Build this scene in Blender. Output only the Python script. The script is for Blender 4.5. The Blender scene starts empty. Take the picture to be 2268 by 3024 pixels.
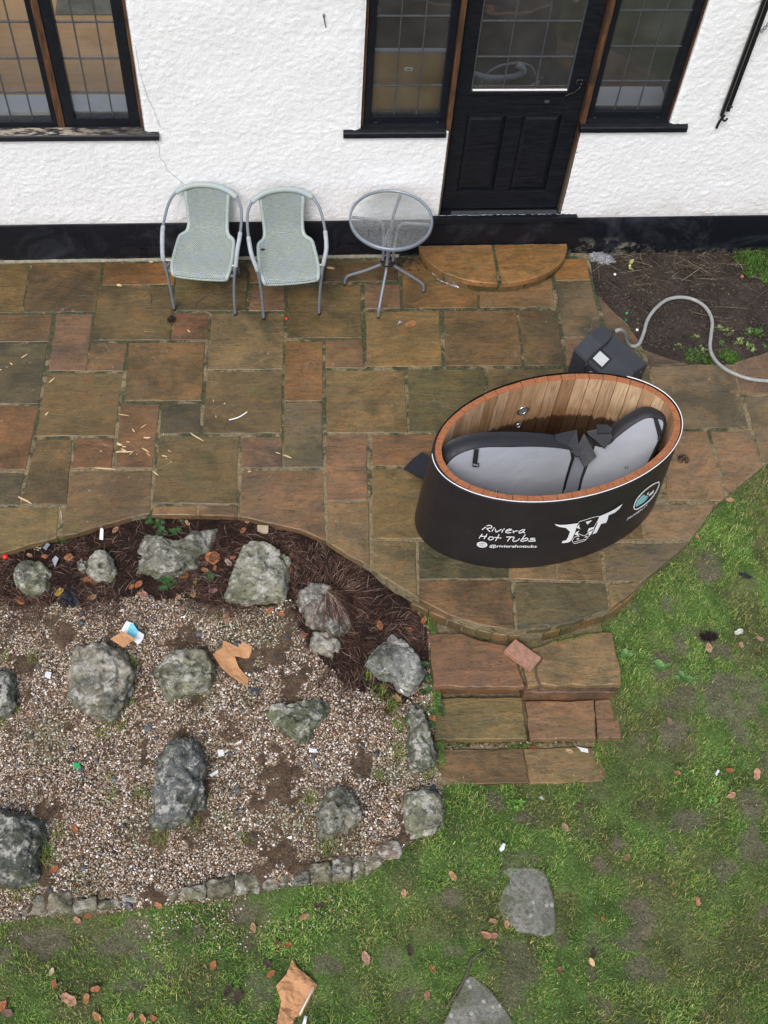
import bpy, bmesh, math, random
import numpy as np
from mathutils import Vector, noise as mnoise
from mathutils.geometry import tessellate_polygon
random.seed(7); rng = np.random.default_rng(7)
C = bpy.context.scene.collection
SC = bpy.context.scene
# ------------------------------------------------------------------ camera
CAM_H = 6.3; FPX = 3385.29
def cam_axes(p, yaw, roll):
    f = np.array([math.cos(p)*math.sin(yaw), math.cos(p)*math.cos(yaw), -math.sin(p)])
    r = np.array([math.cos(yaw), -math.sin(yaw), 0.0]); d = np.cross(f, r)
    c, s = math.cos(roll), math.sin(roll)
    return c*r+s*d, -s*r+c*d, f
AX = cam_axes(math.radians(57.70262), math.radians(9.42784), math.radians(-5.97428))
cam = bpy.data.cameras.new('camera'); camo = bpy.data.objects.new('camera', cam); C.objects.link(camo)
from mathutils import Matrix
R_, D_, F_ = AX
camo.matrix_world = Matrix(((R_[0], -D_[0], -F_[0], 0), (R_[1], -D_[1], -F_[1], 0), (R_[2], -D_[2], -F_[2], CAM_H), (0, 0, 0, 1)))
cam.sensor_fit = 'VERTICAL'; cam.sensor_height = 36.0; cam.lens = FPX/3024*36.0
cam.clip_start = 0.1; cam.clip_end = 300
SC.camera = camo
# ------------------------------------------------------------------ light
SUN_EL, SUN_AZ = 52.0, 205.0       # degrees; azimuth from +y clockwise
w = bpy.data.worlds.new('World'); SC.world = w; w.use_nodes = True
nt = w.node_tree; bg = nt.nodes['Background']
sky = nt.nodes.new('ShaderNodeTexSky'); sky.sky_type = 'NISHITA'; sky.sun_disc = False
sky.sun_elevation = math.radians(SUN_EL); sky.sun_rotation = math.radians(SUN_AZ)
sky.air_density = 1.0; sky.dust_density = 3.0; sky.ozone_density = 1.0
hs = nt.nodes.new('ShaderNodeHueSaturation'); hs.inputs['Saturation'].default_value = 0.75
nt.links.new(sky.outputs[0], hs.inputs['Color']); nt.links.new(hs.outputs[0], bg.inputs[0])
bg.inputs[1].default_value = 0.12
sun = bpy.data.lights.new('sun', 'SUN'); sun.energy = 1.5; sun.angle = math.radians(24); sun.color = (1, .97, .93)
suno = bpy.data.objects.new('sun', sun); C.objects.link(suno)
el, az = math.radians(SUN_EL), math.radians(SUN_AZ)
sd = Vector((math.sin(az)*math.cos(el), math.cos(az)*math.cos(el), math.sin(el)))
suno.rotation_euler = sd.to_track_quat('Z', 'Y').to_euler()
SC.view_settings.view_transform = 'Standard'; SC.view_settings.look = 'None'
SC.view_settings.gamma = 1.0; SC.view_settings.exposure = 0.43
SC.view_settings.use_curve_mapping = False
SC.render.engine = 'CYCLES'; SC.cycles.max_bounces = 8; SC.cycles.transparent_max_bounces = 12

# ------------------------------------------------------------------ pixel of the photo (2268x3024) -> point on a real surface
def ray(px, py): return R_*((px-1134)/FPX) + D_*((py-1512)/FPX) + F_
def onz(px, py, z=0.0):
    d = ray(px, py); t = (z-CAM_H)/d[2]; return Vector((d[0]*t, d[1]*t, z))
def ony(px, py, y):
    d = ray(px, py); t = y/d[1]; return Vector((d[0]*t, y, CAM_H+d[2]*t))
def zm(x0, y0, s): return lambda x, y: (x0+x*s, y0+y*s)
Z4 = zm(0, 700, .68354); Z5 = zm(1134, 700, .68354); Z6 = zm(0, 1500, .68354); Z7 = zm(1134, 1500, .68354)
Z8 = zm(0, 2224, .68354); Z9 = zm(1134, 2224, .68354); ZB = zm(1600, 740, .40265); ZT = zm(1180, 1060, .5425)
ZU = zm(1250, 1100, .48222); ZS = zm(150, 1150, .30139); ZR = zm(1180, 1820, .434); ZE = zm(980, 500, .48222)
ZC = zm(460, 500, .31344); ZN = zm(0, 1560, .30139); ZM = zm(350, 1530, .36167); ZK = zm(960, 1650, .30139); ZX = zm(1700, 700, .34237)

# ------------------------------------------------------------------ objects
def props(o, label=None, cat=None, group=None, kind=None):
    if label: o['label'] = label
    if cat: o['category'] = cat
    if group: o['group'] = group
    if kind: o['kind'] = kind
    return o
def link(name, me, mats=(), parent=None):
    if mats:
        for m in (mats if isinstance(mats, (list, tuple)) else [mats]): me.materials.append(m)
    o = bpy.data.objects.new(name, me); C.objects.link(o)
    if parent: o.parent = parent
    return o
def mesh(name, vs, fs, mats, parent=None, smooth=False, fm=None):
    me = bpy.data.meshes.new(name); me.from_pydata([tuple(v) for v in vs], [], fs)
    if smooth: me.shade_smooth()
    o = link(name, me, mats, parent)
    if fm is not None: me.polygons.foreach_set('material_index', fm)
    me.update(); return o
def bobj(name, bm, mats, parent=None, smooth=False):
    me = bpy.data.meshes.new(name); bm.to_mesh(me); bm.free()
    if smooth: me.shade_smooth()
    return link(name, me, mats, parent)
def thing(name, label, cat, group=None, loc=(0, 0, 0), rot=0):
    o = bpy.data.objects.new(name, None); C.objects.link(o); o.location = loc; o.rotation_euler = (0, 0, rot)
    o.empty_display_size = .1
    return props(o, label, cat, group)
def fastmesh(name, V, F, mats, parent=None, col=None, smooth=False):
    """V (n,3), F (m,k) arrays of one polygon size or list of such."""
    Fs = F if isinstance(F, list) else [F]
    me = bpy.data.meshes.new(name); me.vertices.add(len(V)); me.vertices.foreach_set('co', np.asarray(V, np.float32).ravel())
    nl = sum(f.size for f in Fs); npoly = sum(len(f) for f in Fs)
    me.loops.add(nl); me.loops.foreach_set('vertex_index', np.concatenate([f.ravel() for f in Fs]).astype(np.int32))
    tot = np.concatenate([np.full(len(f), f.shape[1]) for f in Fs]); st = np.concatenate([[0], np.cumsum(tot)[:-1]])
    me.polygons.add(npoly); me.polygons.foreach_set('loop_start', st.astype(np.int32)); me.polygons.foreach_set('loop_total', tot.astype(np.int32))
    me.polygons.foreach_set('use_smooth', np.full(npoly, smooth))
    me.update(calc_edges=True)
    if col is not None:
        a = me.attributes.new('Col', 'FLOAT_COLOR', 'POINT')
        c = np.ones((len(V), 4), np.float32); c[:, :col.shape[1]] = col; a.data.foreach_set('color', c.ravel())
    return link(name, me, mats, parent)
def add_box(bm, x0, x1, y0, y1, z0, z1, bev=0.0):
    r = bmesh.ops.create_cube(bm, size=1.0)
    for v in r['verts']:
        v.co = Vector((x0+(v.co.x+.5)*(x1-x0), y0+(v.co.y+.5)*(y1-y0), z0+(v.co.z+.5)*(z1-z0)))
    if bev > 0:
        es = set(e for v in r['verts'] for e in v.link_edges)
        bmesh.ops.bevel(bm, geom=list(es), offset=bev, segments=2, affect='EDGES', profile=.6)
def box(name, x0, x1, y0, y1, z0, z1, m, parent=None, bev=0.0):
    bm = bmesh.new(); add_box(bm, x0, x1, y0, y1, z0, z1, bev); return bobj(name, bm, m, parent)
def catmull(P, n=6, closed=False):
    P = [Vector(p) for p in P]; out = []; L = len(P)
    rngi = range(L if closed else L-1)
    for i in rngi:
        if closed: a, b, c, d = P[(i-1) % L], P[i], P[(i+1) % L], P[(i+2) % L]
        else: a, b, c, d = P[max(i-1, 0)], P[i], P[i+1], P[min(i+2, L-1)]
        for k in range(n):
            t = k/n
            out.append(.5*((2*b)+(c-a)*t+(2*a-5*b+4*c-d)*t*t+(3*b-a-3*c+d)*t**3))
    if not closed: out.append(P[-1])
    return out
def tube_geo(path, r, seg=10, closed=False, cap=True):
    path = [Vector(p) for p in path]; n = len(path); V = []; F = []
    rr = r if callable(r) else (lambda i: r)
    T = []
    for i in range(n):
        a = path[(i-1) % n] if (closed or i > 0) else path[i]; b = path[(i+1) % n] if (closed or i < n-1) else path[i]
        T.append((b-a).normalized())
    up = Vector((0, 0, 1)) if abs(T[0].z) < .9 else Vector((1, 0, 0))
    u = T[0].cross(up).normalized()
    for i in range(n):
        u = (u-T[i]*u.dot(T[i])).normalized(); v = T[i].cross(u)
        for k in range(seg):
            a = 2*math.pi*k/seg; V.append(path[i]+(u*math.cos(a)+v*math.sin(a))*rr(i))
    m = n if closed else n-1
    for i in range(m):
        for k in range(seg):
            j = (i+1) % n; F.append((i*seg+k, i*seg+(k+1) % seg, j*seg+(k+1) % seg, j*seg+k))
    if cap and not closed:
        F.append(tuple(range(seg))[::-1]); F.append(tuple(range((n-1)*seg, n*seg)))
    return V, F
def tube(name, path, r, m, parent=None, seg=10, closed=False):
    V, F = tube_geo(path, r, seg, closed); return mesh(name, V, F, m, parent, smooth=True)
def inpoly(x, y, P):
    x = np.asarray(x); y = np.asarray(y); r = np.zeros(x.shape, bool); n = len(P)
    for i in range(n):
        x1, y1 = P[i][0], P[i][1]; x2, y2 = P[(i+1) % n][0], P[(i+1) % n][1]
        if y1 == y2: continue
        c = ((y1 > y) != (y2 > y)) & (x < (x2-x1)*(y-y1)/(y2-y1)+x1); r ^= c
    return r
def vnoise(x, y, seed=0):
    xi = np.floor(x).astype(np.int64); yi = np.floor(y).astype(np.int64); xf = x-xi; yf = y-yi
    u = xf*xf*xf*(xf*(xf*6-15)+10); v = yf*yf*yf*(yf*(yf*6-15)+10)
    def h(a, b):
        n = (a*374761393+b*668265263+seed*1274126177) & 0xffffffff
        n = ((n ^ (n >> 13))*1274126177) & 0xffffffff
        return ((n ^ (n >> 16)) & 0xffffff)/float(0xffffff)
    return (h(xi, yi)*(1-u)+h(xi+1, yi)*u)*(1-v)+(h(xi, yi+1)*(1-u)+h(xi+1, yi+1)*u)*v
def fbm(x, y, seed=0, o=4):
    s = 0; a = .5; t = 0
    for i in range(o):
        s = s+a*vnoise(x*2**i+13.7*i, y*2**i-7.3*i, seed+i); t += a; a *= .5
    return s/t

# ------------------------------------------------------------------ materials
class NT:
    def __init__(s, name):
        s.m = bpy.data.materials.new(name); s.m.use_nodes = True; s.t = s.m.node_tree; s.b = s.t.nodes['Principled BSDF']
        s.out = s.t.nodes['Material Output']
    def n(s, ty, **kw):
        nd = s.t.nodes.new('ShaderNode'+ty)
        for k, v in kw.items(): setattr(nd, k, v)
        return nd
    def put(s, sock, v):
        if isinstance(v, bpy.types.NodeSocket): s.t.links.new(v, sock)
        elif v is not None:
            if hasattr(sock.default_value, '__len__') and not hasattr(v, '__len__'): v = [v]*len(sock.default_value)
            if hasattr(v, '__len__') and len(sock.default_value) == 4 and len(v) == 3: v = (*v, 1)
            sock.default_value = v
    def noise(s, vec, sc, det=4, rough=.5, dist=0, col=False):
        nd = s.n('TexNoise'); s.put(nd.inputs['Vector'], vec); nd.inputs['Scale'].default_value = sc; nd.inputs['Detail'].default_value = det
        nd.inputs['Roughness'].default_value = rough; nd.inputs['Distortion'].default_value = dist
        return nd.outputs['Color' if col else 'Fac']
    def vor(s, vec, sc, feat='F1', out='Distance', rnd=1.0):
        nd = s.n('TexVoronoi', feature=feat); s.put(nd.inputs['Vector'], vec); nd.inputs['Scale'].default_value = sc; nd.inputs['Randomness'].default_value = rnd
        return nd.outputs[out]
    def ramp(s, fac, lo, hi, a=0.0, b=1.0):
        nd = s.n('MapRange'); s.put(nd.inputs[0], fac); nd.inputs[1].default_value = lo; nd.inputs[2].default_value = hi
        nd.inputs[3].default_value = a; nd.inputs[4].default_value = b; return nd.outputs[0]
    def mix(s, f, a, b, mode='MIX'):
        nd = s.n('MixRGB', blend_type=mode); s.put(nd.inputs[0], f); s.put(nd.inputs[1], a); s.put(nd.inputs[2], b); return nd.outputs[0]
    def math(s, op, a, b=None):
        nd = s.n('Math', operation=op); s.put(nd.inputs[0], a); s.put(nd.inputs[1], b if b is not None else None) if b is not None else None
        return nd.outputs[0]
    def vec(s, co='Object', scale=(1, 1, 1), off=None, rot=(0, 0, 0)):
        tc = s.n('TexCoord'); mp = s.n('Mapping'); s.t.links.new(tc.outputs[co], mp.inputs[0])
        mp.inputs['Scale'].default_value = scale; mp.inputs['Rotation'].default_value = rot
        if off is not None: s.put(mp.inputs['Location'], off)
        return mp.outputs[0]
    def rnd(s, k=37.0):
        oi = s.n('ObjectInfo'); return s.math('MULTIPLY', oi.outputs['Random'], k)
    def ocol(s): return s.n('ObjectInfo').outputs['Color']
    def acol(s):
        a = s.n('Attribute'); a.attribute_name = 'Col'; return a.outputs['Color']
    def bump(s, h, dist=.01, st=1.0, nrm=None):
        nd = s.n('Bump'); s.put(nd.inputs['Height'], h); nd.inputs['Distance'].default_value = dist; nd.inputs['Strength'].default_value = st
        if nrm is not None: s.t.links.new(nrm, nd.inputs['Normal'])
        return nd.outputs[0]
    def fin(s, col, rough=.6, nrm=None, metal=0, spec=.5, **kw):
        s.put(s.b.inputs['Base Color'], col); s.put(s.b.inputs['Roughness'], rough); s.put(s.b.inputs['Metallic'], metal)
        s.put(s.b.inputs['Specular IOR Level'], spec)
        if nrm is not None: s.t.links.new(nrm, s.b.inputs['Normal'])
        for k, v in kw.items(): s.put(s.b.inputs[k], v)
        return s.m
def simple(name, col, rough=.6, metal=0, var=.15, sc=30, bump=0, spec=.5, **kw):
    s = NT(name); v = s.vec(); n = s.noise(v, sc, 5, .6)
    c = s.mix(s.ramp(n, .3, .7), [x*(1-var) for x in col], [min(1, x*(1+var)) for x in col])
    r = s.ramp(s.noise(v, sc*.4, 3), .3, .7, max(0, rough-.08), min(1, rough+.08))
    return s.fin(c, r, s.bump(n, bump) if bump else None, metal, spec, **kw)

def m_sandstone():
    s = NT('riven sandstone'); r = s.rnd(57.0)
    v = s.vec('Object', (1, 1, 1), off=r)
    vs = s.vec('Object', (1.0, 3.6, 1), off=r, rot=(0, 0, .12))
    base = s.ocol()
    n1 = s.noise(vs, 3.2, 6, .62, 1.2); n2 = s.noise(v, 2.2, 5, .6, .6); n3 = s.noise(vs, 16, 6, .65, 1.0); n4 = s.noise(v, 60, 4, .7)
    oi_ = s.n('ObjectInfo'); rr_ = s.ramp(oi_.outputs['Random'], 0, 1, -.09, .09); n2 = s.math('ADD', n2, rr_)
    c = s.mix(s.ramp(n1, .38, .66), base, s.mix(1, base, (1.6, 1.38, 1.08), 'MULTIPLY'))
    c = s.mix(s.ramp(n2, .48, .66, 0, .8), c, s.mix(1, base, (.48, .55, .55), 'MULTIPLY'))
    c = s.mix(s.ramp(s.noise(v, 3.0, 6, .7, 1.0), .56, .66, 0, .5), c, (.13, .115, .04))
    c = s.mix(s.ramp(s.noise(v, 4.5, 5, .65, 2.0), .57, .72, 0, .75), c, s.mix(1, base, (1.5, 1.0, .7), 'MULTIPLY'))
    c = s.mix(s.ramp(n3, .5, .7, 0, .55), c, (.028, .025, .016))
    c = s.mix(s.ramp(s.noise(v, 7, 6, .7, .5), .56, .74, 0, .5), c, (.05, .058, .018))
    c = s.mix(s.ramp(s.vor(v, 34), .10, .17, .55, 0), c, (.02, .02, .015))
    c = s.mix(s.math('MULTIPLY', s.ramp(s.vor(v, 11), .06, .09, .6, 0), s.ramp(s.noise(v, 1.7, 2), .56, .6)), c, (.33, .32, .25))
    c = s.mix(s.ramp(n4, .3, .75, 0, .35), c, s.mix(1, c, (1.7, 1.65, 1.5), 'MULTIPLY'))
    # thin riven ledges, their highlights painted in as pale lines
    wl_ = s.n('TexWave', wave_type='BANDS', bands_direction='Y'); s.put(wl_.inputs['Vector'], v); wl_.inputs['Scale'].default_value = .7; wl_.inputs['Distortion'].default_value = 17; wl_.inputs['Detail'].default_value = 5; wl_.inputs['Detail Scale'].default_value = 1.6
    lt = s.math('MULTIPLY', s.ramp(wl_.outputs['Fac'], .455, .48), s.ramp(wl_.outputs['Fac'], .505, .48)); lt = s.math('MULTIPLY', lt, s.ramp(s.noise(v, 2.7, 4, .6), .53, .6, 0, .55))
    c = s.mix(lt, c, (.34, .29, .25))
    wv = s.n('TexWave', wave_type='BANDS', bands_direction='Y'); s.put(wv.inputs['Vector'], v); wv.inputs['Scale'].default_value = 1.1
    wv.inputs['Distortion'].default_value = 22; wv.inputs['Detail'].default_value = 3.5; wv.inputs['Detail Scale'].default_value = 1.1
    led = s.ramp(wv.outputs['Fac'], .44, .5)
    h = s.math('ADD', s.math('MULTIPLY', n1, .8), s.math('MULTIPLY', n3, .35))
    h = s.math('ADD', h, s.math('MULTIPLY', s.math('MULTIPLY', led, s.ramp(n2, .47, .6)), .16)); h = s.math('ADD', h, s.math('MULTIPLY', n4, .07))
    edge = s.math('MULTIPLY', s.ramp(wv.outputs['Fac'], .46, .475), s.ramp(wv.outputs['Fac'], .5, .485))
    c = s.mix(s.math('MULTIPLY', edge, s.ramp(n2, .5, .62, 0, .3)), c, (.03, .026, .018))
    c = s.mix(s.ramp(s.noise(v, 1.6, 6, .7, 1.5), .48, .6, 0, .5), c, s.mix(1, c, (.52, .55, .5), 'MULTIPLY'))
    c = s.mix(s.ramp(s.noise(vs, 34, 5, .75, .6), .52, .72, 0, .5), c, s.mix(1, c, (2.0, 1.8, 1.5), 'MULTIPLY'))
    c = s.mix(s.ramp(s.noise(vs, 26, 5, .75, .6), .54, .7, 0, .6), c, s.mix(1, c, (.4, .4, .4), 'MULTIPLY'))
    ro = s.ramp(n2, .35, .65, .28, .52)
    return s.fin(c, ro, s.bump(h, .011, .9), spec=.4)
def m_mortar():
    s = NT('mortar'); v = s.vec(); n = s.noise(v, 5, 6, .7, 1); n2 = s.noise(v, 40, 4, .7)
    c = s.mix(s.ramp(n2, .35, .65), (.14, .11, .062), (.30, .24, .135))
    sx = s.n('SeparateXYZ'); s.put(sx.inputs[0], v); moss = s.math('ADD', n, s.ramp(sx.outputs['Y'], 3.9, 5.6, -.05, .09))
    c = s.mix(s.ramp(moss, .49, .57), c, s.mix(s.ramp(n2, .4, .6), (.04, .04, .022), (.075, .085, .035)))
    c = s.mix(s.ramp(s.noise(v, 9, 5, .7), .58, .7, 0, .8), c, (.07, .10, .025))
    return s.fin(c, .9, s.bump(s.noise(v, 60, 5, .7), .012, 1))
def m_stucco():
    s = NT('white roughcast render'); v = s.vec()
    n = s.noise(v, 70, 4, .6, .4); d = s.noise(v, 1.3, 5, .65, .5); f = s.noise(v, 7, 5, .7)
    c = s.mix(s.ramp(d, .52, .8, 0, .35), (.85, .855, .87), (.72, .725, .74))
    c = s.mix(s.ramp(f, .62, .8, 0, .3), c, (.52, .52, .5))
    sx = s.n('SeparateXYZ'); s.put(sx.inputs[0], v)
    stk = s.noise(s.vec('Object', (9, 9, .7)), 1.6, 5, .7); c = s.mix(s.ramp(stk, .55, .75, 0, .16), c, (.56, .55, .52)); c = s.mix(s.math('MULTIPLY', s.ramp(sx.outputs['Z'], .36, .46, 1, 0), s.ramp(s.noise(v, 6, 5, .7), .4, .7, 0, .4)), c, (.5, .48, .42))
    low = s.math('MULTIPLY', s.ramp(sx.outputs['Z'], .36, .62, 1, 0), s.ramp(sx.outputs['X'], 2.0, 3.4))
    c = s.mix(s.math('MULTIPLY', low, s.ramp(s.noise(v, 4, 5, .7), .4, .65, 0, .7)), c, (.42, .34, .25))
    return s.fin(c, .75, s.bump(n, .006, .8), spec=.3)
def m_paint():
    s = NT('black gloss paint'); v = s.vec(); vg = s.vec('Object', (3, 3, 60))
    n = s.noise(v, 6, 5, .65, .5)
    c = s.mix(s.ramp(n, .5, .75), (.005, .006, .010), (.016, .019, .028))
    c = s.mix(s.ramp(s.noise(v, 30, 5, .8), .68, .74, 0, .5), c, (.14, .14, .13))
    return s.fin(c, s.ramp(n, .4, .7, .3, .55), s.bump(s.noise(v, 25, 3), .002, .6), spec=.4)
def m_plinth():
    s = NT('black plinth paint'); v = s.vec(); n = s.noise(v, 2.2, 6, .7, .6)
    c = s.mix(s.ramp(n, .5, .72), (.007, .008, .012), (.035, .04, .05))
    sx = s.n('SeparateXYZ'); s.put(sx.inputs[0], v)
    low = s.math('MULTIPLY', s.ramp(sx.outputs['Z'], .03, .17, 1, 0), s.math('MULTIPLY', s.ramp(sx.outputs['X'], 2.2, 2.35), s.ramp(sx.outputs['X'], 3.0, 2.7)))
    c = s.mix(s.math('MULTIPLY', low, s.ramp(s.noise(v, 9, 6, .75), .52, .6)), c, s.mix(s.noise(v, 30), (.08, .08, .055), (.36, .34, .29)))
    low2 = s.ramp(sx.outputs['Z'], .0, .035, 1, 0)
    c = s.mix(s.math('MULTIPLY', low2, s.ramp(s.noise(v, 14, 6, .75), .5, .58, 0, .8)), c, (.12, .12, .07))
    return s.fin(c, s.ramp(n, .4, .7, .3, .5), s.bump(s.noise(v, 5, 6, .6), .012, .8), spec=.25)
def m_wood_black():
    s = NT('black stained timber'); v = s.vec('Object', (1.5, 20, 14)); n = s.noise(v, 6, 6, .7)
    v2 = s.vec('Object', (3, 25, 25)); m = s.noise(v2, 2.4, 6, .8)
    c = s.mix(s.ramp(n, .4, .7), (.005, .006, .009), (.014, .016, .021))
    c = s.mix(s.ramp(m, .66, .74, 0, .45), c, (.11, .105, .095))
    return s.fin(c, .45, s.bump(n, .002, .5), spec=.22)
def m_sill():
    s = NT('peeling black sill paint'); v2 = s.vec('Object', (2.4, 12, 12)); m = s.noise(v2, 4, 6, .75); w = s.noise(s.vec(), 3, 3)
    sx = s.n('SeparateXYZ'); s.put(sx.inputs[0], s.vec())
    up = s.ramp(sx.outputs['Z'], 1.158, 1.163)
    c = s.mix(s.math('MULTIPLY', s.math('MULTIPLY', s.ramp(m, .47, .54), s.ramp(sx.outputs['X'], -.95, -1.35, .25, 1)), up), (.012, .013, .018), s.mix(w, (.3, .25, .18), (.42, .37, .3)))
    return s.fin(c, .55, s.bump(m, .003, .8), spec=.35)
def m_timber():
    s = NT('bare brown timber'); v = s.vec('Object', (25, 25, 2)); n = s.noise(v, 4, 6, .7)
    c = s.mix(s.ramp(n, .35, .65), (.03, .015, .01), (.15, .065, .027))
    c = s.mix(s.ramp(s.noise(s.vec(), 5, 5, .7), .5, .7), c, (.035, .02, .014))
    sx = s.n('SeparateXYZ'); s.put(sx.inputs[0], s.vec())
    c = s.mix(s.ramp(sx.outputs['Z'], 1.05, .85), c, s.mix(n, (.05, .035, .025), (.16, .13, .1)))
    return s.fin(c, .6, s.bump(n, .003))
def m_cedar(name='cedar stave', k=1.0, top=False):
    s = NT(name); r = s.rnd(91.0)
    v = s.vec('Object', (16, 16, 1.3), off=r) if not top else s.vec('Object', (10, 10, 10), off=r)
    n = s.noise(v, 2.4, 6, .65, 1.2); base = s.ocol()
    dark = s.mix(1, base, (.68, .6, .54), 'MULTIPLY')
    c = s.mix(s.ramp(n, .4, .72), s.mix(1, base, (1.35, 1.3, 1.25), 'MULTIPLY'), dark)
    if top:
        rr = s.noise(s.vec('Object', (1, 1, 1)), 40, 5, .7)
        c = s.mix(s.ramp(n, .3, .7), (.42, .16, .065), (.27, .095, .04))
        c = s.mix(s.ramp(rr, .55, .75), c, (.42, .2, .1))
        return s.fin(c, .42, s.bump(rr, .003), spec=.4)
    sx = s.n('SeparateXYZ'); s.put(sx.inputs[0], s.vec())
    tide = s.math('ADD', sx.outputs['Z'], s.math('MULTIPLY', s.noise(s.vec('Object', (30, 30, 3)), 1.6, 5, .8), .16))
    c = s.mix(s.ramp(tide, .42, .44, .85, 0), c, (.035, .014, .007))
    c = s.mix(s.math('MULTIPLY', s.ramp(tide, .5, .66, .7, 0), s.ramp(s.noise(s.vec(), 3, 3), .4, .6)), c, s.mix(1, c, (.6, .5, .42), 'MULTIPLY'))
    return s.fin(c, .55, s.bump(n, .002), spec=.35)
def m_rock():
    s = NT('limestone boulder'); r = s.rnd(31.0); v = s.vec('Object', off=r); base = s.ocol()
    n = s.noise(v, 7, 8, .68, .5); n2 = s.noise(v, 26, 6, .7); n3 = s.noise(v, 3.2, 6, .7, .8)
    c = s.mix(s.ramp(n, .36, .55), s.mix(1, base, (.42, .43, .39), 'MULTIPLY'), s.mix(1, base, (1.2, 1.17, 1.1), 'MULTIPLY'))
    c = s.mix(s.ramp(n3, .5, .62, 0, .7), c, s.mix(s.ramp(n2, .38, .62), (.035, .038, .035), (.16, .17, .155)))
    c = s.mix(s.ramp(s.noise(v, 15, 6, .75, .4), .42, .34, 0, .8), c, (.04, .04, .034))
    c = s.mix(s.math('MULTIPLY', s.ramp(s.noise(v, 9, 7, .8, .3), .49, .57, 0, .85), s.ramp(n2, .4, .52)), c, (.62, .60, .54))
    nm = s.n('NewGeometry'); sx = s.n('SeparateXYZ'); s.put(sx.inputs[0], nm.outputs['Normal'])
    side = s.ramp(sx.outputs['Z'], .35, .85, 1, 0)
    c = s.mix(s.math('MULTIPLY', s.math('MAXIMUM', side, s.ramp(s.noise(v, 4, 4), .55, .65)), s.ramp(s.noise(v, 14, 6, .75), .42, .62, 0, .8)), c, s.mix(n2, (.02, .028, .01), (.13, .14, .04)))
    h = s.math('ADD', n, s.math('MULTIPLY', n2, .45)); h = s.math('ADD', h, s.math('MULTIPLY', s.noise(v, 90, 4, .7), .12))
    return s.fin(c, .82, s.bump(h, .045, 1), spec=.25)
def m_ground():
    s = NT('soil and turf'); v = s.vec(); a = s.acol(); n = s.noise(v, 90, 5, .75); n2 = s.noise(v, 14, 5, .7)
    c = s.mix(s.ramp(n, .35, .7), s.mix(1, a, (.35, .35, .35), 'MULTIPLY'), s.mix(1, a, (1.5, 1.5, 1.5), 'MULTIPLY'))
    c = s.mix(s.ramp(n2, .4, .7, 0, .5), c, s.mix(1, c, (.55, .55, .55), 'MULTIPLY'))
    h = s.math('ADD', n2, s.math('MULTIPLY', n, .4))
    return s.fin(c, .9, s.bump(h, .03, 1), spec=.2)
def m_attr(name, rough=.6, spec=.4, trans=0, var=.25, sc=120):
    s = NT(name); a = s.acol(); n = s.noise(s.vec(), sc, 3)
    c = s.mix(s.ramp(n, .3, .7), s.mix(1, a, [1-var]*3, 'MULTIPLY'), s.mix(1, a, [1+var]*3, 'MULTIPLY'))
    if trans: s.put(s.b.inputs['Subsurface Weight'], 0)
    return s.fin(c, rough, None, 0, spec)
def m_glass(name, tint=(.92, .95, .95), refl=1.0):
    s = NT(name); t = s.t; tr = s.n('BsdfTransparent'); s.put(tr.inputs[0], tint); g = s.n('BsdfGlossy'); g.inputs['Roughness'].default_value = .02
    fr = s.n('Fresnel'); fr.inputs[0].default_value = 1.52; nz = s.noise(s.vec(), 2.5, 2); bp = s.bump(nz, .02, .25)
    t.links.new(bp, g.inputs['Normal']); mx = s.n('MixShader'); f = s.math('MULTIPLY', fr.outputs[0], 2.0*refl)
    t.links.new(f, mx.inputs[0]); df = s.n('BsdfDiffuse'); s.put(df.inputs[0], (.6, .62, .62)); md_ = s.n('MixShader'); s.put(md_.inputs[0], s.ramp(s.noise(s.vec(), 4, 4, .6), .3, .7, .025, .07)); t.links.new(tr.outputs[0], md_.inputs[1]); t.links.new(df.outputs[0], md_.inputs[2])  # thin diffuse haze mixed in to lift the dark panes
    t.links.new(md_.outputs[0], mx.inputs[1]); t.links.new(g.outputs[0], mx.inputs[2]); t.links.new(mx.outputs[0], s.out.inputs[0])
    return s.m
def m_tableglass():
    s = NT('rippled table glass'); t = s.t; tr = s.n('BsdfTransparent'); s.put(tr.inputs[0], (.95, .98, .985)); g = s.n('BsdfGlossy'); g.inputs['Roughness'].default_value = .06
    rf = s.n('BsdfRefraction'); rf.inputs['IOR'].default_value = 1.07; rf.inputs['Roughness'].default_value = .05; s.put(rf.inputs[0], (.95, .98, .99))
    bp = s.bump(s.vor(s.vec(), 75, 'SMOOTH_F1'), .006, 1); t.links.new(bp, rf.inputs['Normal'])
    m0 = s.n('MixShader'); m0.inputs[0].default_value = .18; t.links.new(tr.outputs[0], m0.inputs[1]); t.links.new(rf.outputs[0], m0.inputs[2])
    fr = s.n('Fresnel'); fr.inputs[0].default_value = 1.5; mx = s.n('MixShader'); t.links.new(s.math('MULTIPLY', fr.outputs[0], 1.7), mx.inputs[0])
    df = s.n('BsdfDiffuse'); s.put(df.inputs[0], (.8, .84, .85)); md_ = s.n('MixShader'); s.put(md_.inputs[0], s.ramp(s.vor(s.vec(), 60), .1, .6, .05, .15)); t.links.new(m0.outputs[0], md_.inputs[1]); t.links.new(df.outputs[0], md_.inputs[2])  # white diffuse haze mixed in to brighten the table top
    t.links.new(md_.outputs[0], mx.inputs[1]); t.links.new(g.outputs[0], mx.inputs[2]); t.links.new(mx.outputs[0], s.out.inputs[0]); return s.m
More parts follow.
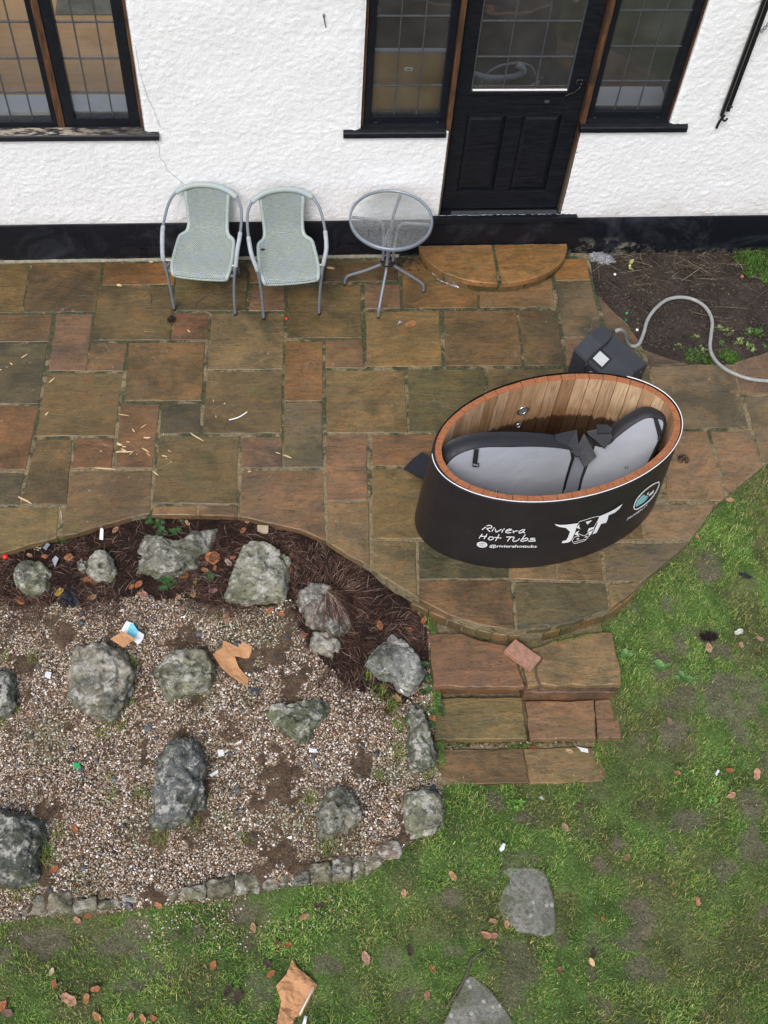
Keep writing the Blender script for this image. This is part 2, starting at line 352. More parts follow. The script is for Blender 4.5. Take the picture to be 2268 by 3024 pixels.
def m_weave():
    s = NT('woven grey rattan'); tc = s.n('UVMap'); u = s.n('SeparateXYZ'); s.put(u.inputs[0], tc.outputs[0])
    sx = s.math('SINE', s.math('MULTIPLY', u.outputs[0], 2*math.pi*24)); sy = s.math('SINE', s.math('MULTIPLY', u.outputs[1], 2*math.pi*62))
    w = s.math('MULTIPLY', sx, sy)
    st = s.math('SINE', s.math('MULTIPLY', u.outputs[0], 2*math.pi*48))
    v = s.n('Combine'+'XYZ'); s.put(v.inputs[0], s.math('MULTIPLY', u.outputs[0], 3)); s.put(v.inputs[1], s.math('MULTIPLY', u.outputs[1], 60))
    n = s.noise(v.outputs[0], 2.2, 3, .6); n2 = s.noise(s.vec(), 9, 3)
    c = s.mix(s.ramp(n, .42, .58), (.29, .345, .335), (.42, .465, .42)); c = s.mix(s.ramp(n2, .5, .62, 0, .4), c, (.32, .41, .52))
    c = s.mix(s.ramp(s.noise(v.outputs[0], 4, 2), .58, .66, 0, .5), c, (.62, .62, .42))
    c = s.mix(s.ramp(w, -.35, -.75, 0, .8), c, (.05, .06, .06)); c = s.mix(s.ramp(st, .55, .95, 0, .25), c, (.65, .7, .68))
    return s.fin(c, .5, s.bump(w, .003, 1), spec=.35)
def m_planks(name, a, b, rep=7.0):
    s = NT(name); v = s.vec('Object', (1.2, 18, 1)); n = s.noise(v, 3, 5, .6); vv = s.vec('Object')
    br = s.n('TexBrick'); s.put(br.inputs['Vector'], vv); br.inputs['Scale'].default_value = rep; s.put(br.inputs['Color1'], a); s.put(br.inputs['Color2'], b); s.put(br.inputs['Mortar'], [x*.6 for x in a])
    br.inputs['Mortar Size'].default_value = .008; br.inputs['Row Height'].default_value = .8; br.inputs['Brick Width'].default_value = 3.5
    c = s.mix(s.ramp(n, .3, .7, 0, .35), br.outputs[0], [x*.6 for x in a]); return s.fin(c, .4, None, spec=.5)

M = dict(stone=m_sandstone(), mortar=m_mortar(), stucco=m_stucco(), paint=m_paint(), plinth=m_plinth(), wblack=m_wood_black(), sill=m_sill(), timber=m_timber(),
    stave=m_cedar(), stavetop=m_cedar('wet cedar end grain', top=True), rock=m_rock(), ground=m_ground(), glass=m_glass('window glass'), tglass=m_tableglass(), weave=m_weave(),
    blade=m_attr('grass blades', .5, .3), pebble=m_attr('pebbles', .45, .45), litter=m_attr('needle litter', .7, .2), leaf=m_attr('dead leaf', .6, .3, var=.35, sc=60),
    green=m_attr('green leaves', .45, .4), tanfloor=m_planks('oak floor', (.44, .25, .10), (.50, .29, .12)), greyfloor=m_planks('grey-brown floor', (.05, .042, .035), (.06, .05, .042)),
    inner=simple('interior plaster', (.62, .6, .57), .8), white=simple('white gloss', (.88, .87, .85), .35, var=.03), cabinet=simple('beech board', (.44, .28, .11), .4, var=.1, sc=4),
    lead=simple('lead strip', (.12, .13, .14), .4, .6, var=.2), pvc=simple('black frame paint', (.008, .010, .015), .35, var=.3, spec=.3), brass=simple('worn brass', (.3, .2, .07), .45, .7),
    iron=simple('black iron', (.012, .011, .016), .4, .3, var=.4), steel=simple('grey painted tube', (.21, .235, .275), .42, .25, var=.12, sc=60), rim=simple('table rim metal', (.24, .28, .33), .35, .35, var=.12),
    vinyl=simple('black vinyl wrap', (.017, .0145, .017), .46, var=.22, sc=4, bump=.012, spec=.4), print=simple('white print', (.85, .85, .88), .5, var=.02), teal=simple('teal print', (.25, .55, .62), .5, var=.05),
    glyph=simple('grey print', (.25, .27, .3), .5, var=.02), cover=simple('silver grey cover fabric', (.40, .43, .49), .42, var=.09, sc=2.2, bump=.022, spec=.5), band=simple('charcoal cover fabric', (.018, .019, .024), .6, var=.2, sc=60, bump=.001),
    gusset=simple('mid grey cover fabric', (.24, .26, .31), .5, var=.08), cloth=simple('black cloth', (.008, .01, .016), .7, var=.3), chrome=simple('brushed steel', (.5, .5, .5), .3, .9, var=.1),
    boxm=simple('dark grey plastic', (.035, .038, .048), .38, var=.12, sc=8), boxd=simple('black plastic', (.01, .01, .013), .35), screen=simple('pale display', (.55, .58, .58), .3, var=.03),
    hose=simple('grey ribbed hose', (.30, .31, .30), .5, var=.15, sc=25), brick=simple('pink brick', (.36, .19, .13), .85, var=.25, sc=40, bump=.006), card=simple('brown cardboard', (.5, .26, .12), .75, var=.12, sc=9),
    paper=simple('white paper', (.75, .77, .8), .6, var=.04), blue=simple('light blue print', (.2, .62, .75), .5, var=.06), wood=simple('pale split wood', (.62, .45, .25), .7, var=.2, sc=40), red=simple('red plastic', (.75, .02, .015), .3, var=.1),
    foil=simple('crumpled foil', (.6, .58, .62), .25, .8, var=.3, sc=60, bump=.01), duct=simple('white duct', (.5, .52, .54), .5), twig=simple('dead twig', (.09, .07, .055), .8, var=.3, sc=30), straw=simple('dry straw', (.34, .28, .2), .8, var=.2),
    slate=simple('slate chip', (.08, .09, .11), .5), green_pl=simple('green plastic', (.02, .35, .1), .4), reflection=simple('grey rug', (.08, .085, .07), .9, var=.4, sc=8))
def m_bag():
    s = NT('clear crumpled plastic'); s.put(s.b.inputs['Transmission Weight'], .75); s.put(s.b.inputs['IOR'], 1.25); h = s.noise(s.vec(), 28, 5, .6, 1)
    return s.fin((.85, .87, .92), .15, s.bump(h, .02, 1), spec=.8)
M['bag'] = m_bag()
def m_step():
    s = NT('weathered grey stepping stone'); v = s.vec(); n = s.noise(v, 5, 6, .7, .5); n2 = s.noise(v, 45, 5, .75)
    c = s.mix(s.ramp(n, .35, .65), (.15, .15, .125), (.31, .305, .27)); c = s.mix(s.ramp(n2, .45, .62, 0, .8), c, (.11, .11, .085))
    c = s.mix(s.ramp(s.vor(v, 14), .14, .19, .75, 0), c, (.46, .46, .4)); c = s.mix(s.ramp(s.noise(v, 6, 6, .75), .5, .64, 0, .75), c, (.085, .095, .04))
    return s.fin(c, .85, s.bump(n2, .012, 1), spec=.25)
M['step'] = m_step()
# ================================================================== terrain
HC = [((1300, 2325), -.405), ((1500, 2335), -.41), ((1700, 2335), -.40), ((1830, 2260), -.385), ((1860, 2180), -.32), ((1134, 3000), -.46), ((300, 2800), -.43), ((700, 2700), -.42), ((1000, 2650), -.42), ((2268, 1450), -.055), ((2268, 1900), -.2), ((2268, 2300), -.33),
      ((2100, 1600), -.08), ((1960, 1700), -.10), ((1880, 1800), -.15), ((1860, 1950), -.19), ((1860, 2100), -.25), ((2268, 3000), -.47), ((1700, 2700), -.44), ((2268, 1250), -.05), ((2400, 1250), -.05),
      ((400, 1600), -.055), ((100, 1680), -.055), ((700, 1580), -.055), ((900, 1640), -.06), ((1060, 1720), -.07), ((1180, 1800), -.10), ((1240, 1860), -.14), ((1230, 2000), -.22), ((1200, 2150), -.28), ((1240, 2300), -.38), ((1230, 2450), -.37),
      ((-200, 1900), -.12), ((100, 2000), -.17), ((600, 2000), -.18), ((1000, 2050), -.2), ((500, 2350), -.25), ((900, 2350), -.28), ((100, 2350), -.25), ((0, 2580), -.30), ((400, 2580), -.31), ((800, 2550), -.32), ((1050, 2500), -.34),
      ((-300, 2600), -.31), ((-400, 2900), -.44), ((1800, 800), -.04), ((2100, 800), -.03), ((2268, 950), -.03), ((2050, 1000), -.035), ((2500, 800), -.02), ((2500, 1000), -.03), ((1134, 3400), -.5), ((2268, 3400), -.5), ((100, 3400), -.5)]
HP = np.array([[*onz(p[0], p[1], z)[:2], z] for p, z in HC])
def hgt(x, y):
    x = np.asarray(x, float); y = np.asarray(y, float); sh = x.shape; x = x.ravel(); y = y.ravel(); out = np.empty(len(x))
    for i in range(0, len(x), 60000):
        d2 = (x[i:i+60000, None]-HP[None, :, 0])**2+(y[i:i+60000, None]-HP[None, :, 1])**2+.01
        w_ = d2**-1.7; out[i:i+60000] = (w_*HP[None, :, 2]).sum(1)/w_.sum(1)
    return out.reshape(sh)
def gpt(px, py, up=0.0):
    z = -.2
    for _ in range(6):
        p = onz(px, py, z); z = float(hgt(p.x, p.y))
    return Vector((p.x, p.y, z+up))
def wpoly(P, z=0.0): return [onz(*p, z) for p in P]
def gpoly(P): return [gpt(*p) for p in P]
PATIO_PX = [(-500, 1690), (0, 1633), (110, 1597), (230, 1568), (307, 1548), (393, 1526), (444, 1517), (584, 1519), (707, 1524), (800, 1543), (889, 1563), (960, 1594), (1030, 1637), (1097, 1676), (1134, 1708), (1232, 1765), (1325, 1815), (1407, 1845), (1520, 1865),
            (1612, 1855), (1694, 1835), (1800, 1801), (1893, 1720), (2036, 1597), (2115, 1490), (2255, 1375), (2480, 1220), (2480, 1000), (2268, 1042), (2160, 1076), (2027, 1076), (1902, 1032), (1846, 972), (1759, 866), (1739, 752)]
PATIO = wpoly(PATIO_PX)
PATIO += [Vector((PATIO[-1].x, 6.24, 0)), Vector((-3.4, 6.24, 0))]
SOIL = wpoly([(1739, 752), (1759, 866), (1846, 972), (1902, 1032), (2027, 1076), (2160, 1076), (2268, 1042), (2560, 960)])+[Vector((4.8, 6.24, 0)), Vector((2.38, 6.24, 0))]
BED_LO = gpoly([(1240, 1790), (1268, 1870), (1272, 2010), (1285, 2200), (1300, 2250), (1315, 2400), (1225, 2480), (1130, 2545), (980, 2605), (700, 2655), (400, 2688), (205, 2700), (0, 2728), (-500, 2775)])
BED = [onz(*p, -.03) for p in PATIO_PX[:16]]+BED_LO
NEED = [onz(*p, -.03) for p in PATIO_PX[:16]]+gpoly([(1260, 1850), (1268, 1950), (1240, 2050), (1150, 2110), (1090, 2060), (1000, 2010), (900, 1900), (860, 1790), (700, 1800), (500, 1770), (230, 1795), (0, 1790), (-500, 1800)])
MUD = [(1400+1990-1400, 2180, 110, 60), (2091, 1665, 70, 90), (2090, 1900, 120, 80), (2130, 2060, 150, 100), (2190, 2130, 80, 100), (1465, 2367, 26, 45), (2022, 2420, 70, 40), (2228, 2380, 60, 50), (2200, 2490, 90, 80), (2145, 2565, 50, 40), (1817, 2497, 32, 30), (1776, 2560, 50, 35),
       (1933, 2613, 40, 35), (1886, 2702, 60, 80), (1667, 2784, 35, 40), (1851, 2770, 70, 45), (1886, 2873, 95, 50), (1750, 2880, 30, 60), (1770, 2976, 35, 50), (2255, 2700, 40, 40), (1202, 2941, 45, 30), (1330, 2650, 30, 35), (100, 2785, 150, 50), (383, 2770, 150, 60), (445, 2850, 80, 60),
       (711, 2700, 50, 40), (964, 2850, 40, 35), (711, 2940, 50, 25), (383, 2914, 60, 30), (1950, 1960, 40, 60), (1330, 2810, 40, 25), (0, 2820, 100, 50), (1560, 2420, 40, 25), (560, 2760, 60, 30), (1985, 1790, 40, 40)]
def gv(p): return gpt(*p)
MUDW = []
for cx, cy, rx, ry in MUD:
    c = gpt(cx, cy); MUDW.append((c.x, c.y, .66*abs(gpt(cx+rx, cy).x-c.x)+.005, .66*abs(gpt(cx, cy+ry).y-c.y)+.005))
def mud(x, y):
    m = np.zeros(np.shape(x)); wob = (fbm(x*13, y*13, 31, 6)-.5)*5.0
    for cx, cy, rx, ry in MUDW:
        d = ((x-cx)/rx)**2+((y-cy)/ry)**2; m = np.maximum(m, np.clip(1.45-d+wob, 0, 1))
    n = fbm(x*4.1, y*4.1, 5, 5); m = np.maximum(m*.9, np.clip((n-.64)*6, 0, .6)); return m
def lawn_mask(x, y): return ~(inpoly(x, y, PATIO) | inpoly(x, y, BED) | inpoly(x, y, SOIL))
def ground_col(x, y):
    n = fbm(x*9, y*9, 3, 4)[:, None]; n2 = fbm(x*40, y*40, 9, 3)[:, None]; m = mud(x, y)[:, None]
    ol = np.clip((fbm(x*3.4, y*3.4, 66, 4)[:, None]-.42)*4, 0, 1); g = (np.array([.11, .185, .045])*(1-ol)+np.array([.13, .155, .06])*ol)*(.5+1.0*n); b = np.array([.20, .16, .125])*(.6+.8*n2)
    m = m*.72; c = g*(1-m)+b*m
    inb = inpoly(x, y, BED); inn = inpoly(x, y, NEED); ins = inpoly(x, y, SOIL)
    gr = np.array([.15, .10, .065])*(.45+1.0*n2); sl = gravel_soil(x, y)[:, None]; gr = gr*(1-sl)+np.array([.075, .06, .048])*(.6+.8*n)*sl
    c[inb] = gr[inb]; nd = (np.array([.032, .018, .013])*(.4+1.1*n2)); c[inn] = nd[inn]
    so = np.array([.066, .051, .043])*(.6+.8*n)*(.75+.5*n2); c[ins] = so[ins]
    return c
GS = [(c.x, c.y, r1, r2) for c, r1, r2 in [(gpt(30, 1850), .2, .08), (gpt(850, 1850), .22, .09), (gpt(400, 2460), .06, .04), (gpt(900, 1950), .2, .12), (gpt(1050, 2080), .12, .1), (gpt(1065, 2120), .05, .05)]]
def gravel_soil(x, y):
    m = np.zeros(np.shape(x)); wob = (fbm(x*6, y*6, 77, 4)-.5)*1.8
    for cx, cy, rx, ry in GS: m = np.maximum(m, np.clip((1.25-((x-cx)/rx)**2-((y-cy)/ry)**2+wob)*.4, 0, .3))
    return np.maximum(m, np.clip((fbm(x*4, y*4, 41, 4)-.68)*6, 0, .35))
def gridmesh(name, xs, ys, keep=None, dz=0.0, rough=0.0, mat=None, kind='structure', parent=None):
    X, Y = np.meshgrid(xs, ys); x = X.ravel(); y = Y.ravel(); z = hgt(x, y)+dz
    if rough: z = z+(fbm(x*22, y*22, 4, 4)-.5)*rough+(fbm(x*5, y*5, 14, 3)-.5)*rough*1.6
    nx, ny = len(xs), len(ys); i = np.arange(nx-1)[None, :]+nx*np.arange(ny-1)[:, None]; i = i.ravel()
    F = np.stack([i, i+1, i+1+nx, i+nx], 1)
    if keep is not None:
        cx = (x[F].mean(1)); cy = (y[F].mean(1)); F = F[keep(cx, cy)]
        u, inv = np.unique(F, return_inverse=True); F = inv.reshape(F.shape); x, y, z = x[u], y[u], z[u]
    o = fastmesh(name, np.stack([x, y, z], 1), F, mat, parent, ground_col(x, y), smooth=True)
    return props(o, kind=kind)
def geo(a, b, n, far): # dense between a and b with growing tails
    t = np.linspace(a, b, n); k = np.cumsum(.06*1.32**np.arange(24)); k = k[k < far]
    return np.concatenate([a-k[::-1], t, b+k])
gx = geo(-3.0, 4.6, 330, 70); gy = geo(.2, 4.9, 210, 70)
ground = gridmesh('ground', gx, gy, lambda x, y: ~((x > .93) & (x < np.where(y < 2.44, 1.86, 1.985)) & (y > 2.27) & (y < 3.3)) & ~((y > 5.2) & (y < 6.9) & (x > -3) & (x < 2.3)) & ~inpoly(x, y, BED) & ~inpoly(x, y, SOIL) & ~((y > 6.3) & (y < 11.5) & (abs(x-1) < 5.9)), 0, .02, M['ground'])
gravel = gridmesh('gravel_bed', np.arange(-3.0, 1.2, .02), np.arange(1.2, 4.0, .02), lambda x, y: inpoly(x, y, BED) | inpoly(x+.03, y, BED) | inpoly(x-.03, y, BED) | inpoly(x, y+.03, BED) | inpoly(x, y-.04, BED), .004, .016, M['ground'])
soil = gridmesh('soil_bed', np.arange(2.2, 4.9, .02), np.arange(4.4, 6.26, .02), lambda x, y: inpoly(x, y, SOIL) | inpoly(x+.03, y, SOIL) | inpoly(x-.03, y+.02, SOIL) | inpoly(x, y+.03, SOIL), .006, .02, M['ground'])

# ------------------------------------------------------------------ patio
def rough_outline(P, step=.045, amp=.0035, seed=0):
    P = [Vector((p[0], p[1])) for p in P]; out = []
    n = len(P)
    for i in range(n):
        a, b = P[i], P[(i+1) % n]; L = (b-a).length; k = max(1, int(L/step)); nrm = Vector((-(b-a).y, (b-a).x)).normalized()
        for j in range(k):
            t = j/k; p = a.lerp(b, t)
            am = amp*(mnoise.noise(Vector((p.x*14+seed, p.y*14, seed*.7)))*1.8)
            out.append(p+nrm*am)
    return out
def area2(P): return sum(P[i][0]*P[(i+1) % len(P)][1]-P[(i+1) % len(P)][0]*P[i][1] for i in range(len(P)))
def inset(P, d):
    n = len(P); out = []
    for i in range(n):
        a, b, c = Vector(P[i-1][:2]), Vector(P[i][:2]), Vector(P[(i+1) % n][:2])
        t = (c-a).normalized(); out.append(b+Vector((-t.y, t.x))*d)
    return out
def slab(name, P, ztop, th, col, parent, mat=None, amp=.0035, step=.045, tilt=.0025, bev=.006):
    sd_ = random.uniform(0, 100)
    if area2(P) < 0: P = P[::-1]
    O = rough_outline(P, step, amp, sd_); n = len(O); I = inset(O, bev)
    cx = sum(p.x for p in O)/n; cy = sum(p.y for p in O)/n; tx, ty = random.uniform(-tilt, tilt), random.uniform(-tilt, tilt)
    def zz(p, z): return z+(p.x-cx)*tx*2+(p.y-cy)*ty*2
    V = [(p.x, p.y, zz(p, ztop+mnoise.noise(Vector((p.x*9, p.y*9, sd_)))*.0015)) for p in I]+[(p.x, p.y, zz(p, ztop-bev*.7)) for p in O]+[(p.x, p.y, ztop-th) for p in O]
    F = [tuple(range(n))]+[(i, n+i, n+(i+1) % n, (i+1) % n) for i in range(n)]+[(n+i, 2*n+i, 2*n+(i+1) % n, n+(i+1) % n) for i in range(n)]
    l_ = .3*col[0]+.6*col[1]+.1*col[2]; col = [(c*.80+q*.20)*.88 for c, q in zip(col, (.135, .095, .05))]
    o = mesh(name, V, F, mat or M['stone'], parent); o.color = (*col, 1); return o
OL = (.115, .082, .036); BR = (.125, .075, .040); OR = (.22, .10, .038); DK = (.052, .048, .030); MV = (.115, .068, .050); RD = (.13, .058, .042); GY = (.075, .068, .048); TN = (.17, .115, .052)
GB = (.13, .095, .05)
S4 = [  # corners read on the left sheet
 ([(-300, 108), (130, 112), (92, 325), (-320, 330)], OL), ([(142, 112), (440, 112), (412, 322), (100, 322)], BR), ([(450, 112), (755, 112), (752, 203), (442, 206)], OR),
 ([(765, 112), (1068, 112), (1062, 318), (755, 316)], GB), ([(1082, 112), (1392, 112), (1390, 192), (1080, 196)], BR), ([(-250, 335), (228, 335), (212, 450), (-280, 452)], BR),
 ([(246, 332), (400, 332), (372, 578), (212, 576)], MV), ([(428, 214), (752, 212), (735, 443), (402, 445)], OL), ([(756, 330), (900, 330), (896, 442), (742, 443)], RD), ([(1088, 208), (1228, 208), (1228, 318), (1076, 318)], MV),
 ([(915, 330), (1228, 328), (1222, 570), (900, 572)], GB), ([(1246, 205), (1556, 205), (1562, 435), (1240, 435)], OL), ([(-200, 462), (208, 460), (164, 718), (-240, 720)], DK), ([(396, 458), (548, 458), (532, 580), (378, 578)], BR),
 ([(560, 458), (885, 456), (868, 706), (538, 706)], (.16, .095, .042)), ([(208, 588), (528, 590), (495, 858), (155, 860)], OL), ([(896, 580), (1220, 580), (1216, 845), (876, 848)], (.10, .075, .038)), ([(1236, 450), (1392, 450), (1392, 705), (1230, 708)], (.19, .095, .04)),
 ([(1408, 445), (1565, 442), (1570, 565), (1408, 565)], BR), ([(-180, 730), (165, 728), (108, 1003), (-230, 1006)], (.17, .078, .034)), ([(525, 720), (690, 722), (656, 996), (500, 996)], (.15, .078, .042)), ([(700, 720), (866, 720), (864, 845), (690, 848)], DK),
 ([(1230, 716), (1390, 715), (1394, 994), (1228, 995)], GY), ([(330, 872), (492, 870), (480, 996), (312, 998)], (.155, .075, .04)), ([(158, 875), (312, 875), (285, 1156), (93, 1154)], (.14, .09, .042)), ([(-240, 1022), (105, 1020), (82, 1156), (-260, 1160)], GY),
 ([(692, 858), (1030, 862), (1022, 1152), (662, 1148)], (.115, .088, .042)), ([(1048, 866), (1216, 864), (1216, 993), (1045, 997)], MV), ([(303, 1012), (655, 1012), (645, 1195), (575, 1208), (450, 1240), (360, 1268), (267, 1292)], (.125, .085, .052)),
 ([(1048, 1010), (1395, 1008), (1404, 1310), (1300, 1263), (1150, 1228), (1037, 1206)], (.145, .088, .055)), ([(662, 1166), (848, 1160), (848, 1199), (655, 1196)], (.17, .1, .055)), ([(860, 1162), (1027, 1162), (1026, 1204), (858, 1199)], (.17, .1, .055)),
 ([(-500, 1172), (252, 1170), (243, 1298), (160, 1318), (0, 1365), (-500, 1410)], (.13, .1, .045)), ([(1412, 855), (1582, 855), (1588, 1136), (1414, 1138)], (.15, .085, .055)), ([(1418, 1150), (1590, 1148), (1594, 1420), (1510, 1375), (1417, 1316)], (.14, .098, .055)),
 ([(1410, 577), (1745, 575), (1760, 843), (1413, 845)], (.125, .088, .042))]
SF = [  # corners read on the whole photograph
 ([(962, 772), (1172, 768), (1176, 829), (962, 831)], BR), ([(1078, 840), (1180, 840), (1182, 910), (1079, 912)], MV), ([(1190, 772), (1406, 770), (1411, 908), (1192, 910)], (.16, .09, .036)), ([(1416, 770), (1624, 768), (1636, 906), (1419, 907)], BR),
 ([(1634, 766), (1730, 764), (1741, 826), (1641, 828)], (.24, .12, .042)), ([(1081, 921), (1297, 918), (1304, 1080), (1086, 1082)], (.15, .1, .042)),
 ([(1205+99, 1284), (1410, 1284), (1410, 1374), (1310, 1374)], BR), ([(1098, 1284), (1296, 1284), (1302, 1374), (1100, 1375)], (.15, .08, .045)), ([(1099, 1386), (1402, 1384), (1404, 1588), (1103, 1590)], (.135, .1, .045)),
 ([(1412, 1384), (1560, 1384), (1560, 1588), (1412, 1588)], BR), ([(1420, 1284), (1680, 1284), (1684, 1374), (1420, 1375)], BR), ([(1568, 1384), (1720, 1384), (1730, 1588), (1568, 1588)], OL), ([(1690, 1284), (1925, 1280), (1930, 1375), (1692, 1376)], BR),
 ([(1728, 1386), (1930, 1384), (1884, 1470), (1734, 1478)], BR), ([(1102, 1600), (1226, 1600), (1230, 1762), (1134, 1704), (1103, 1682)], (.14, .105, .055)), ([(1236, 1600), (1505, 1601), (1503, 1706), (1239, 1709)], (.09, .085, .045)),
 ([(2170, 1072), (2268, 1040), (2440, 1000), (2450, 1160), (2190, 1161)], MV), ([(2200, 1171), (2450, 1172), (2455, 1225), (2262, 1366), (2251, 1366)], (.11, .085, .055))]
S5 = [ ([(740, 196), (892, 193), (925, 330), (946, 425), (780, 428)], (.085, .065, .042)), ([(260, 320), (570, 318), (597, 554), (266, 555)], (.11, .07, .036)), ([(584, 318), (748, 316), (774, 555), (611, 555)], (.11, .07, .036)), ([(784, 438), (960, 433), (985, 556), (787, 556)], MV),
 ([(102, 572), (434, 571), (439, 839), (112, 839)], (.062, .062, .032)), ([(452, 572), (775, 570), (788, 838), (456, 838)], (.105, .08, .04)), ([(792, 568), (1138, 562), (1200, 826), (802, 836)], OL), ([(1156, 560), (1300, 556), (1505, 552), (1572, 820), (1216, 827)], (.115, .085, .055)),
 ([(1202, 842), (1393, 840), (1468, 1108), (1452, 1136), (1225, 1138)], (.15, .095, .06)), ([(1412, 840), (1580, 836), (1634, 980), (1484, 1104)], (.15, .1, .065)), ([(930, 1150), (1104, 1155), (1118, 1306), (948, 1308)], BR), ([(1116, 1157), (1428, 1158), (1322, 1305), (1132, 1306)], (.17, .12, .075)),
 ([(925, 248), (1065, 400), (1115, 470), (985, 470)], (.085, .055, .042)), ([(1126, 490), (1310, 550), (1150, 552)], (.085, .06, .048))]
S7 = [ ([(154, 316), (546, 316), (562, 528), (400, 500), (280, 458), (155, 394)], (.16, .09, .048)), ([(568, 322), (954, 329), (968, 434), (820, 488), (700, 518), (580, 528)], (.085, .082, .05)), ([(970, 331), (1104, 324), (1088, 350), (978, 430)], (.14, .1, .06)),
 ([(556, 150), (734, 150), (743, 310), (553, 304)], (.155, .105, .058)), ([(750, 152), (934, 152), (946, 316), (752, 310)], (.15, .105, .06)), ([(950, 153), (1314, 154), (1220, 230), (1116, 314), (962, 317)], (.105, .09, .065))]
patio = mesh('patio', [(p.x, p.y, -.0035) for p in PATIO]+[(p.x, p.y, -.16) for p in PATIO], [tuple(range(len(PATIO)))[::-1]]+[(i, len(PATIO)+i, len(PATIO)+(i+1) % len(PATIO), (i+1) % len(PATIO)) for i in range(len(PATIO))], M['mortar'])
props(patio, kind='structure')
def shrink(P, d=-.0042):
    if area2(P) < 0: P = P[::-1]
    return inset(P, d)
for lst, Z in ((S4, Z4), (SF, lambda x, y: (x, y)), (S5, Z5), (S7, Z7)):
    for P, col in lst:
        l_ = .3*col[0]+.6*col[1]+.1*col[2]; col = [c*.85+l_*q*.15 for c, q in zip(col, (1.2, 1.0, .6))]
        W = [onz(*Z(*p)) for p in P]
        for p in W: p.y = min(p.y, 6.2)
        k = random.uniform(.95, 1.35)*(1+.12*max(0, min(1, (W[0].x+1)/3))); slab('paving_slab', shrink(W), random.uniform(-.001, .003), .05, [c*k for c in col], patio)
# brick riser under the round front edge of the patio
def arcpts(P, Z, z): return [onz(*Z(*p), z) for p in P]
AR = arcpts([(118, 392), (200, 428), (280, 462), (345, 487), (405, 508), (470, 522), (540, 533), (600, 533), (695, 524), (770, 506), (850, 478), (920, 455), (975, 440), (1040, 392), (1095, 345)], Z7, 0)
for i in range(len(AR)-1):
    if i == 7: continue            # the missing stone
    a, b = AR[i], AR[i+1]; t = (b-a).normalized(); n_ = Vector((t.y, -t.x, 0)); n_ = n_ if n_.y < 0 else -n_
    q = [a+t*.006+n_*.008, b-t*.006+n_*.008, b-t*.006-n_*.06, a+t*.006-n_*.06]
    slab('riser_stone', q, -.048, .1, random.choice([(.15, .1, .05), (.12, .095, .045), (.17, .11, .06), (.1, .09, .045)]), patio, amp=.002, step=.03)
# flight of garden steps
steps = props(mesh('steps', *(lambda b: b)(([ (.9, 2.80, -.175), (1.99, 2.75, -.175), (1.99, 3.2, -.175), (.9, 3.2, -.175), (.9, 2.80, -.5), (1.99, 2.75, -.5), (1.99, 3.2, -.5), (.9, 3.2, -.5),
    (.9, 2.53, -.325), (1.97, 2.50, -.325), (1.97, 2.9, -.325), (.9, 2.9, -.325), (.9, 2.53, -.5), (1.97, 2.50, -.5), (1.97, 2.9, -.5), (.9, 2.9, -.5), (.85, 2.22, -.388), (1.9, 2.2, -.388), (1.99, 2.62, -.388), (.85, 2.62, -.388)],
    [(16, 17, 18, 19), (0, 1, 2, 3), (0, 4, 5, 1), (1, 5, 6, 2), (3, 7, 4, 0), (8, 9, 10, 11), (8, 12, 13, 9), (9, 13, 14, 10), (11, 15, 12, 8)])), M['mortar']), kind='structure')
def rs(P, z): return [onz(*ZR(*p), z) for p in P]
slab('tread', rs([(200, 118), (420, 118), (560, 165), (760, 205), (850, 478), (228, 480)], -.13), -.13, .05, (.17, .098, .066), steps, amp=.010)
slab('tread', rs([(905, 215), (1060, 175), (1240, 125), (1445, 112), (1478, 262), (1518, 466), (872, 470), (840, 330)], -.13), -.13, .045, (.23, .165, .09), steps, amp=.009)
slab('riser_stone', [Vector((.895, 2.765)), Vector((1.41, 2.735)), Vector((1.41, 2.80)), Vector((.895, 2.82))], -.182, .1, (.14, .075, .05), steps)
slab('riser_stone', [Vector((1.435, 2.70)), Vector((2.01, 2.672)), Vector((2.01, 2.76)), Vector((1.435, 2.79))], -.178, .15, (.15, .088, .066), steps)
slab('tread', rs([(245, 552), (832, 552), (866, 834), (238, 838)], -.28), -.28, .05, (.15, .125, .06), steps, amp=.005)
slab('tread', rs([(858, 578), (1322, 570), (1340, 828), (890, 834)], -.28), -.28, .05, (.21, .13, .082), steps, amp=.006)
slab('tread', rs([(1332, 570), (1472, 568), (1512, 828), (1350, 828)], -.28), -.28, .05, (.21, .13, .085), steps, amp=.006)
slab('riser_stone', [Vector((.895, 2.49)), Vector((1.44, 2.465)), Vector((1.44, 2.54)), Vector((.895, 2.56))], -.332, .09, (.13, .085, .045), steps)
slab('riser_stone', [Vector((1.46, 2.465)), Vector((1.99, 2.44)), Vector((1.99, 2.52)), Vector((1.46, 2.54))], -.332, .09, (.16, .085, .05), steps)
slab('tread', rs([(270, 905), (840, 900), (882, 1130), (450, 1140), (290, 1095)], -.372), -.372, .05, (.16, .105, .055), steps, amp=.006)
slab('tread', rs([(852, 900), (1400, 885), (1445, 1050), (1380, 1120), (1130, 1130), (890, 1132)], -.372), -.372, .05, (.19, .14, .075), steps, amp=.008)
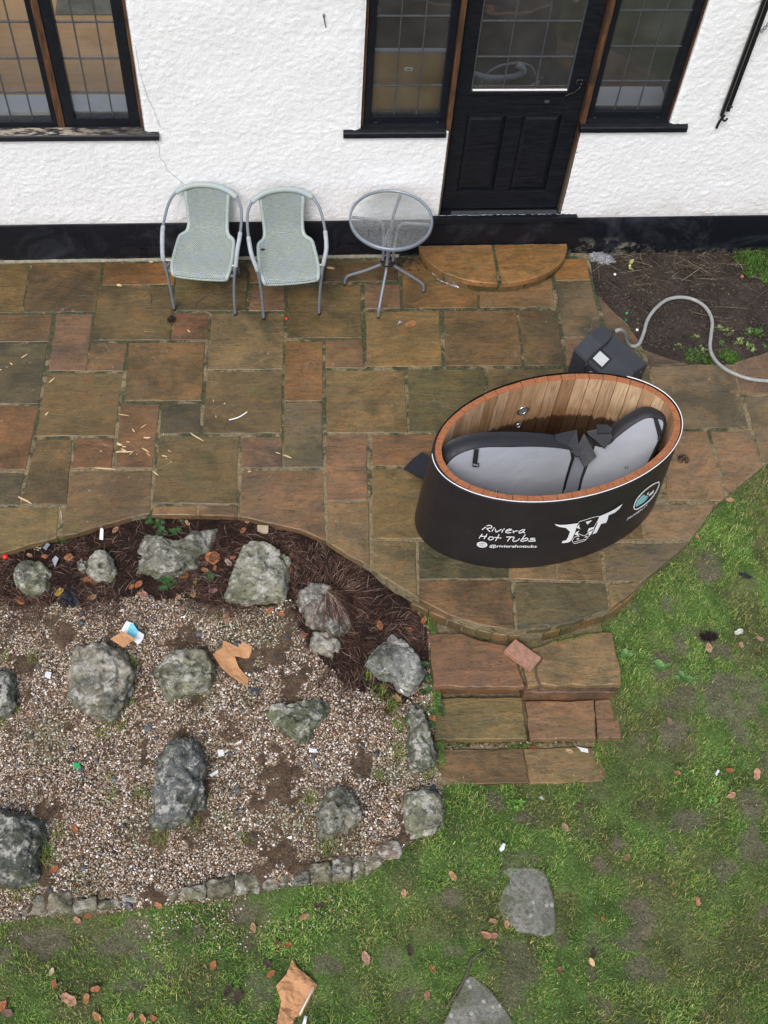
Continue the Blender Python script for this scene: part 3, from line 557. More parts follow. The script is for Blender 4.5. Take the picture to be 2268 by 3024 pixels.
# half round door step
hs_ = thing('half_round_step', 'half-moon stone step of two orange slabs below the black door', 'step')
def ell(cx, cy, rx, ry, a0, a1, n): return [Vector((cx+rx*math.cos(math.radians(a0+(a1-a0)*i/n)), cy+ry*math.sin(math.radians(a0+(a1-a0)*i/n)))) for i in range(n+1)]
hc = (1.648, 6.205)
la = ell(*hc, .565, .395, 180, 268.5, 12); slab('step_slab', [Vector((1.637, 6.205))]+la, .108, .045, (.25, .14, .06), hs_, amp=.004, tilt=0)
ra = ell(*hc, .565, .395, 271.5, 360, 12); slab('step_slab', [Vector((1.657, 6.205))]+ra, .108, .045, (.26, .145, .062), hs_, amp=.004, tilt=0)
mesh('mortar_core', [(p.x, p.y, .10) for p in ell(*hc, .545, .375, 180, 360, 24)]+[(p.x, p.y, 0) for p in ell(*hc, .545, .375, 180, 360, 24)], [tuple(range(25))]+[(i, 25+i, 26+i, i+1) for i in range(24)], M['mortar'], hs_)
for i in range(8):
    a0 = 182+i*22; q = ell(*hc, .557, .384, a0, a0+20.4, 3)+ell(*hc, .52, .35, a0+20.4, a0, 3); slab('riser_stone', q, .062, .08, random.choice([(.1, .08, .035), (.08, .07, .032), (.12, .085, .04)]), hs_, amp=.006, step=.03)

# ================================================================== house
WY = 6.225
house = thing('house', 'white roughcast house with black plinth, black leaded windows and black half-glazed door', 'house')
OPEN = [(-2.6, -.82, 1.165, 2.42), (.603, 1.2, 1.165, 2.42), (1.2, 2.112, .40, 2.42), (2.112, 2.715, 1.2, 2.42)]
xs = np.unique(np.round(np.concatenate([np.arange(-4.2, -2.6, .08), np.arange(-2.6, 4.3, .0125), np.arange(4.3, 6.4, .1)]+[[o[0], o[1]] for o in OPEN]+[[6.4]]), 4))
zs = np.unique(np.round(np.concatenate([np.arange(.36, 2.45, .0125), np.arange(2.45, 3.3, .06)]+[[o[2], o[3]] for o in OPEN]+[[3.3]]), 4))
X, Zg = np.meshgrid(xs, zs); x = X.ravel(); z = Zg.ravel()
n1 = fbm(x*60+fbm(x*15, z*15, 5, 2)*2, z*76, 50, 3); n2 = vnoise(x*55, z*65, 61); n3 = fbm(x*3, z*3, 70, 3)
relief = np.clip((n1-.36)*2.2, 0, 1)*.0056+(n2-.5)*.002+(n3-.5)*.012
yy = WY-.012-relief
edge = np.clip((z-.36)/.03, 0, 1); yy = yy*edge+(WY-.004-.006)*(1-edge)
for o in OPEN[:1]+OPEN[1:2]+OPEN[3:]:
    dx = np.maximum(np.maximum(o[0]-x, x-o[1]), 0); dz = np.maximum(np.maximum(o[2]-z, z-o[3]), 0); d = np.sqrt(dx*dx+dz*dz)
    yy += np.clip(1-d/.03, 0, 1)**2*.012
nx = len(xs); ii = (np.arange(nx-1)[None, :]+nx*np.arange(len(zs)-1)[:, None]).ravel(); F = np.stack([ii, ii+1, ii+1+nx, ii+nx], 1)
cx = x[F].mean(1); cz = z[F].mean(1); kp = np.ones(len(F), bool)
for o in OPEN: kp &= ~((cx > o[0]) & (cx < o[1]) & (cz > o[2]) & (cz < o[3]))
fastmesh('rendered_wall', np.stack([x, yy, z], 1), F[kp], M['stucco'], house, smooth=True)
# reveals and inner lining
def quad(name, P, m, parent=house): return mesh(name, P, [(0, 1, 2, 3)], m, parent)
for o in (OPEN[0], OPEN[3]):
    xe = o[1]; quad('reveal', [(xe, WY-.012, o[2]), (xe, WY+.24, o[2]), (xe, WY+.24, o[3]), (xe, WY-.012, o[3])], M['stucco'])
quad('reveal', [(OPEN[1][0], WY-.012, 1.165), (OPEN[1][0], WY+.24, 1.165), (OPEN[1][0], WY+.24, 2.42), (OPEN[1][0], WY-.012, 2.42)], M['stucco'])
for o in ((-2.6, -.82), (.603, 2.715)): quad('lintel', [(o[0], WY-.012, 2.42), (o[1], WY-.012, 2.42), (o[1], WY+.24, 2.42), (o[0], WY+.24, 2.42)], M['stucco'])
# inner face of the wall, room shells
bm = bmesh.new()
for (a, b, c, d) in ((-4.2, -2.6, .3, 3.3), (-2.6, -.82, .3, 1.16), (-2.6, -.82, 2.42, 3.3), (-.82, .603, .3, 3.3), (.603, 1.2, .3, 1.16), (.603, 2.715, 2.42, 3.3), (2.112, 2.715, .3, 1.19), (2.715, 6.4, .3, 3.3)):
    add_box(bm, a, b, WY+.2, WY+.25, c, d)
bobj('inner_wall', bm, M['inner'], house)
bm = bmesh.new(); add_box(bm, 0, 6.45, 7.5, 11, 2.6, 2.7); add_box(bm, -.1, .0, 6.5, 11, .3, 2.6); add_box(bm, -4.3, -4.2, 6.3, 11, -.2, 3.3); add_box(bm, 6.4, 6.5, 6.3, 11, -.2, 3.3)
add_box(bm, -4.2, 6.4, 10.9, 11, -.3, .9); add_box(bm, -4.2, 6.4, 10.9, 11, 2.2, 3.3); add_box(bm, .2, 4.5, 10.9, 11, .9, 2.2)
bobj('room_shell', bm, M['inner'], house)  # ceiling and far wall left partly open to let daylight in
box('roof_slab', 0, 6.6, 7.5, 11.2, 3.3, 3.45, M['slate'], house)  # unseen roof stops short so skylight brightens the rooms by the windows
box('interior_floor', -4.2, -.1, WY+.25, 10.9, .25, .35, M['tanfloor'], house); box('interior_floor', 0, 6.4, WY+.25, 10.9, .25, .35, M['greyfloor'], house)
# plinth
pxs = np.arange(-4.2, 6.45, .05); V = []; F2 = []
prof = [(-.01, -.12), (-.014, .05), (-.012, .2), (-.006, .335), (.0, .3515), (.03, .3515)]
for i, xx in enumerate(pxs):
    for dy, zz_ in prof: V.append((xx, WY+dy+(mnoise.noise(Vector((xx*3, zz_*4, 2)))*.006 if dy < 0 else 0), zz_))
k = len(prof)
for i in range(len(pxs)-1):
    for j in range(k-1): F2.append((i*k+j, (i+1)*k+j, (i+1)*k+j+1, i*k+j+1))
mesh('plinth', V, F2, M['plinth'], house, smooth=True)
# pale cement fillet at the foot of the plinth
V = []; F2 = []; pf = [(-.032, -.02), (-.028, .006), (-.012, .014)]
fx = np.arange(-3.2, .95, .03)
for i, xx in enumerate(fx):
    wv = mnoise.noise(Vector((xx*5, 3, 1)))*.008
    for dy, zz_ in pf: V.append((xx, WY+dy+wv*(dy < -.02), zz_+wv*.3))
for i in range(len(fx)-1):
    for j in range(2): F2.append((i*3+j, (i+1)*3+j, (i+1)*3+j+1, i*3+j+1))
mesh('cement_fillet', V, F2, simple('cement', (.26, .24, .18), .85, var=.4, sc=25), house)
# air bricks in the plinth
def airbrick(cxw, czw, wd=.21, ht=.07, cols=11, rows=3):
    fr = box('air_brick', cxw-wd/2, cxw+wd/2, WY-.022, WY-.008, czw-ht/2, czw+ht/2, M['plinth'], house, .002)
    bm = bmesh.new()
    for r in range(rows):
        for c in range(cols):
            x0 = cxw-wd/2+.012+(wd-.024)*c/cols; z0 = czw-ht/2+.008+(ht-.016)*r/rows
            add_box(bm, x0+.002, x0+(wd-.024)/cols-.004, WY-.0235, WY-.021, z0+.002, z0+(ht-.016)/rows-.004)
    props(bobj('vent_hole', bm, M['boxd'], fr), kind='stuff')
for (px, py) in ((392, 740), (458, 738), (1025, 735), (1990, 720)):
    p = ony(px, py, WY-.015); airbrick(p.x, max(p.z, .05))

def leaded(parent, x0, x1, z0, z1, vx, hz, y):
    xx = [x0]+vx+[x1]; zz_ = [z0]+hz+[z1]
    for i in range(len(xx)-1):
        for j in range(len(zz_)-1):
            a, b, c, d = xx[i], xx[i+1], zz_[j], zz_[j+1]; t = [random.uniform(-.0012, .0012) for _ in range(2)]
            mesh('pane', [(a, y-t[0], c), (b, y+t[0], c), (b, y+t[0]+t[1], d), (a, y-t[0]+t[1], d)], [(0, 1, 2, 3)], M['glass'], parent)
    for v in vx: box('lead_strip', v-.0045, v+.0045, y-.006, y+.004, z0, z1, M['lead'], parent, .0015)
    for h in hz: box('lead_strip', x0, x1, y-.0075, y+.005, h-.0045, h+.0045, M['lead'], parent, .0015)
def frame(name, x0, x1, z0, z1, y0, y1, wl, wb, m, parent, bev=.005, wt=None):
    bm = bmesh.new(); wt = wt or wl
    add_box(bm, x0, x0+wl, y0, y1, z0, z1, bev); add_box(bm, x1-wl, x1, y0, y1, z0, z1, bev); add_box(bm, x0+wl-.001, x1-wl+.001, y0+.001, y1, z0, z0+wb, bev); add_box(bm, x0+wl-.001, x1-wl+.001, y0+.001, y1, z1-wt, z1, bev)
    return bobj(name, bm, m, parent)
def sillmesh(x0, x1, xo0, xo1, ztop, th, proj, m, parent):
    """sill with horns: full depth between xo0 and xo1, horns beyond."""
    prof = [(-proj, ztop-th), (-proj, ztop-.01), (-proj+.008, ztop-.002), (-.012, ztop+.006)]
    xs_ = np.linspace(x0, x1, 40); V = []; F = []; n = len(prof)
    for xx in xs_:
        jog = mnoise.noise(Vector((xx*20, ztop, 0)))*.0015
        for dy, zz_ in prof: V.append((xx, WY+dy, zz_+jog))
        V.append((xx, WY+.02, ztop+.008)); V.append((xx, WY+.02, ztop-th))
    n = 6
    for i in range(39):
        for j in range(n): F.append((i*n+j, (i+1)*n+j, (i+1)*n+(j+1) % n, i*n+(j+1) % n))
    F.append(tuple(range(n))[::-1]); F.append(tuple(39*n+j for j in range(n)))
    s_ = mesh('window_sill', V, F, m, parent)
    mesh('sill_back', [(xo0, WY+.0, ztop+.0075), (xo1, WY+.0, ztop+.0075), (xo1, WY+.07, ztop+.02), (xo0, WY+.07, ztop+.02)], [(0, 1, 2, 3)], m, parent)
    return s_
YF, YG = WY+.035, WY+.062
def window_part(label): o = bpy.data.objects.new('window', None); C.objects.link(o); o.parent = house; o['label'] = label; return o
# left window
wl = window_part('wide leaded casement window with peeling sill')
frame('casement', -1.332, -.846, 1.175, 2.40, YF, YF+.055, .07, .062, M['pvc'], wl)
leaded(wl, -1.262, -.916, 1.237, 2.33, [-1.158, -1.02], [1.423, 1.672, 1.925, 2.18], YG)
frame('casement', -1.865, -1.379, 1.175, 2.40, YF, YF+.055, .035, .035, M['pvc'], wl)
leaded(wl, -1.83, -1.414, 1.21, 2.36, [-1.673, -1.536], [1.423, 1.672, 1.925, 2.18], YG)
frame('casement', -2.39, -1.905, 1.175, 2.40, YF, YF+.055, .07, .062, M['pvc'], wl)
leaded(wl, -2.32, -1.975, 1.237, 2.33, [-2.21, -2.09], [1.423, 1.672, 1.925, 2.18], YG)
for a, b in ((-1.379, -1.332), (-1.905, -1.865), (-.846, -.821)): box('timber_mullion', a+.001, b-.001, YF-.008, YF+.07, 1.172, 2.415, M['timber'], wl, .003)
box('timber_rail', -2.6, -.821, YF-.012, YF+.08, 1.166, 1.178, M['pvc'], wl, .002)
sillmesh(-2.7, -.729, -2.6, -.822, 1.163, .045, .042, M['sill'], wl)
box('inner_sill', -2.6, -.83, YF+.075, YF+.24, 1.20, 1.236, M['white'], wl, .003)
# middle window
wm = window_part('narrow leaded window left of the door')
frame('casement', .626, 1.182, 1.178, 2.40, YF, YF+.055, .05, .062, M['pvc'], wm)
leaded(wm, .676, 1.132, 1.24, 2.35, [.830, .982], [1.467, 1.718, 1.972, 2.2], YG)
box('timber_surround', .605, .624, YF-.02, YF+.07, 1.172, 2.415, M['timber'], wm, .003)
sillmesh(.488, 1.181, .604, 1.181, 1.170, .045, .042, M['wblack'], wm)
for sx in (.70, 1.115): box('drain_slot', sx, sx+.02, YF-.0015, YF+.004, 1.192, 1.197, M['lead'], wm)
box('inner_sill', .61, 1.18, YF+.075, YF+.22, 1.19, 1.21, M['white'], wm, .003)
# right window
wr = window_part('narrow leaded window right of the door')
frame('casement', 2.134, 2.708, 1.207, 2.40, YF, YF+.055, .05, .065, M['pvc'], wr)
leaded(wr, 2.184, 2.658, 1.272, 2.35, [2.331, 2.49], [1.499, 1.761, 2.017, 2.24], YG)
box('timber_surround', 2.708, 2.716, YF-.03, YF+.07, 1.2, 2.415, M['timber'], wr, .002)
sillmesh(2.094, 2.842, 2.114, 2.714, 1.204, .045, .042, M['wblack'], wr)
for sx in (2.19, 2.63): box('drain_slot', sx, sx+.02, YF-.0015, YF+.004, 1.222, 1.227, M['lead'], wr)
box('inner_sill', 2.12, 2.71, YF+.075, YF+.27, 1.225, 1.266, M['white'], wr, .003)
# door with its posts
door = bpy.data.objects.new('door', None); C.objects.link(door); door.parent = house; door['label'] = 'black door with leaded glass above two panels'
box('door_post', 1.184, 1.214, YF-.045, YF+.09, .405, 2.415, M['timber'], door, .003); box('door_post', 2.096, 2.130, YF-.045, YF+.09, .405, 2.415, M['timber'], door, .003)
bm = bmesh.new()
for a, b, c, d in ((1.217, 1.325, .415, 2.40), (1.972, 2.092, .415, 2.40), (1.325, 1.972, .415, .575), (1.325, 1.972, 1.235, 1.44), (1.325, 1.972, 2.3, 2.40), (1.592, 1.706, .575, 1.235)): add_box(bm, a, b, YF+.002, YF+.045, c, d, .004)
bobj('door_frame', bm, M['wblack'], door)
for a, b in ((1.325, 1.592), (1.706, 1.972)):
    V = [(a, YF+.028, .575), (b, YF+.028, .575), (b, YF+.028, 1.235), (a, YF+.028, 1.235), (a+.035, YF+.012, .61), (b-.035, YF+.012, .61), (b-.035, YF+.012, 1.2), (a+.035, YF+.012, 1.2)]
    mesh('door_panel', V, [(0, 1, 5, 4), (1, 2, 6, 5), (2, 3, 7, 6), (3, 0, 4, 7), (4, 5, 6, 7)], M['wblack'], door)
leaded(door, 1.325, 1.972, 1.44, 2.3, [1.54, 1.754], [1.689, 1.945, 2.18], YF+.02)
frame('glazing_bead', 1.322, 1.975, 1.437, 2.303, YF+.004, YF+.022, .011, .012, M['lead'], door, .001)
box('glazing_edge', 1.334, 1.965, YF-.001, YF+.006, 1.441, 1.452, M['white'], door, .001)
box('weather_bar', 1.3, 1.98, YF-.008, YF+.004, 1.418, 1.437, M['wblack'], door, .003)
bm = bmesh.new(); add_box(bm, 1.16, 2.235, WY-.05, WY+.055, .352, .398, .006); bobj('threshold', bm, M['wblack'], door)
box('threshold_strip', 1.3, 2.09, WY-.01, WY+.03, .398, .4015, M['lead'], door)
for zz_ in (.62, 1.62): 
    bm = bmesh.new(); add_box(bm, 1.209, 1.222, YF-.012, YF+.004, zz_, zz_+.1, .004); bobj('hinge', bm, M['brass'], door)
# latch rosette and lever on the right stile
hz0 = 1.505; hx = 2.037
bm = bmesh.new()
for a in range(4):
    an = math.radians(45+90*a); r_ = bmesh.ops.create_uvsphere(bm, u_segments=8, v_segments=6, radius=.016)
    for v in r_['verts']: v.co = Vector((hx+.02*math.cos(an)+v.co.x, YF-.006+v.co.y*.5, hz0+.02*math.sin(an)+v.co.z))
for a in range(4):
    an = math.radians(90*a); r_ = bmesh.ops.create_uvsphere(bm, u_segments=8, v_segments=6, radius=.011)
    for v in r_['verts']: v.co = Vector((hx+.022*math.cos(an)+v.co.x, YF-.008+v.co.y*.5, hz0+.022*math.sin(an)+v.co.z))
bobj('latch_plate', bm, M['iron'], door, True)
tube('door_handle', catmull([(hx, YF-.005, hz0-.01), (hx, YF-.03, hz0-.015), (hx-.03, YF-.034, hz0-.05), (hx-.055, YF-.03, hz0-.065), (hx-.085, YF-.03, hz0-.085)], 5), .006, M['iron'], door, 8)
box('letter_scar', 1.83, 1.86, YF-.001, YF+.003, 1.345, 1.365, M['lead'], door)
# wall crack, hooks
def wallline(name, pts, r, m, parent, y=WY-.02): return tube(name, [ony(px, py, y) for px, py in pts], r, m, parent, 5)
Z1 = zm(0, 0, .68354)
crk = [Z1(*p) for p in ((585, 200), (600, 300), (612, 340), (640, 430), (662, 470), (680, 520), (693, 550))]
crk2 = [Z1(*p) for p in ((668, 606), (688, 635), (690, 680), (712, 705), (720, 735), (760, 765), (792, 795))]
for c_ in (crk, crk2): wallline('render_crack', c_, .0013, simple('crack shade', (.45, .45, .45), .9), house, WY-.0165)
props(wallline('wall_hook', [Z1(*p) for p in ((1408, 120), (1403, 95), (1399, 75), (1404, 66), (1400, 60), (1395, 66), (1398, 78))], .003, M['iron'], None, WY-.024), 'small bent wire hook stuck in the white wall between the windows', 'hook')
# black iron stay on the wall at the right
st = thing('awning_stay', 'long black metal double rod hanging on the white wall right of the windows', 'rod')
def WP(px, py, y): return ony(2050+px*.18076, py*.18076, y)
box('rail', 3.032, 3.052, WY-.055, WY-.035, 1.30, 2.6, M['iron'], st, .003); box('rail', 3.060, 3.085, WY-.058, WY-.03, 1.34, 2.6, M['iron'], st, .003)
box('bright_edge', 3.0535, 3.0585, WY-.05, WY-.036, 1.32, 2.6, simple('worn metal', (.3, .3, .26), .4, .6), st)
tube('tip', catmull([WP(500, 1880, WY-.05), WP(440, 1950, WY-.055), WP(400, 2010, WY-.055), WP(365, 2090, WY-.05)], 5), .009, M['iron'], st, 8)
tube('clasp', catmull([WP(470, 1850, WY-.05), WP(455, 1930, WY-.06), WP(500, 1975, WY-.06), WP(545, 1930, WY-.055)], 5), .007, M['iron'], st, 8)
tube('clasp', [WP(560, 1745, WY-.06), WP(625, 1748, WY-.055)], .006, M['iron'], st, 8)
V = []
for kk in range(6): tube('chain_link', [Vector((3.1+.012*kk+.008*math.cos(a), WY-.05+.003*(kk % 2)*math.sin(a), 1.95+.022*kk+.011*math.sin(a))) for a in np.linspace(0, 2*math.pi, 11)[:-1]], .0025, M['iron'], st, 5, True)
# things behind the glass
cb = thing('cabinet', 'beech board with a small white sticker standing behind the middle window', 'cabinet')
box('board', .55, 1.25, YF+.10, YF+.12, .36, 1.655, M['cabinet'], cb, .002); box('white_edge', .55, 1.25, YF+.098, YF+.135, 1.655, 1.667, M['white'], cb, .002)
pq = ony(1030+623*.2833, 718*.2833, YF+.098); box('sticker', pq.x-.027, pq.x+.027, YF+.0965, YF+.0995, pq.z-.014, pq.z+.014, M['paper'], cb); box('barcode', pq.x-.014, pq.x+.014, YF+.0955, YF+.0965, pq.z-.006, pq.z+.003, M['glyph'], cb)
dp = [ony(*zm(1350, 0, .422)(x_, y_), YF+.35) for x_, y_ in ((120, 520), (220, 545), (330, 545), (420, 530), (465, 500), (455, 470), (420, 450))]
props(tube('duct', catmull(dp, 6), .022, M['duct'], None, 10), 'white flexible hose lying in a curve behind the glass of the black door', 'hose')
dr = [ony(*zm(1350, 0, .422)(x_, y_), YF+.5) for x_, y_ in ((160, 620), (180, 560), (230, 500), (300, 460), (380, 445), (450, 440), (520, 470), (545, 520))]
props(tube('cable', catmull(dr, 6), .008, M['duct'], None, 8), 'thin pale cable looped above the hose behind the door glass', 'cable')
rp_ = onz(163, 42, .36); rg = box('reflection_patch', rp_.x, rp_.x+.75, rp_.y, rp_.y+.6, .352, .362, M['reflection']); props(rg, 'grey-green patch added behind the left window to stand in for a reflection', 'reflection')  # added floor patch in place of a reflection in the left window
# ================================================================== tub
TH = .75; TC = np.array([1.680, 3.967]); TA, TB_ = .787, .453; TR = math.radians(12.367); TFL = .055
def tubp(phi, z, k=1.0, out=0.0):
    a, b = TA*k, TB_*k; cx, cy = math.cos(phi), math.sin(phi); nx_, ny_ = cx/a, cy/b; L = math.hypot(nx_, ny_)
    x_, y_ = a*cx+out*nx_/L, b*cy+out*ny_/L
    return Vector((TC[0]+x_*math.cos(TR)-y_*math.sin(TR), TC[1]+x_*math.sin(TR)+y_*math.cos(TR), z))
def tubs(z): return 1+TFL*(1-z/TH)
def tubhit(px, py, out=.003):
    out = out*2.2+.002
    d = ray(px, py); o = np.array([0, 0, CAM_H]); ts = np.linspace((TH-.0-CAM_H)/d[2], (0-CAM_H)/d[2], 60); prev = None
    def f(t):
        p = o+d*t; q = p[:2]-TC; u = q[0]*math.cos(TR)+q[1]*math.sin(TR); v = -q[0]*math.sin(TR)+q[1]*math.cos(TR)
        return (u/TA)**2+(v/TB_)**2-(tubs(p[2])+out/.6)**2
    lo, hi = None, None
    for t in ts:
        if f(t) < 0: hi = t; break
        lo = t
    if hi is None or lo is None: t = ts[-1] if hi is None else hi
    else:
        for _ in range(30):
            m_ = (lo+hi)/2
            if f(m_) < 0: hi = m_
            else: lo = m_
        t = hi
    return Vector(o+d*t)
tub = thing('cold_plunge_tub', 'oval wooden tub wrapped in black vinyl with white logos, standing on the paving', 'tub')
# staves
NS = 44; phs = []; L = [0]; N = 720
for i in range(N): L.append(L[-1]+(tubp(2*math.pi*(i+1)/N, 0)-tubp(2*math.pi*i/N, 0)).length)
for k in range(NS+1): phs.append(2*math.pi*np.interp(L[-1]*k/NS, L, range(N+1))/N)
for k in range(NS):
    a, b = phs[k]+.003, phs[k+1]-.003; V = []; j = random.uniform(-.0015, .0015)
    zt = TH-.002+random.uniform(-.002, .003)
    for z in (0.04, zt-.004, zt):
        ins = .0025 if z == zt else 0
        for ph in (a, (a+b)/2, b):
            V.append(tubp(ph, z, tubs(z), -.003-ins))
        for ph in (b, (a+b)/2, a): V.append(tubp(ph, z, tubs(z), -.046+j+ins))
    F = [(12, 13, 14, 15, 16, 17)]+[(i+6*r, (i+1) % 6+6*r, (i+1) % 6+6*(r+1), i+6*(r+1)) for r in (0, 1) for i in range(6)]
    o = mesh('stave', V, F, [M['stave'], M['stavetop']], tub, fm=[1]+[0]*6+[1]*6)
    cc = random.choice([(.42, .275, .165), (.48, .335, .21), (.36, .225, .13), (.42, .29, .18), (.53, .39, .25), (.30, .18, .10)]); o.color = (*cc, 1)
V = [tubp(2*math.pi*i/60, .06, 1.0, -.04) for i in range(60)]; mesh('tub_floor', V, [tuple(range(60))], M['stave'], tub).color = (.15, .08, .04, 1)
# outer skin
V = []; F = []; zs_ = [0.0, .02, .15, .3, .45, .6, .72, TH+.004]; n = 128
for z in zs_:
    for i in range(n):
        ph = 2*math.pi*i/n; lo_ = .004+.012*max(0, math.cos(ph-math.pi*1.02))**12*(1 if z > .5 else 1.6)
        V.append(tubp(ph, z, tubs(z), lo_ if z > 0 else lo_-.008))
for r in range(len(zs_)-1):
    for i in range(n): F.append((r*n+i, r*n+(i+1) % n, (r+1)*n+(i+1) % n, (r+1)*n+i))
m0 = len(V)
for i in range(n):
    V.append(tubp(2*math.pi*i/n, TH+.004, 1, -.0005))
for i in range(n): F.append(((len(zs_)-1)*n+i, (len(zs_)-1)*n+(i+1) % n, m0+(i+1) % n, m0+i))
skin = mesh('wrap', V, F, [M['vinyl']], tub, smooth=True)
pth = [tubp(2*math.pi*i/120+.28, TH+.006, 1, .0035+.012*max(0, math.cos(2*math.pi*i/120+.28-math.pi*1.02))**12) for i in range(2, 118) if not (.62 < 2*math.pi*i/120+.28 < 2.75)]
p1_ = [tubp(t, TH+.006, 1, .0045+.012*max(0, math.cos(t-math.pi*1.02))**12) for t in np.linspace(3.02, 2*math.pi+.75, 90)]
tube('white_edge', p1_, .0032, M['print'], skin, 6)
# jets on the far inner wall
for (px, py, r_, nm) in ((1250+610*.48222, 1100+230*.48222, .036, 'jet'), (1250+582*.48222, 1100+323*.48222, .02, 'outlet')):
    best = None
    for ph in np.linspace(.5, 2.9, 240):
        for z in np.linspace(.1, .72, 90):
            p = tubp(ph, z, tubs(z), -.05); v = np.array([p.x, p.y, p.z-CAM_H]); q = (1134+FPX*(R_@v)/(F_@v), 1512+FPX*(D_@v)/(F_@v)); e = (q[0]-px)**2+(q[1]-py)**2
            if best is None or e < best[0]: best = (e, ph, z, p)
    _, ph, z, p = best; nrm = (tubp(ph, z, 1, -.1)-tubp(ph, z, 1, 0)).normalized(); t1 = Vector((-nrm.y, nrm.x, 0)); up = Vector((0, 0, 1))
    ring = [p+t1*r_*math.cos(a)+up*r_*math.sin(a)+nrm*.004 for a in np.linspace(0, 2*math.pi, 25)[:-1]]
    jo = tube(nm, ring, .007, M['chrome'], tub, 8, True)
    mesh('jet_face', [q+nrm*.001 for q in ring], [tuple(range(24))], simple('jet grey', (.2, .19, .17), .4), jo)
# prints on the wrap
def shape(name, polys, mat, out, parent=skin, Zf=None):
    bm = bmesh.new()
    for P in polys:
        vs = [bm.verts.new((x_, y_, 0)) for x_, y_ in [Zf(*p) for p in P]]
        try: bm.faces.new(vs)
        except ValueError: pass
    bmesh.ops.triangulate(bm, faces=bm.faces[:])
    for _ in range(4):
        es = [e for e in bm.edges if e.calc_length() > 9]
        if not es: break
        bmesh.ops.subdivide_edges(bm, edges=es, cuts=1); bmesh.ops.triangulate(bm, faces=bm.faces[:])
    for v in bm.verts: v.co = tubhit(v.co.x, v.co.y, out)
    return bobj(name, bm, mat, parent)
def stroke(P, wd, Zf=None, closed=False):
    """list of quads/joint polygons following a polyline, in zoom pixels"""
    out = []; P = [Vector(p) for p in P]
    if closed: P.append(P[0])
    P3 = [p.to_3d() for p in P]
    S = [Vector((p.x, p.y)) for p in (catmull(P3, 4) if len(P3) > 2 else P3)]
    for a, b in zip(S[:-1], S[1:]):
        d = (b-a); 
        if d.length < 1e-6: continue
        d.normalize(); nn = Vector((-d.y, d.x))*wd/2; e = d*wd*.3
        out.append([tuple(a+nn-e), tuple(b+nn+e), tuple(b-nn+e), tuple(a-nn-e)])
    return out
G3 = zm(1390, 1530, .13864); G2 = zm(1620, 1410, .21097)
riv = {'r': [[(245, 243), (285, 215), (325, 190)], [(345, 165), (400, 155), (450, 175), (440, 205), (400, 215), (345, 225), (380, 260), (412, 290)]], 'i': [[(478, 235), (455, 282)], [(492, 212), (510, 209)]],
 'v': [[(525, 235), (545, 295), (600, 270), (655, 240)]], 'ii': [[(690, 250), (665, 302)], [(706, 233), (724, 230)]], 'e': [[(755, 278), (830, 265), (872, 245), (820, 235), (760, 265), (748, 300), (800, 315), (858, 305)]],
 'rr': [[(905, 265), (910, 315)], [(910, 300), (950, 280), (998, 268)]], 'a': [[(1150, 245), (1090, 255), (1030, 290), (1040, 318), (1100, 300), (1155, 250)], [(1155, 250), (1125, 290), (1150, 318)]]}
hot = {'H': [[(245, 340), (210, 385), (180, 428)], [(345, 345), (315, 395), (285, 442)], [(205, 385), (335, 393)]], 'o': [[(410, 400), (378, 440), (420, 465), (480, 440), (470, 405), (410, 400)]], 't': [[(605, 352), (570, 415), (530, 482)], [(510, 412), (648, 425)]],
 'T': [[(765, 402), (918, 403)], [(855, 405), (815, 450), (785, 490)]], 'u': [[(935, 415), (895, 465), (920, 495), (990, 480), (1040, 435)]], 'b': [[(1160, 355), (1110, 430), (1065, 485), (1130, 490), (1215, 455), (1195, 425), (1110, 450)]],
 's': [[(1365, 430), (1290, 435), (1275, 455), (1360, 465), (1370, 485), (1300, 492), (1225, 487)]]}
for dct, nm in ((riv, 'lettering'), (hot, 'lettering')):
    polys = [q for strokes in dct.values() for s_ in strokes for q in stroke(s_, 19)]
    shape(nm, polys, M['print'], .0045, Zf=G3)
shape('badge', [[(242+112*math.cos(a), 565+62*math.sin(a)+.04*112*math.cos(a)) for a in np.linspace(0, 2*math.pi, 29)[:-1]]], M['print'], .0045, Zf=G3)
gl = stroke([(180, 575), (185, 545), (215, 533), (280, 536), (308, 560), (300, 592), (265, 600), (195, 592)], 10, closed=True)+stroke([(240+26*math.cos(a), 563+17*math.sin(a)) for a in np.linspace(0, 2*math.pi, 9)[:-1]], 9, closed=True)
shape('badge_glyph', gl, M['glyph'], .0062, Zf=G3)
def textshape(s_, x0, y0, x1, y1, upv, mat, Zf, off=.012):
    cu = bpy.data.curves.new('t', 'FONT'); cu.body = s_; cu.size = 1; cu.offset = off; cu.resolution_u = 2
    ob = bpy.data.objects.new('t', cu); C.objects.link(ob); dg = bpy.context.evaluated_depsgraph_get(); me = ob.evaluated_get(dg).to_mesh()
    wd = max(v.co.x for v in me.vertices); bm = bmesh.new(); bm.from_mesh(me); bpy.data.objects.remove(ob)
    for v in bm.verts:
        t = v.co.x/wd; q = Zf(x0+(x1-x0)*t+upv[0]*v.co.y, y0+(y1-y0)*t+upv[1]*v.co.y); v.co = (q[0], q[1], 0)
    for v in bm.verts: v.co = tubhit(v.co.x, v.co.y, .0045)
    return bobj('lettering', bm, mat, skin)
textshape('@rivierahottubs', 388, 622, 1405, 628, (18, -78), M['print'], G3, .018)
Jp = [(85, 652), (160, 665), (250, 662), (415, 640), (400, 680), (360, 790), (320, 880), (285, 905), (240, 915), (185, 920), (195, 890), (245, 880), (270, 840), (300, 760), (325, 705), (240, 705), (160, 695), (110, 675)]
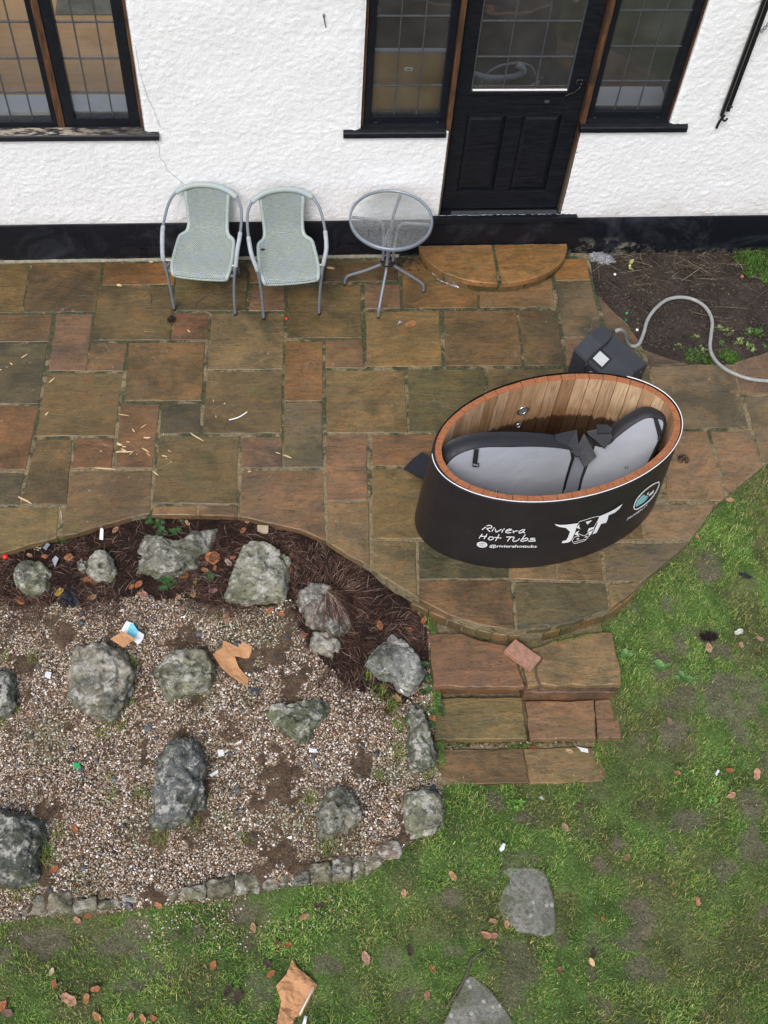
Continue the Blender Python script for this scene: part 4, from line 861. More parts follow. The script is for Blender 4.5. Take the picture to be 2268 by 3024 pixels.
Fp = [(1040, 367), (990, 440), (930, 490), (840, 530), (770, 560), (745, 610), (825, 592), (805, 635), (735, 650), (715, 690), (670, 775), (615, 795), (640, 740), (680, 650), (710, 545), (780, 515), (860, 480), (950, 430)]
shape('logo_letter', [Jp], M['print'], .0045, Zf=G2); shape('logo_letter', [Fp], M['print'], .0045, Zf=G2)
head = stroke([(422, 645), (430, 620), (500, 598), (600, 567), (690, 545), (706, 560), (685, 610), (640, 690), (622, 745), (570, 815), (510, 880), (440, 905), (370, 925), (338, 900), (337, 870), (372, 832), (430, 825)], 7)
head += stroke([(430, 790), (500, 815), (560, 770), (590, 720)], 8)+stroke([(360, 905), (450, 878), (515, 866)], 7)
headp = [[(520, 620), (612, 598), (545, 660)], [(395, 690), (430, 695), (448, 722), (398, 708)], [(563, 712), (642, 688), (630, 718), (580, 738), (543, 765)], [(385, 765), (430, 742), (410, 780), (432, 822), (365, 800)], [(560, 775), (615, 735), (600, 790), (560, 810)], [(392, 855), (420, 848), (432, 862), (395, 870)], [(505, 835), (540, 815), (545, 830), (512, 845)], [(395, 700), (430, 650), (425, 720)]]
shape('logo_bull_head', head+headp, M['print'], .0045, Zf=G2)
shape('logo_ring', stroke([(1545, 62), (1480, 88), (1400, 140), (1310, 220), (1240, 300), (1203, 380), (1198, 430), (1220, 447), (1270, 428), (1370, 358), (1450, 280), (1510, 190), (1545, 110)], 15, closed=True), M['print'], .0045, Zf=G2)
shape('logo_wave', [[(1330, 240), (1360, 255), (1395, 262), (1370, 310), (1330, 350), (1270, 385), (1225, 412), (1217, 395), (1240, 330), (1290, 270)]], M['teal'], .0045, Zf=G2)
shape('logo_peak', [[(1375, 228), (1412, 198), (1390, 252)], [(1400, 245), (1440, 205), (1480, 168), (1466, 215), (1415, 262)]], M['print'], .0045, Zf=G2)
textshape('FROZEN', 1088, 607, 1312, 455, (22, -48), M['print'], G2, .02)
textshape('ST', 1325, 440, 1385, 385, (18, -44), M['print'], G2, .02)

# ---------------------------------------------------------------- folded insulated cover lying in the tub
cov = thing('tub_cover', 'silver grey insulated cover with charcoal edging, folded inside the wooden tub', 'cover')
def plane3(a, b, c):
    n_ = (b-a).cross(c-a).normalized(); return (a, n_ if n_.z > 0 else -n_)
def onplane(px, py, pl):
    d = Vector(ray(px, py)); o = Vector((0, 0, CAM_H)); t = (pl[0]-o).dot(pl[1])/d.dot(pl[1]); return o+d*t
def U3(x_, y_, z): return onz(*ZU(x_, y_), z)
plL = plane3(U3(135, 555, .66), U3(900, 470, .56), U3(858, 752, .15)); plR = plane3(U3(1035, 440, .50), U3(1450, 285, .66), U3(945, 740, .17))
def plate(name, P, pl, th, smoothn=3):
    top = [onplane(*ZU(*p), pl) for p in P]; n = len(top); bot = [p-pl[1]*th for p in top]
    face = mesh(name, top, [tuple(range(n))], M['cover'], cov)
    ins = .018; c = sum(top, Vector())/n
    # edging wraps the rim and overlaps the face a little
    inn = [p+(c-p).normalized()*.020+pl[1]*.004 for p in top]; outr = [p+pl[1]*.006 for p in top]; mid = [p-(c-p).normalized()*.010-pl[1]*th*.5 for p in top]
    V = inn+outr+mid+bot; F = []
    for r in range(3):
        for i in range(n): F.append((r*n+i, r*n+(i+1) % n, (r+1)*n+(i+1) % n, (r+1)*n+i))
    F.append(tuple(3*n+i for i in range(n))[::-1])
    mesh('edging', V, F, M['band'], face, smooth=True); return face
def dens(P, closed=True): return [(p.x, p.y) for p in catmull([(x_, y_, 0) for x_, y_ in P], 4, closed)]
LP = [(118, 580), (140, 545), (185, 505), (250, 475), (340, 452), (470, 442), (600, 440), (740, 447), (850, 458), (915, 470)]
LPc = dens(LP, False)+[(922, 520), (900, 590), (876, 670), (856, 755), (846, 800), (720, 830), (560, 820), (400, 790), (270, 720), (180, 650)]
plate('cover_half', LPc, plL, .115)
RPp = [(1035, 440), (1090, 455), (1135, 430), (1165, 395), (1230, 340), (1310, 290), (1380, 262), (1440, 268), (1482, 285), (1484, 330), (1462, 400), (1420, 490), (1370, 580)]
RPc = dens(RPp, False)+[(1290, 650), (1180, 720), (1060, 780), (930, 800), (945, 740), (962, 660), (990, 580)]
plate('cover_half', RPc, plR, .115)
# hinge strip between the halves
pm = plane3(U3(905, 470, .49), U3(1010, 440, .5), U3(900, 770, .15))
st_ = [onplane(*ZU(*p), pm) for p in ((925, 500), (1000, 480), (985, 600), (962, 680), (942, 750), (930, 810), (842, 810), (860, 750), (890, 640), (912, 560))]
mesh('hinge_strip', [p-pm[1]*.01 for p in st_], [tuple(range(len(st_)))], M['gusset'], cov)
def slabq(name, pts, th, m, parent=cov):
    n = len(pts); nn = (pts[1]-pts[0]).cross(pts[2]-pts[0]).normalized(); nn = nn if nn.z > 0 else -nn
    V = list(pts)+[p-nn*th for p in pts]; F = [tuple(range(n))]+[(i, n+i, n+(i+1) % n, (i+1) % n) for i in range(n)]+[tuple(range(n, 2*n))[::-1]]
    o = mesh(name, V, F, m, parent); return o
for pts, zs2, th in (([(985, 372), (1062, 515), (990, 582), (935, 470)], (.60, .54, .50, .55), .03), ([(1012, 380), (1000, 360), (1130, 330), (1160, 400), (1115, 465)], (.61, .62, .64, .60, .57), .035), ([(810, 378), (940, 350), (958, 515), (935, 512), (880, 462), (805, 440)], (.60, .605, .54, .54, .56, .585), .02),
                     ([(1060, 318), (1128, 318), (1158, 345), (1145, 372), (1070, 372)], (.64, .645, .64, .63, .63), .015)):
    slabq('flap', [U3(x_, y_, z) for (x_, y_), z in zip(pts, zs2)], th, M['band'])
s1 = [onplane(*ZU(*p), plL)+plL[1]*.012 for p in ((330, 455), (320, 500), (312, 550))]; s1q = [(308, 465), (336, 462), (326, 548), (298, 545)]
slabq('strap', [onplane(*ZU(*p), plL)+plL[1]*.014 for p in s1q], .006, M['band'])
bk = [onplane(*ZU(*p), plL)+plL[1]*.018 for p in ((297, 545), (334, 548), (332, 566), (297, 562))]; tube('buckle', bk, .004, M['boxd'], cov, 6, True)
slabq('strap', [onplane(*ZU(*p), plR)+plR[1]*.014 for p in ((1405, 270), (1432, 278), (1462, 365), (1436, 395))], .006, M['band'])
tube('buckle', [onplane(*ZU(*p), plR)+plR[1]*.018 for p in ((1435, 385), (1450, 372), (1445, 395), (1432, 400))], .004, M['boxd'], cov, 6, True)
for (x_, y_, pl) in ((447, 726, plL), (1243, 578, plR)):
    p = onplane(*ZU(x_, y_), pl)+pl[1]*.004; t1 = Vector((1, 0, 0)); t2 = pl[1].cross(t1).normalized(); tube('eyelet', [p+t1*.009*math.cos(a)+t2*.009*math.sin(a) for a in np.linspace(0, 2*math.pi, 11)[:-1]], .0028, M['chrome'], cov, 6, True)

# ---------------------------------------------------------------- chiller box behind the tub
chl = thing('chiller_box', 'dark grey plastic chiller box with pale display standing behind the wooden tub', 'machine')
A_ = onz(*ZB(215, 715), .33); B_ = onz(*ZB(450, 540), .42); B2 = onz(*ZB(780, 830), .42); e1 = (B2-B_); Lb = e1.length; e1.normalize(); e2 = Vector((-e1.y, e1.x, 0)); A1 = onz(*ZB(340, 600), .42)
Wd = (B_-A_).dot(e2); w1 = max(.03, (A1-A_).dot(e2)); O_ = B_-e2*Wd; O_.z = 0
print('chiller', Lb, Wd, w1, e1, e2)
def bp(u, v, z): return O_+e1*u+e2*v+Vector((0, 0, z))
prof = [(0, 0), (0, .335), (w1, .42), (Wd, .42), (Wd, 0)]; bm = bmesh.new()
vl = [bm.verts.new(bp(0, v, z)) for v, z in prof]; vr = [bm.verts.new(bp(Lb, v, z)) for v, z in prof]
bm.faces.new(vl); bm.faces.new(vr[::-1])
for i in range(5): bm.faces.new([vl[i], vr[i], vr[(i+1) % 5], vl[(i+1) % 5]])
bmesh.ops.recalc_face_normals(bm, faces=bm.faces[:]); bmesh.ops.bevel(bm, geom=bm.edges[:], offset=.006, segments=2, affect='EDGES'); bobj('casing', bm, M['boxm'], chl)
def sp(u, t, k=.003):    # on the sloping face
    n_ = Vector((0, 0, 0)); a = bp(u, 0, .335); b = bp(u, w1, .42); nn = (b-a).cross(e1).normalized(); nn = nn if nn.z > 0 else -nn; return a.lerp(b, t)+nn*k
for nm, u0, u1, t0, t1, k, m in (('display_bezel', .16, .31, .16, .86, .002, M['boxd']), ('display', .18, .29, .28, .74, .004, M['screen'])):
    slabq(nm, [sp(Lb*u0*1.9, t0, k), sp(Lb*u1*1.9, t0, k), sp(Lb*u1*1.9, t1, k), sp(Lb*u0*1.9, t1, k)], .002, m, chl)
fc = bp(Lb*.52, -.004, .25)
mesh('logo_disc', [fc+e1*.055*math.cos(a)+Vector((0, 0, .055*math.sin(a))) for a in np.linspace(0, 2*math.pi, 25)[:-1]], [tuple(range(24))], M['print'], chl)
mesh('logo_wave', [fc-e2*.002+e1*.042*c_+Vector((0, 0, .042*s_)) for c_, s_ in ((-1, -.1), (-.6, .5), (-.2, .1), (.1, .7), (.5, .2), (.9, .3), (.8, -.6), (.2, -.95), (-.6, -.8))], [tuple(range(9))], M['teal'], chl)
for u_, z_ in ((.06, .35), (.1, .3), (.2, .38), (.24, .33), (.05, .2), (.22, .2)):
    p = bp(Lb+.002, u_, z_); r_ = bmesh.new(); bmesh.ops.create_uvsphere(r_, u_segments=8, v_segments=5, radius=.005); bmesh.ops.translate(r_, vec=p, verts=r_.verts[:]); bobj('screw', r_, M['chrome'], chl)
props(tube('power_cord', catmull([onz(*ZB(530, 590), .40), onz(*ZB(500, 650), .435), onz(*ZB(430, 720), .435), onz(*ZB(350, 790), .40), onz(*ZB(318, 860), .36), onz(*ZB(305, 930), .25), onz(*ZB(300, 960), .05)], 6), .006, M['boxd'], None, 8), 'thin black cord draped over the top of the chiller box', 'cord')
hp = [(*ZB(538, 592), .40), (*ZB(575, 582), .39), (*ZB(605, 605), .30), (*ZB(615, 650), .16), (*ZB(640, 690), .04), (*ZB(680, 702), .02), (*ZB(715, 680), .02), (*ZB(745, 610), .02), (*ZB(775, 510), .02), (*ZB(830, 430), .02), (*ZB(910, 365), .015), (*ZB(1000, 343), .01), (*ZB(1090, 352), .0), (*ZB(1170, 390), .0), (*ZB(1225, 450), .0), (*ZB(1250, 530), .0), (*ZB(1240, 620), .0), (*ZB(1235, 720), .0), (*ZB(1270, 800), .0), (*ZB(1340, 865), .012), (*ZB(1430, 910), .022), (*ZB(1530, 942), .022), (*ZB(1660, 955), .022), (*ZB(1850, 950), .022), (*ZB(2100, 900), .022)]
props(tube('hose', catmull([onz(*p) for p in hp], 8), .0135, M['hose'], None, 12), 'grey drain hose looping from the chiller box over bare soil to the right edge', 'hose')
# ---------------------------------------------------------------- chairs
def chair(pl, pr, label, top_px):
    """pl, pr: front feet on the paving."""
    mid = (pl+pr)/2; th = math.atan2(pr.y-pl.y, pr.x-pl.x); fw = (pr-pl).length/2
    t = thing('garden_chair', label, 'chair', 'woven bistro chairs against the white wall', mid, th)
    half = lambda s_: [(s_*fw, 0, .0), (s_*(fw+.004), .0, .2), (s_*(fw+.014), .0, .38), (s_*(fw+.03), .015, .5), (s_*.256, .07, .575), (s_*.264, .17, .62), (s_*.260, .30, .65), (s_*.244, .39, .675), (s_*.20, .455, .705), (s_*.11, .49, .735), (0, .50, .745)]
    path = catmull([Vector(p) for p in half(-1)]+[Vector(p) for p in half(1)[::-1][1:]], 6); n = len(path)
    tube('tube_frame', path, .0102, M['steel'], t, 12)
    for s_ in (-1, 1):
        tube('rubber_foot', [(s_*fw, 0, .0), (s_*fw, 0, .018)], .0125, M['boxd'], t, 10)
        hp_ = catmull([Vector(p) for p in half(s_)], 6); seg = hp_[17:32]
        V, F = tube_geo(catmull(seg, 3), lambda i: .0145+.0012*(i % 2), 10); mesh('arm_wrap', V, F, simple('white cord wrap', (.36, .39, .42), .55), t, smooth=True)
        tube('rear_leg', catmull([(s_*(fw+.02), .01, .40), (s_*.21, .12, .39), (s_*.20, .30, .25), (s_*.20, .40, 0)], 6), .010, M['steel'], t, 10)
        box('bracket', min(s_*.205, s_*(fw+.02)), max(s_*.205, s_*(fw+.02)), .0, .022, .385, .397, M['steel'], t, .002); box('bolt', min(s_*.20, s_*(fw+.03)), max(s_*.20, s_*(fw+.03)), .075, .083, .415, .423, M['white'], t, .001)
    tube('seat_rail', [(-fw-.015, .01, .392), (fw+.015, .01, .392)], .009, M['steel'], t, 8)
    V, F = tube_geo(path[n//2-13:n//2+14], lambda i: .0185+.0008*(i % 2), 12); wr = mesh('top_wrap', V, F, M['weave'], t, smooth=True)
    # woven shell
    pr_ = [(.493, .735, .148), (.475, .67, .147), (.458, .60, .142), (.44, .53, .137), (.42, .475, .134), (.395, .44, .136), (.365, .422, .148), (.335, .416, .180), (.30, .414, .192), (.22, .411, .198), (.12, .412, .202), (.04, .416, .200), (-.005, .412, .192), (-.022, .398, .186), (-.02, .38, .18)]
    rows = catmull([Vector(p) for p in pr_], 5); nu = 17; V = []; UV = []; cum = 0
    for i, r in enumerate(rows):
        if i: cum += math.hypot(r.x-rows[i-1].x, r.y-rows[i-1].y)
        for j in range(nu):
            u = -1+2*j/(nu-1); back = max(0, min(1, (r.y-.45)/.2)); dish = (1-u*u)*(.012 if r.y < .44 else .0); arch = -.035*u*u*max(0, (r.y-.66)/.08) if r.y > .66 else 0
            V.append((u*r.z, r.x+back*(1-u*u)*.018, r.y-dish+arch)); UV.append((j/(nu-1), cum))
    F = [(i*nu+j, i*nu+j+1, (i+1)*nu+j+1, (i+1)*nu+j) for i in range(len(rows)-1) for j in range(nu-1)]
    sh = mesh('woven_seat', V, F, M['weave'], t, smooth=True); uvl = sh.data.uv_layers.new(name='UVMap')
    for lp in sh.data.loops: uvl.data[lp.index].uv = UV[lp.vertex_index]
    md = sh.modifiers.new('th', 'SOLIDIFY'); md.thickness = .008
    for wo in (wr,): pass
    el_ = [Vector(V[i*nu]) for i in range(2, len(rows))]; er_ = [Vector(V[i*nu+nu-1]) for i in range(2, len(rows))]; fr_ = [Vector(V[(len(rows)-1)*nu+j]) for j in range(1, nu-1)]
    V2, F2 = tube_geo(el_+fr_+er_[::-1], lambda i: .0135+.0006*(i % 2), 10); mesh('edge_roll', V2, F2, simple('woven edge', (.36, .43, .41), .5, var=.25, sc=140), t, smooth=True)
    return t
ch1 = chair(onz(*ZC(175, 1325)), onz(*ZC(748, 1372)), 'left of the two grey woven chairs, its seat undamaged, beside the white wall', None)
ch2 = chair(onz(*ZC(1018, 1410)), onz(*ZC(1538, 1365)), 'grey woven chair with a hole in its seat corner, next to the glass table', None)
hole = mesh('seat_hole', [(-.165+.017*math.cos(a)+.002*math.sin(3*a), .268+.011*math.sin(a), .4215) for a in np.linspace(0, 2*math.pi, 13)[:-1]], [tuple(range(12))], simple('torn hole', (.05, .02, .012), .9), ch2)
# ---------------------------------------------------------------- glass table
tc = Vector((.812, 5.868, 0)); tb = thing('bistro_table', 'small round table with rippled glass top and grey tube legs', 'table', None, tc)
TZ = .70; RT = .287
mesh('glass_top', [(RT*.985*math.cos(a), RT*.985*math.sin(a), TZ-.004) for a in np.linspace(0, 2*math.pi, 65)[:-1]], [tuple(range(64))], M['tglass'], tb)
V = []; F = []; pr_ = [(RT-.012, TZ-.012), (RT-.012, TZ+.003), (RT-.004, TZ+.006), (RT+.004, TZ+.002), (RT+.005, TZ-.02), (RT-.001, TZ-.024), (RT-.004, TZ-.012)]; n = 72
for i in range(n):
    a = 2*math.pi*i/n
    for r_, z_ in pr_: V.append((r_*math.cos(a), r_*math.sin(a), z_))
k = len(pr_)
for i in range(n):
    for j in range(k): F.append((i*k+j, ((i+1) % n)*k+j, ((i+1) % n)*k+(j+1) % k, i*k+(j+1) % k))
mesh('table_rim', V, F, M['rim'], tb, smooth=True)
ft = [onz(*ZE(72, 705)), onz(*ZE(562, 752)), onz(*ZE(284, 908))]
for f in ft+[2*tc-ft[2]+Vector((.01, -.02, 0))]:
    d = (f-tc); R_f = min(d.length, .305); d.normalize()
    prl = [(RT-.015, .672), (.16, .672), (.09, .668), (.055, .63), (.042, .52), (.036, .38), (.037, .30), (.048, .255), (.085, .225), (.17, .165), (R_f-.035, .105), (R_f-.006, .065), (R_f, 0.0)]
    pp = catmull([Vector((d.x*r_, d.y*r_, z_)) for r_, z_ in prl], 5); tube('leg', pp, .0105, M['steel'], tb, 10)
    tube('rubber_foot', [(d.x*R_f, d.y*R_f, 0), (d.x*R_f, d.y*R_f, .015)], .012, M['boxd'], tb, 8)
tube('collar', [(.04*math.cos(a), .04*math.sin(a), .29) for a in np.linspace(0, 2*math.pi, 17)[:-1]], .014, M['boxd'], tb, 8, True)
# ================================================================== rockery
def convex_area(pts):
    P = sorted((p.x, p.y) for p in pts)
    def half(Q):
        h_ = []
        for q in Q:
            while len(h_) > 1 and (h_[-1][0]-h_[-2][0])*(q[1]-h_[-2][1])-(h_[-1][1]-h_[-2][1])*(q[0]-h_[-2][0]) <= 0: h_.pop()
            h_.append(q)
        return h_
    H_ = half(P)[:-1]+half(P[::-1])[:-1]; return abs(area2(H_))
def hullrock(name, out, c, gz_, h, rough, col, label, cat, group):
    sd_ = random.uniform(0, 200); rg = random.Random(int(sd_*977)); bm = bmesh.new(); m_ = len(out)
    for i in range(0, m_, 3):
        p = out[i]; bm.verts.new((p.x*.985, p.y*.985, -.06)); bm.verts.new((p.x*rg.uniform(.97, 1.01), p.y*rg.uniform(.97, 1.01), h*rg.uniform(.12, .3)))
    for i in range(0, m_, 6):
        p = out[(i+rg.randint(0, 3)) % m_]; k = rg.uniform(.82, .95); bm.verts.new((p.x*k, p.y*k, h*rg.uniform(.55, .82)))
    for i in range(9):
        p = out[rg.randint(0, m_-1)]; k = rg.uniform(.3, .72); bm.verts.new((p.x*k, p.y*k, h*rg.uniform(.82, 1.03)))
    r_ = bmesh.ops.convex_hull(bm, input=bm.verts[:]); bmesh.ops.delete(bm, geom=[v for v in bm.verts if not v.link_faces], context='VERTS')
    for f in [f for f in bm.faces if f.calc_center_median().z < -.045]: bm.faces.remove(f)
    bmesh.ops.triangulate(bm, faces=bm.faces[:])
    for _ in range(5):
        es = [e for e in bm.edges if e.calc_length() > .020]
        if not es or len(bm.verts) > 6000: break
        bmesh.ops.subdivide_edges(bm, edges=es, cuts=1); bmesh.ops.triangulate(bm, faces=bm.faces[:])
    bmesh.ops.smooth_vert(bm, verts=bm.verts[:], factor=.25, use_axis_x=True, use_axis_y=True, use_axis_z=True); bm.normal_update()
    off = []
    for v in bm.verts:
        s3 = v.co+Vector((sd_, 0, 0)); f1 = mnoise.fractal(s3*10, .8, 2.1, 4)*rough*.6; q = mnoise.noise(s3*11); st = -max(0, .1-abs(q))*.14; f2 = mnoise.fractal(s3*34, .7, 2.1, 3)*.0065
        pit = -max(0, mnoise.noise(s3*21+Vector((0, 7, 0)))-.25)*.075
        off.append(v.normal*(f1+f2+st+pit))
    for v, o_ in zip(bm.verts, off): v.co = v.co+o_+Vector((c.x, c.y, gz_))
    o = bobj(name, bm, M['rock'], None, True); o.color = (*col, 1); return props(o, label, cat, group)
def rock(name, P, Zf, h, label, cat, group=None, col=(.2, .21, .18), flat=.5, rough=.035, top=None, n=72, facets=5, parent=None, sink=.06, zoff=0):
    W = []
    for p in P:
        q = Zf(*p); g = gpt(*q); g2 = onz(q[0], q[1], (g.z if top is None else top)+h*.35); W.append(g2)
    c = sum(W, Vector())/len(W); gz_ = float(hgt(c.x, c.y)) if top is None else top-h; gz_ += zoff
    D = catmull([Vector((p.x-c.x, p.y-c.y, 0)) for p in W], 6, True); L = [0]
    for i in range(len(D)): L.append(L[-1]+(D[(i+1) % len(D)]-D[i]).length)
    out = []
    for k in range(n):
        s_ = L[-1]*k/n; i = max(j for j in range(len(D)) if L[j] <= s_+1e-9); f = (s_-L[i])/max(1e-9, L[i+1]-L[i]); out.append(D[i].lerp(D[(i+1) % len(D)], f))
    fl = flat; prof = [(1.0, -sink/h), (1.02, .05), (1.0, .22), (.975, .4), (.94, .56), (.9, .7), (.84, .82), (.76, .91), (.66, .96), (.54, .985), (.42, 1.0), (.28, 1.0), (.14, 1.0)]
    if fl < .5: prof = [(1.0, -sink/h), (1.0, .06), (.95, .2), (.88, .36), (.8, .52), (.71, .66), (.61, .77), (.51, .86), (.4, .92), (.3, .96), (.2, .985), (.12, 1.0), (.05, 1.0)]
    pp2 = []
    for (a0, b0), (a1, b1) in zip(prof[:-1], prof[1:]): pp2 += [(a0, b0), ((a0+a1)/2, (b0+b1)/2)]
    prof = (pp2+[prof[-1]]) if parent is None else prof
    A_o = abs(area2([(p.x, p.y) for p in out])); A_h = convex_area(out)
    if parent is None and A_o/A_h > .93: return hullrock(name, out, c, gz_, h, rough, col, label, cat, group)
    size = max((p.length for p in out)); sd_ = random.uniform(0, 200); V = []
    rg_ = random.Random(int(sd_*1000)); pls = []; rough = rough*1.0
    for _ in range(facets*2+(3 if parent is None and facets else 0)):
        a = rg_.uniform(0, 2*math.pi); el_ = rg_.uniform(.25, 1.2); nn = Vector((math.cos(a)*math.cos(el_), math.sin(a)*math.cos(el_), math.sin(el_))); pls.append((nn, rg_.uniform(.6, .82)))
    for rr, zz_ in prof:
        for p in out:
            q = Vector((p.x*rr, p.y*rr, zz_*h))
            V.append(q)
    V.append(Vector((0, 0, h)))
    res = []
    rrs = [rr for rr, _ in prof for _k in range(n)]+[0]
    for q, rr in zip(V, rrs):
        s3 = Vector((q.x, q.y, q.z*1.0))
        if q.z > 0:
            for nn, dd in pls:
                ext = abs(nn.x)*size*.8+abs(nn.y)*size*.8+nn.z*h; e = s3.dot(nn)-dd*ext
                if e > 0: s3 = s3-nn*e*.95
        sc = 3.2/max(size, .12); d1 = mnoise.fractal(s3*sc*1.0+Vector((sd_, 0, 0)), .9, 2.1, 4)*rough; d2 = mnoise.fractal(s3*19+Vector((0, sd_, 0)), .8, 2.0, 4)*.013
        cr = abs(mnoise.noise(s3*sc*2.2+Vector((0, 0, sd_)))); d3 = -.5*rough*max(0, .14-cr)/.14
        hh = Vector((q.x, q.y, 0)); hh = hh.normalized() if hh.length > 1e-6 else hh; tt = min(1, max(0, (1-rr)/.3)); tt = tt*tt*(3-2*tt); dr = hh*(1-tt)+Vector((0, 0, 1))*(tt+.1)
        k = .6 if q.z <= 0 else 1; res.append(s3+dr*(d1+d2+d3)*k+Vector((c.x, c.y, gz_)))
    F = []
    for r in range(len(prof)-1):
        for i in range(n): F.append((r*n+i, r*n+(i+1) % n, (r+1)*n+(i+1) % n, (r+1)*n+i))
    r = len(prof)-1; F += [(r*n+i, r*n+(i+1) % n, len(V)-1) for i in range(n)]
    o = mesh(name, res, F, M['rock'], parent, smooth=True); o.color = (*col, 1)
    if parent is None: props(o, label, cat, group)
    return o
G_ = 'limestone rocks set in the rockery'
LG = (.30, .285, .23); GR = (.23, .235, .165); DG = (.13, .14, .135); BGR = (.24, .24, .17)
rock('rock', [(50, 272), (110, 225), (165, 225), (222, 268), (215, 310), (200, 350), (150, 385), (110, 372), (68, 330)], Z6, .09, 'flat greenish-brown rock with a pale lower corner, near the red ball', 'rock', G_, GR, rough=.03)
rock('rock', [(368, 235), (420, 185), (470, 190), (492, 240), (500, 298), (440, 312), (385, 290)], Z6, .10, 'small white-crusted rock between the flat greenish rock and the long grey rock', 'rock', G_, (.36, .35, .31), rough=.03)
rock('rock', [(335, 235), (365, 215), (380, 250), (370, 280), (340, 275)], Z6, .05, 'little dark stone tucked against the small white-crusted rock', 'rock', G_, (.12, .12, .09), rough=.015, n=32)
rock('rock', [(556, 140), (600, 120), (650, 125), (720, 138), (800, 140), (850, 110), (905, 95), (960, 94), (965, 145), (905, 188), (850, 235), (790, 285), (735, 298), (670, 295), (625, 270), (565, 268)], Z6, .10, 'long grey rock at the patio edge, partly covered by needles and ivy', 'rock', G_, (.22, .22, .19), rough=.032, n=84)
rock('rock', [(1058, 138), (1110, 142), (1180, 168), (1225, 205), (1252, 260), (1253, 320), (1232, 392), (1150, 402), (1070, 400), (975, 400), (990, 330), (1012, 250), (1035, 190)], Z6, .13, 'big pale flat-topped slab-like rock below the patio edge', 'rock', G_, (.30, .30, .235), rough=.02, facets=1, n=72)
rock('rock', [(1190, 195), (1235, 200), (1262, 235), (1255, 262), (1225, 250)], Z6, .06, 'small mossy stone behind the right shoulder of the big pale slab-like rock', 'rock', G_, (.14, .16, .09), rough=.015, n=32)
rock('rock', [(1275, 385), (1320, 335), (1400, 318), (1470, 375), (1525, 445), (1505, 520), (1445, 562), (1390, 520), (1330, 500)], Z6, .12, 'craggy grey rock half buried under brown pine needles', 'rock', G_, (.27, .25, .24), rough=.05, n=72)
rock('rock', [(1338, 550), (1390, 525), (1450, 560), (1468, 590), (1418, 642), (1333, 600)], Z6, .10, 'small pointed pale rock touching the lower end of the needle-covered rock', 'rock', G_, (.38, .36, .32), rough=.03, n=48)
rock('rock', [(1070, 1962), (1098, 1935), (1118, 1885), (1150, 1860), (1200, 1885), (1235, 1930), (1260, 1965), (1258, 2000), (1232, 2030), (1206, 2046), (1160, 2010), (1120, 1998)], lambda x_, y_: (x_, y_), .14, 'grey and white rock leaning beside the top garden step', 'rock', G_, (.25, .26, .26), rough=.03, n=72)
rock('rock', [(312, 605), (350, 575), (410, 570), (490, 590), (560, 650), (578, 720), (575, 800), (540, 858), (495, 895), (455, 908), (380, 890), (330, 850), (288, 810), (288, 735), (300, 670)], Z6, .18, 'largest rock of the rockery, pale and pitted with cardboard on its edge', 'rock', G_, (.36, .335, .28), rough=.04, n=84, facets=4)
rock('rock', [(664, 695), (700, 650), (760, 612), (830, 600), (900, 618), (920, 660), (935, 720), (905, 785), (850, 805), (790, 815), (722, 826), (690, 780)], Z6, .14, 'rounded dark mossy rock beside the torn Y-shaped cardboard', 'rock', G_, (.26, .26, .19), rough=.03, n=72, facets=3)
rock('rock', [(1145, 868), (1230, 840), (1300, 832), (1385, 826), (1424, 850), (1405, 905), (1360, 965), (1335, 1010), (1290, 1026), (1250, 995), (1215, 945)], Z6, .11, 'triangular greenish rock with a rusty hollow in the gravel', 'rock', G_, (.16, .18, .12), flat=.3, rough=.04, n=72)
rock('rock', [(506, 2195), (525, 2175), (560, 2166), (590, 2182), (600, 2240), (600, 2300), (608, 2354), (590, 2395), (550, 2425), (506, 2446), (462, 2440), (444, 2400), (455, 2350), (476, 2300), (468, 2250), (480, 2215)], lambda x_, y_: (x_, y_), .17, 'tall upright knobbly dark grey rock in the middle of the gravel', 'rock', G_, (.15, .16, .165), rough=.06, n=84, facets=3)
rock('rock', [(1368, 205), (1410, 175), (1468, 130), (1505, 150), (1530, 195), (1560, 268), (1530, 310), (1475, 335), (1402, 370), (1372, 320), (1385, 260)], Z8, .15, 'pale craggy rock with dark hollow left of the square corner stone', 'rock', G_, (.30, .29, .25), flat=.3, rough=.05, n=64)
rock('rock', [(-90, 275), (60, 266), (130, 268), (186, 275), (190, 360), (165, 470), (150, 556), (0, 562), (-95, 545)], Z8, .20, 'black and grey mossy block of rock at the lower left edge', 'rock', G_, (.11, .12, .11), rough=.04, n=72, facets=2)
rock('rock', [(-45, 705), (40, 705), (60, 750), (52, 885), (0, 900), (-55, 880)], Z6, .12, 'grey rock cut off by the left edge beside the gravel', 'rock', G_, (.24, .25, .22), rough=.03, n=56)
rock('rock', [(100, 835), (155, 830), (185, 925), (212, 1028), (214, 1110), (150, 1142), (112, 1115), (98, 950)], Z7, .12, 'long narrow mossy stone standing along the left side of the garden steps', 'rock', 'stones along the edge of the rockery', (.19, .20, .16), rough=.03, n=64, facets=2)
rock('rock', [(88, 175), (150, 158), (230, 162), (250, 230), (265, 290), (240, 338), (170, 358), (108, 364), (82, 265)], Z9, .10, 'square lichen-covered corner stone below the garden steps', 'rock', 'stones along the edge of the rockery', (.27, .28, .2), rough=.015, n=60, facets=0)
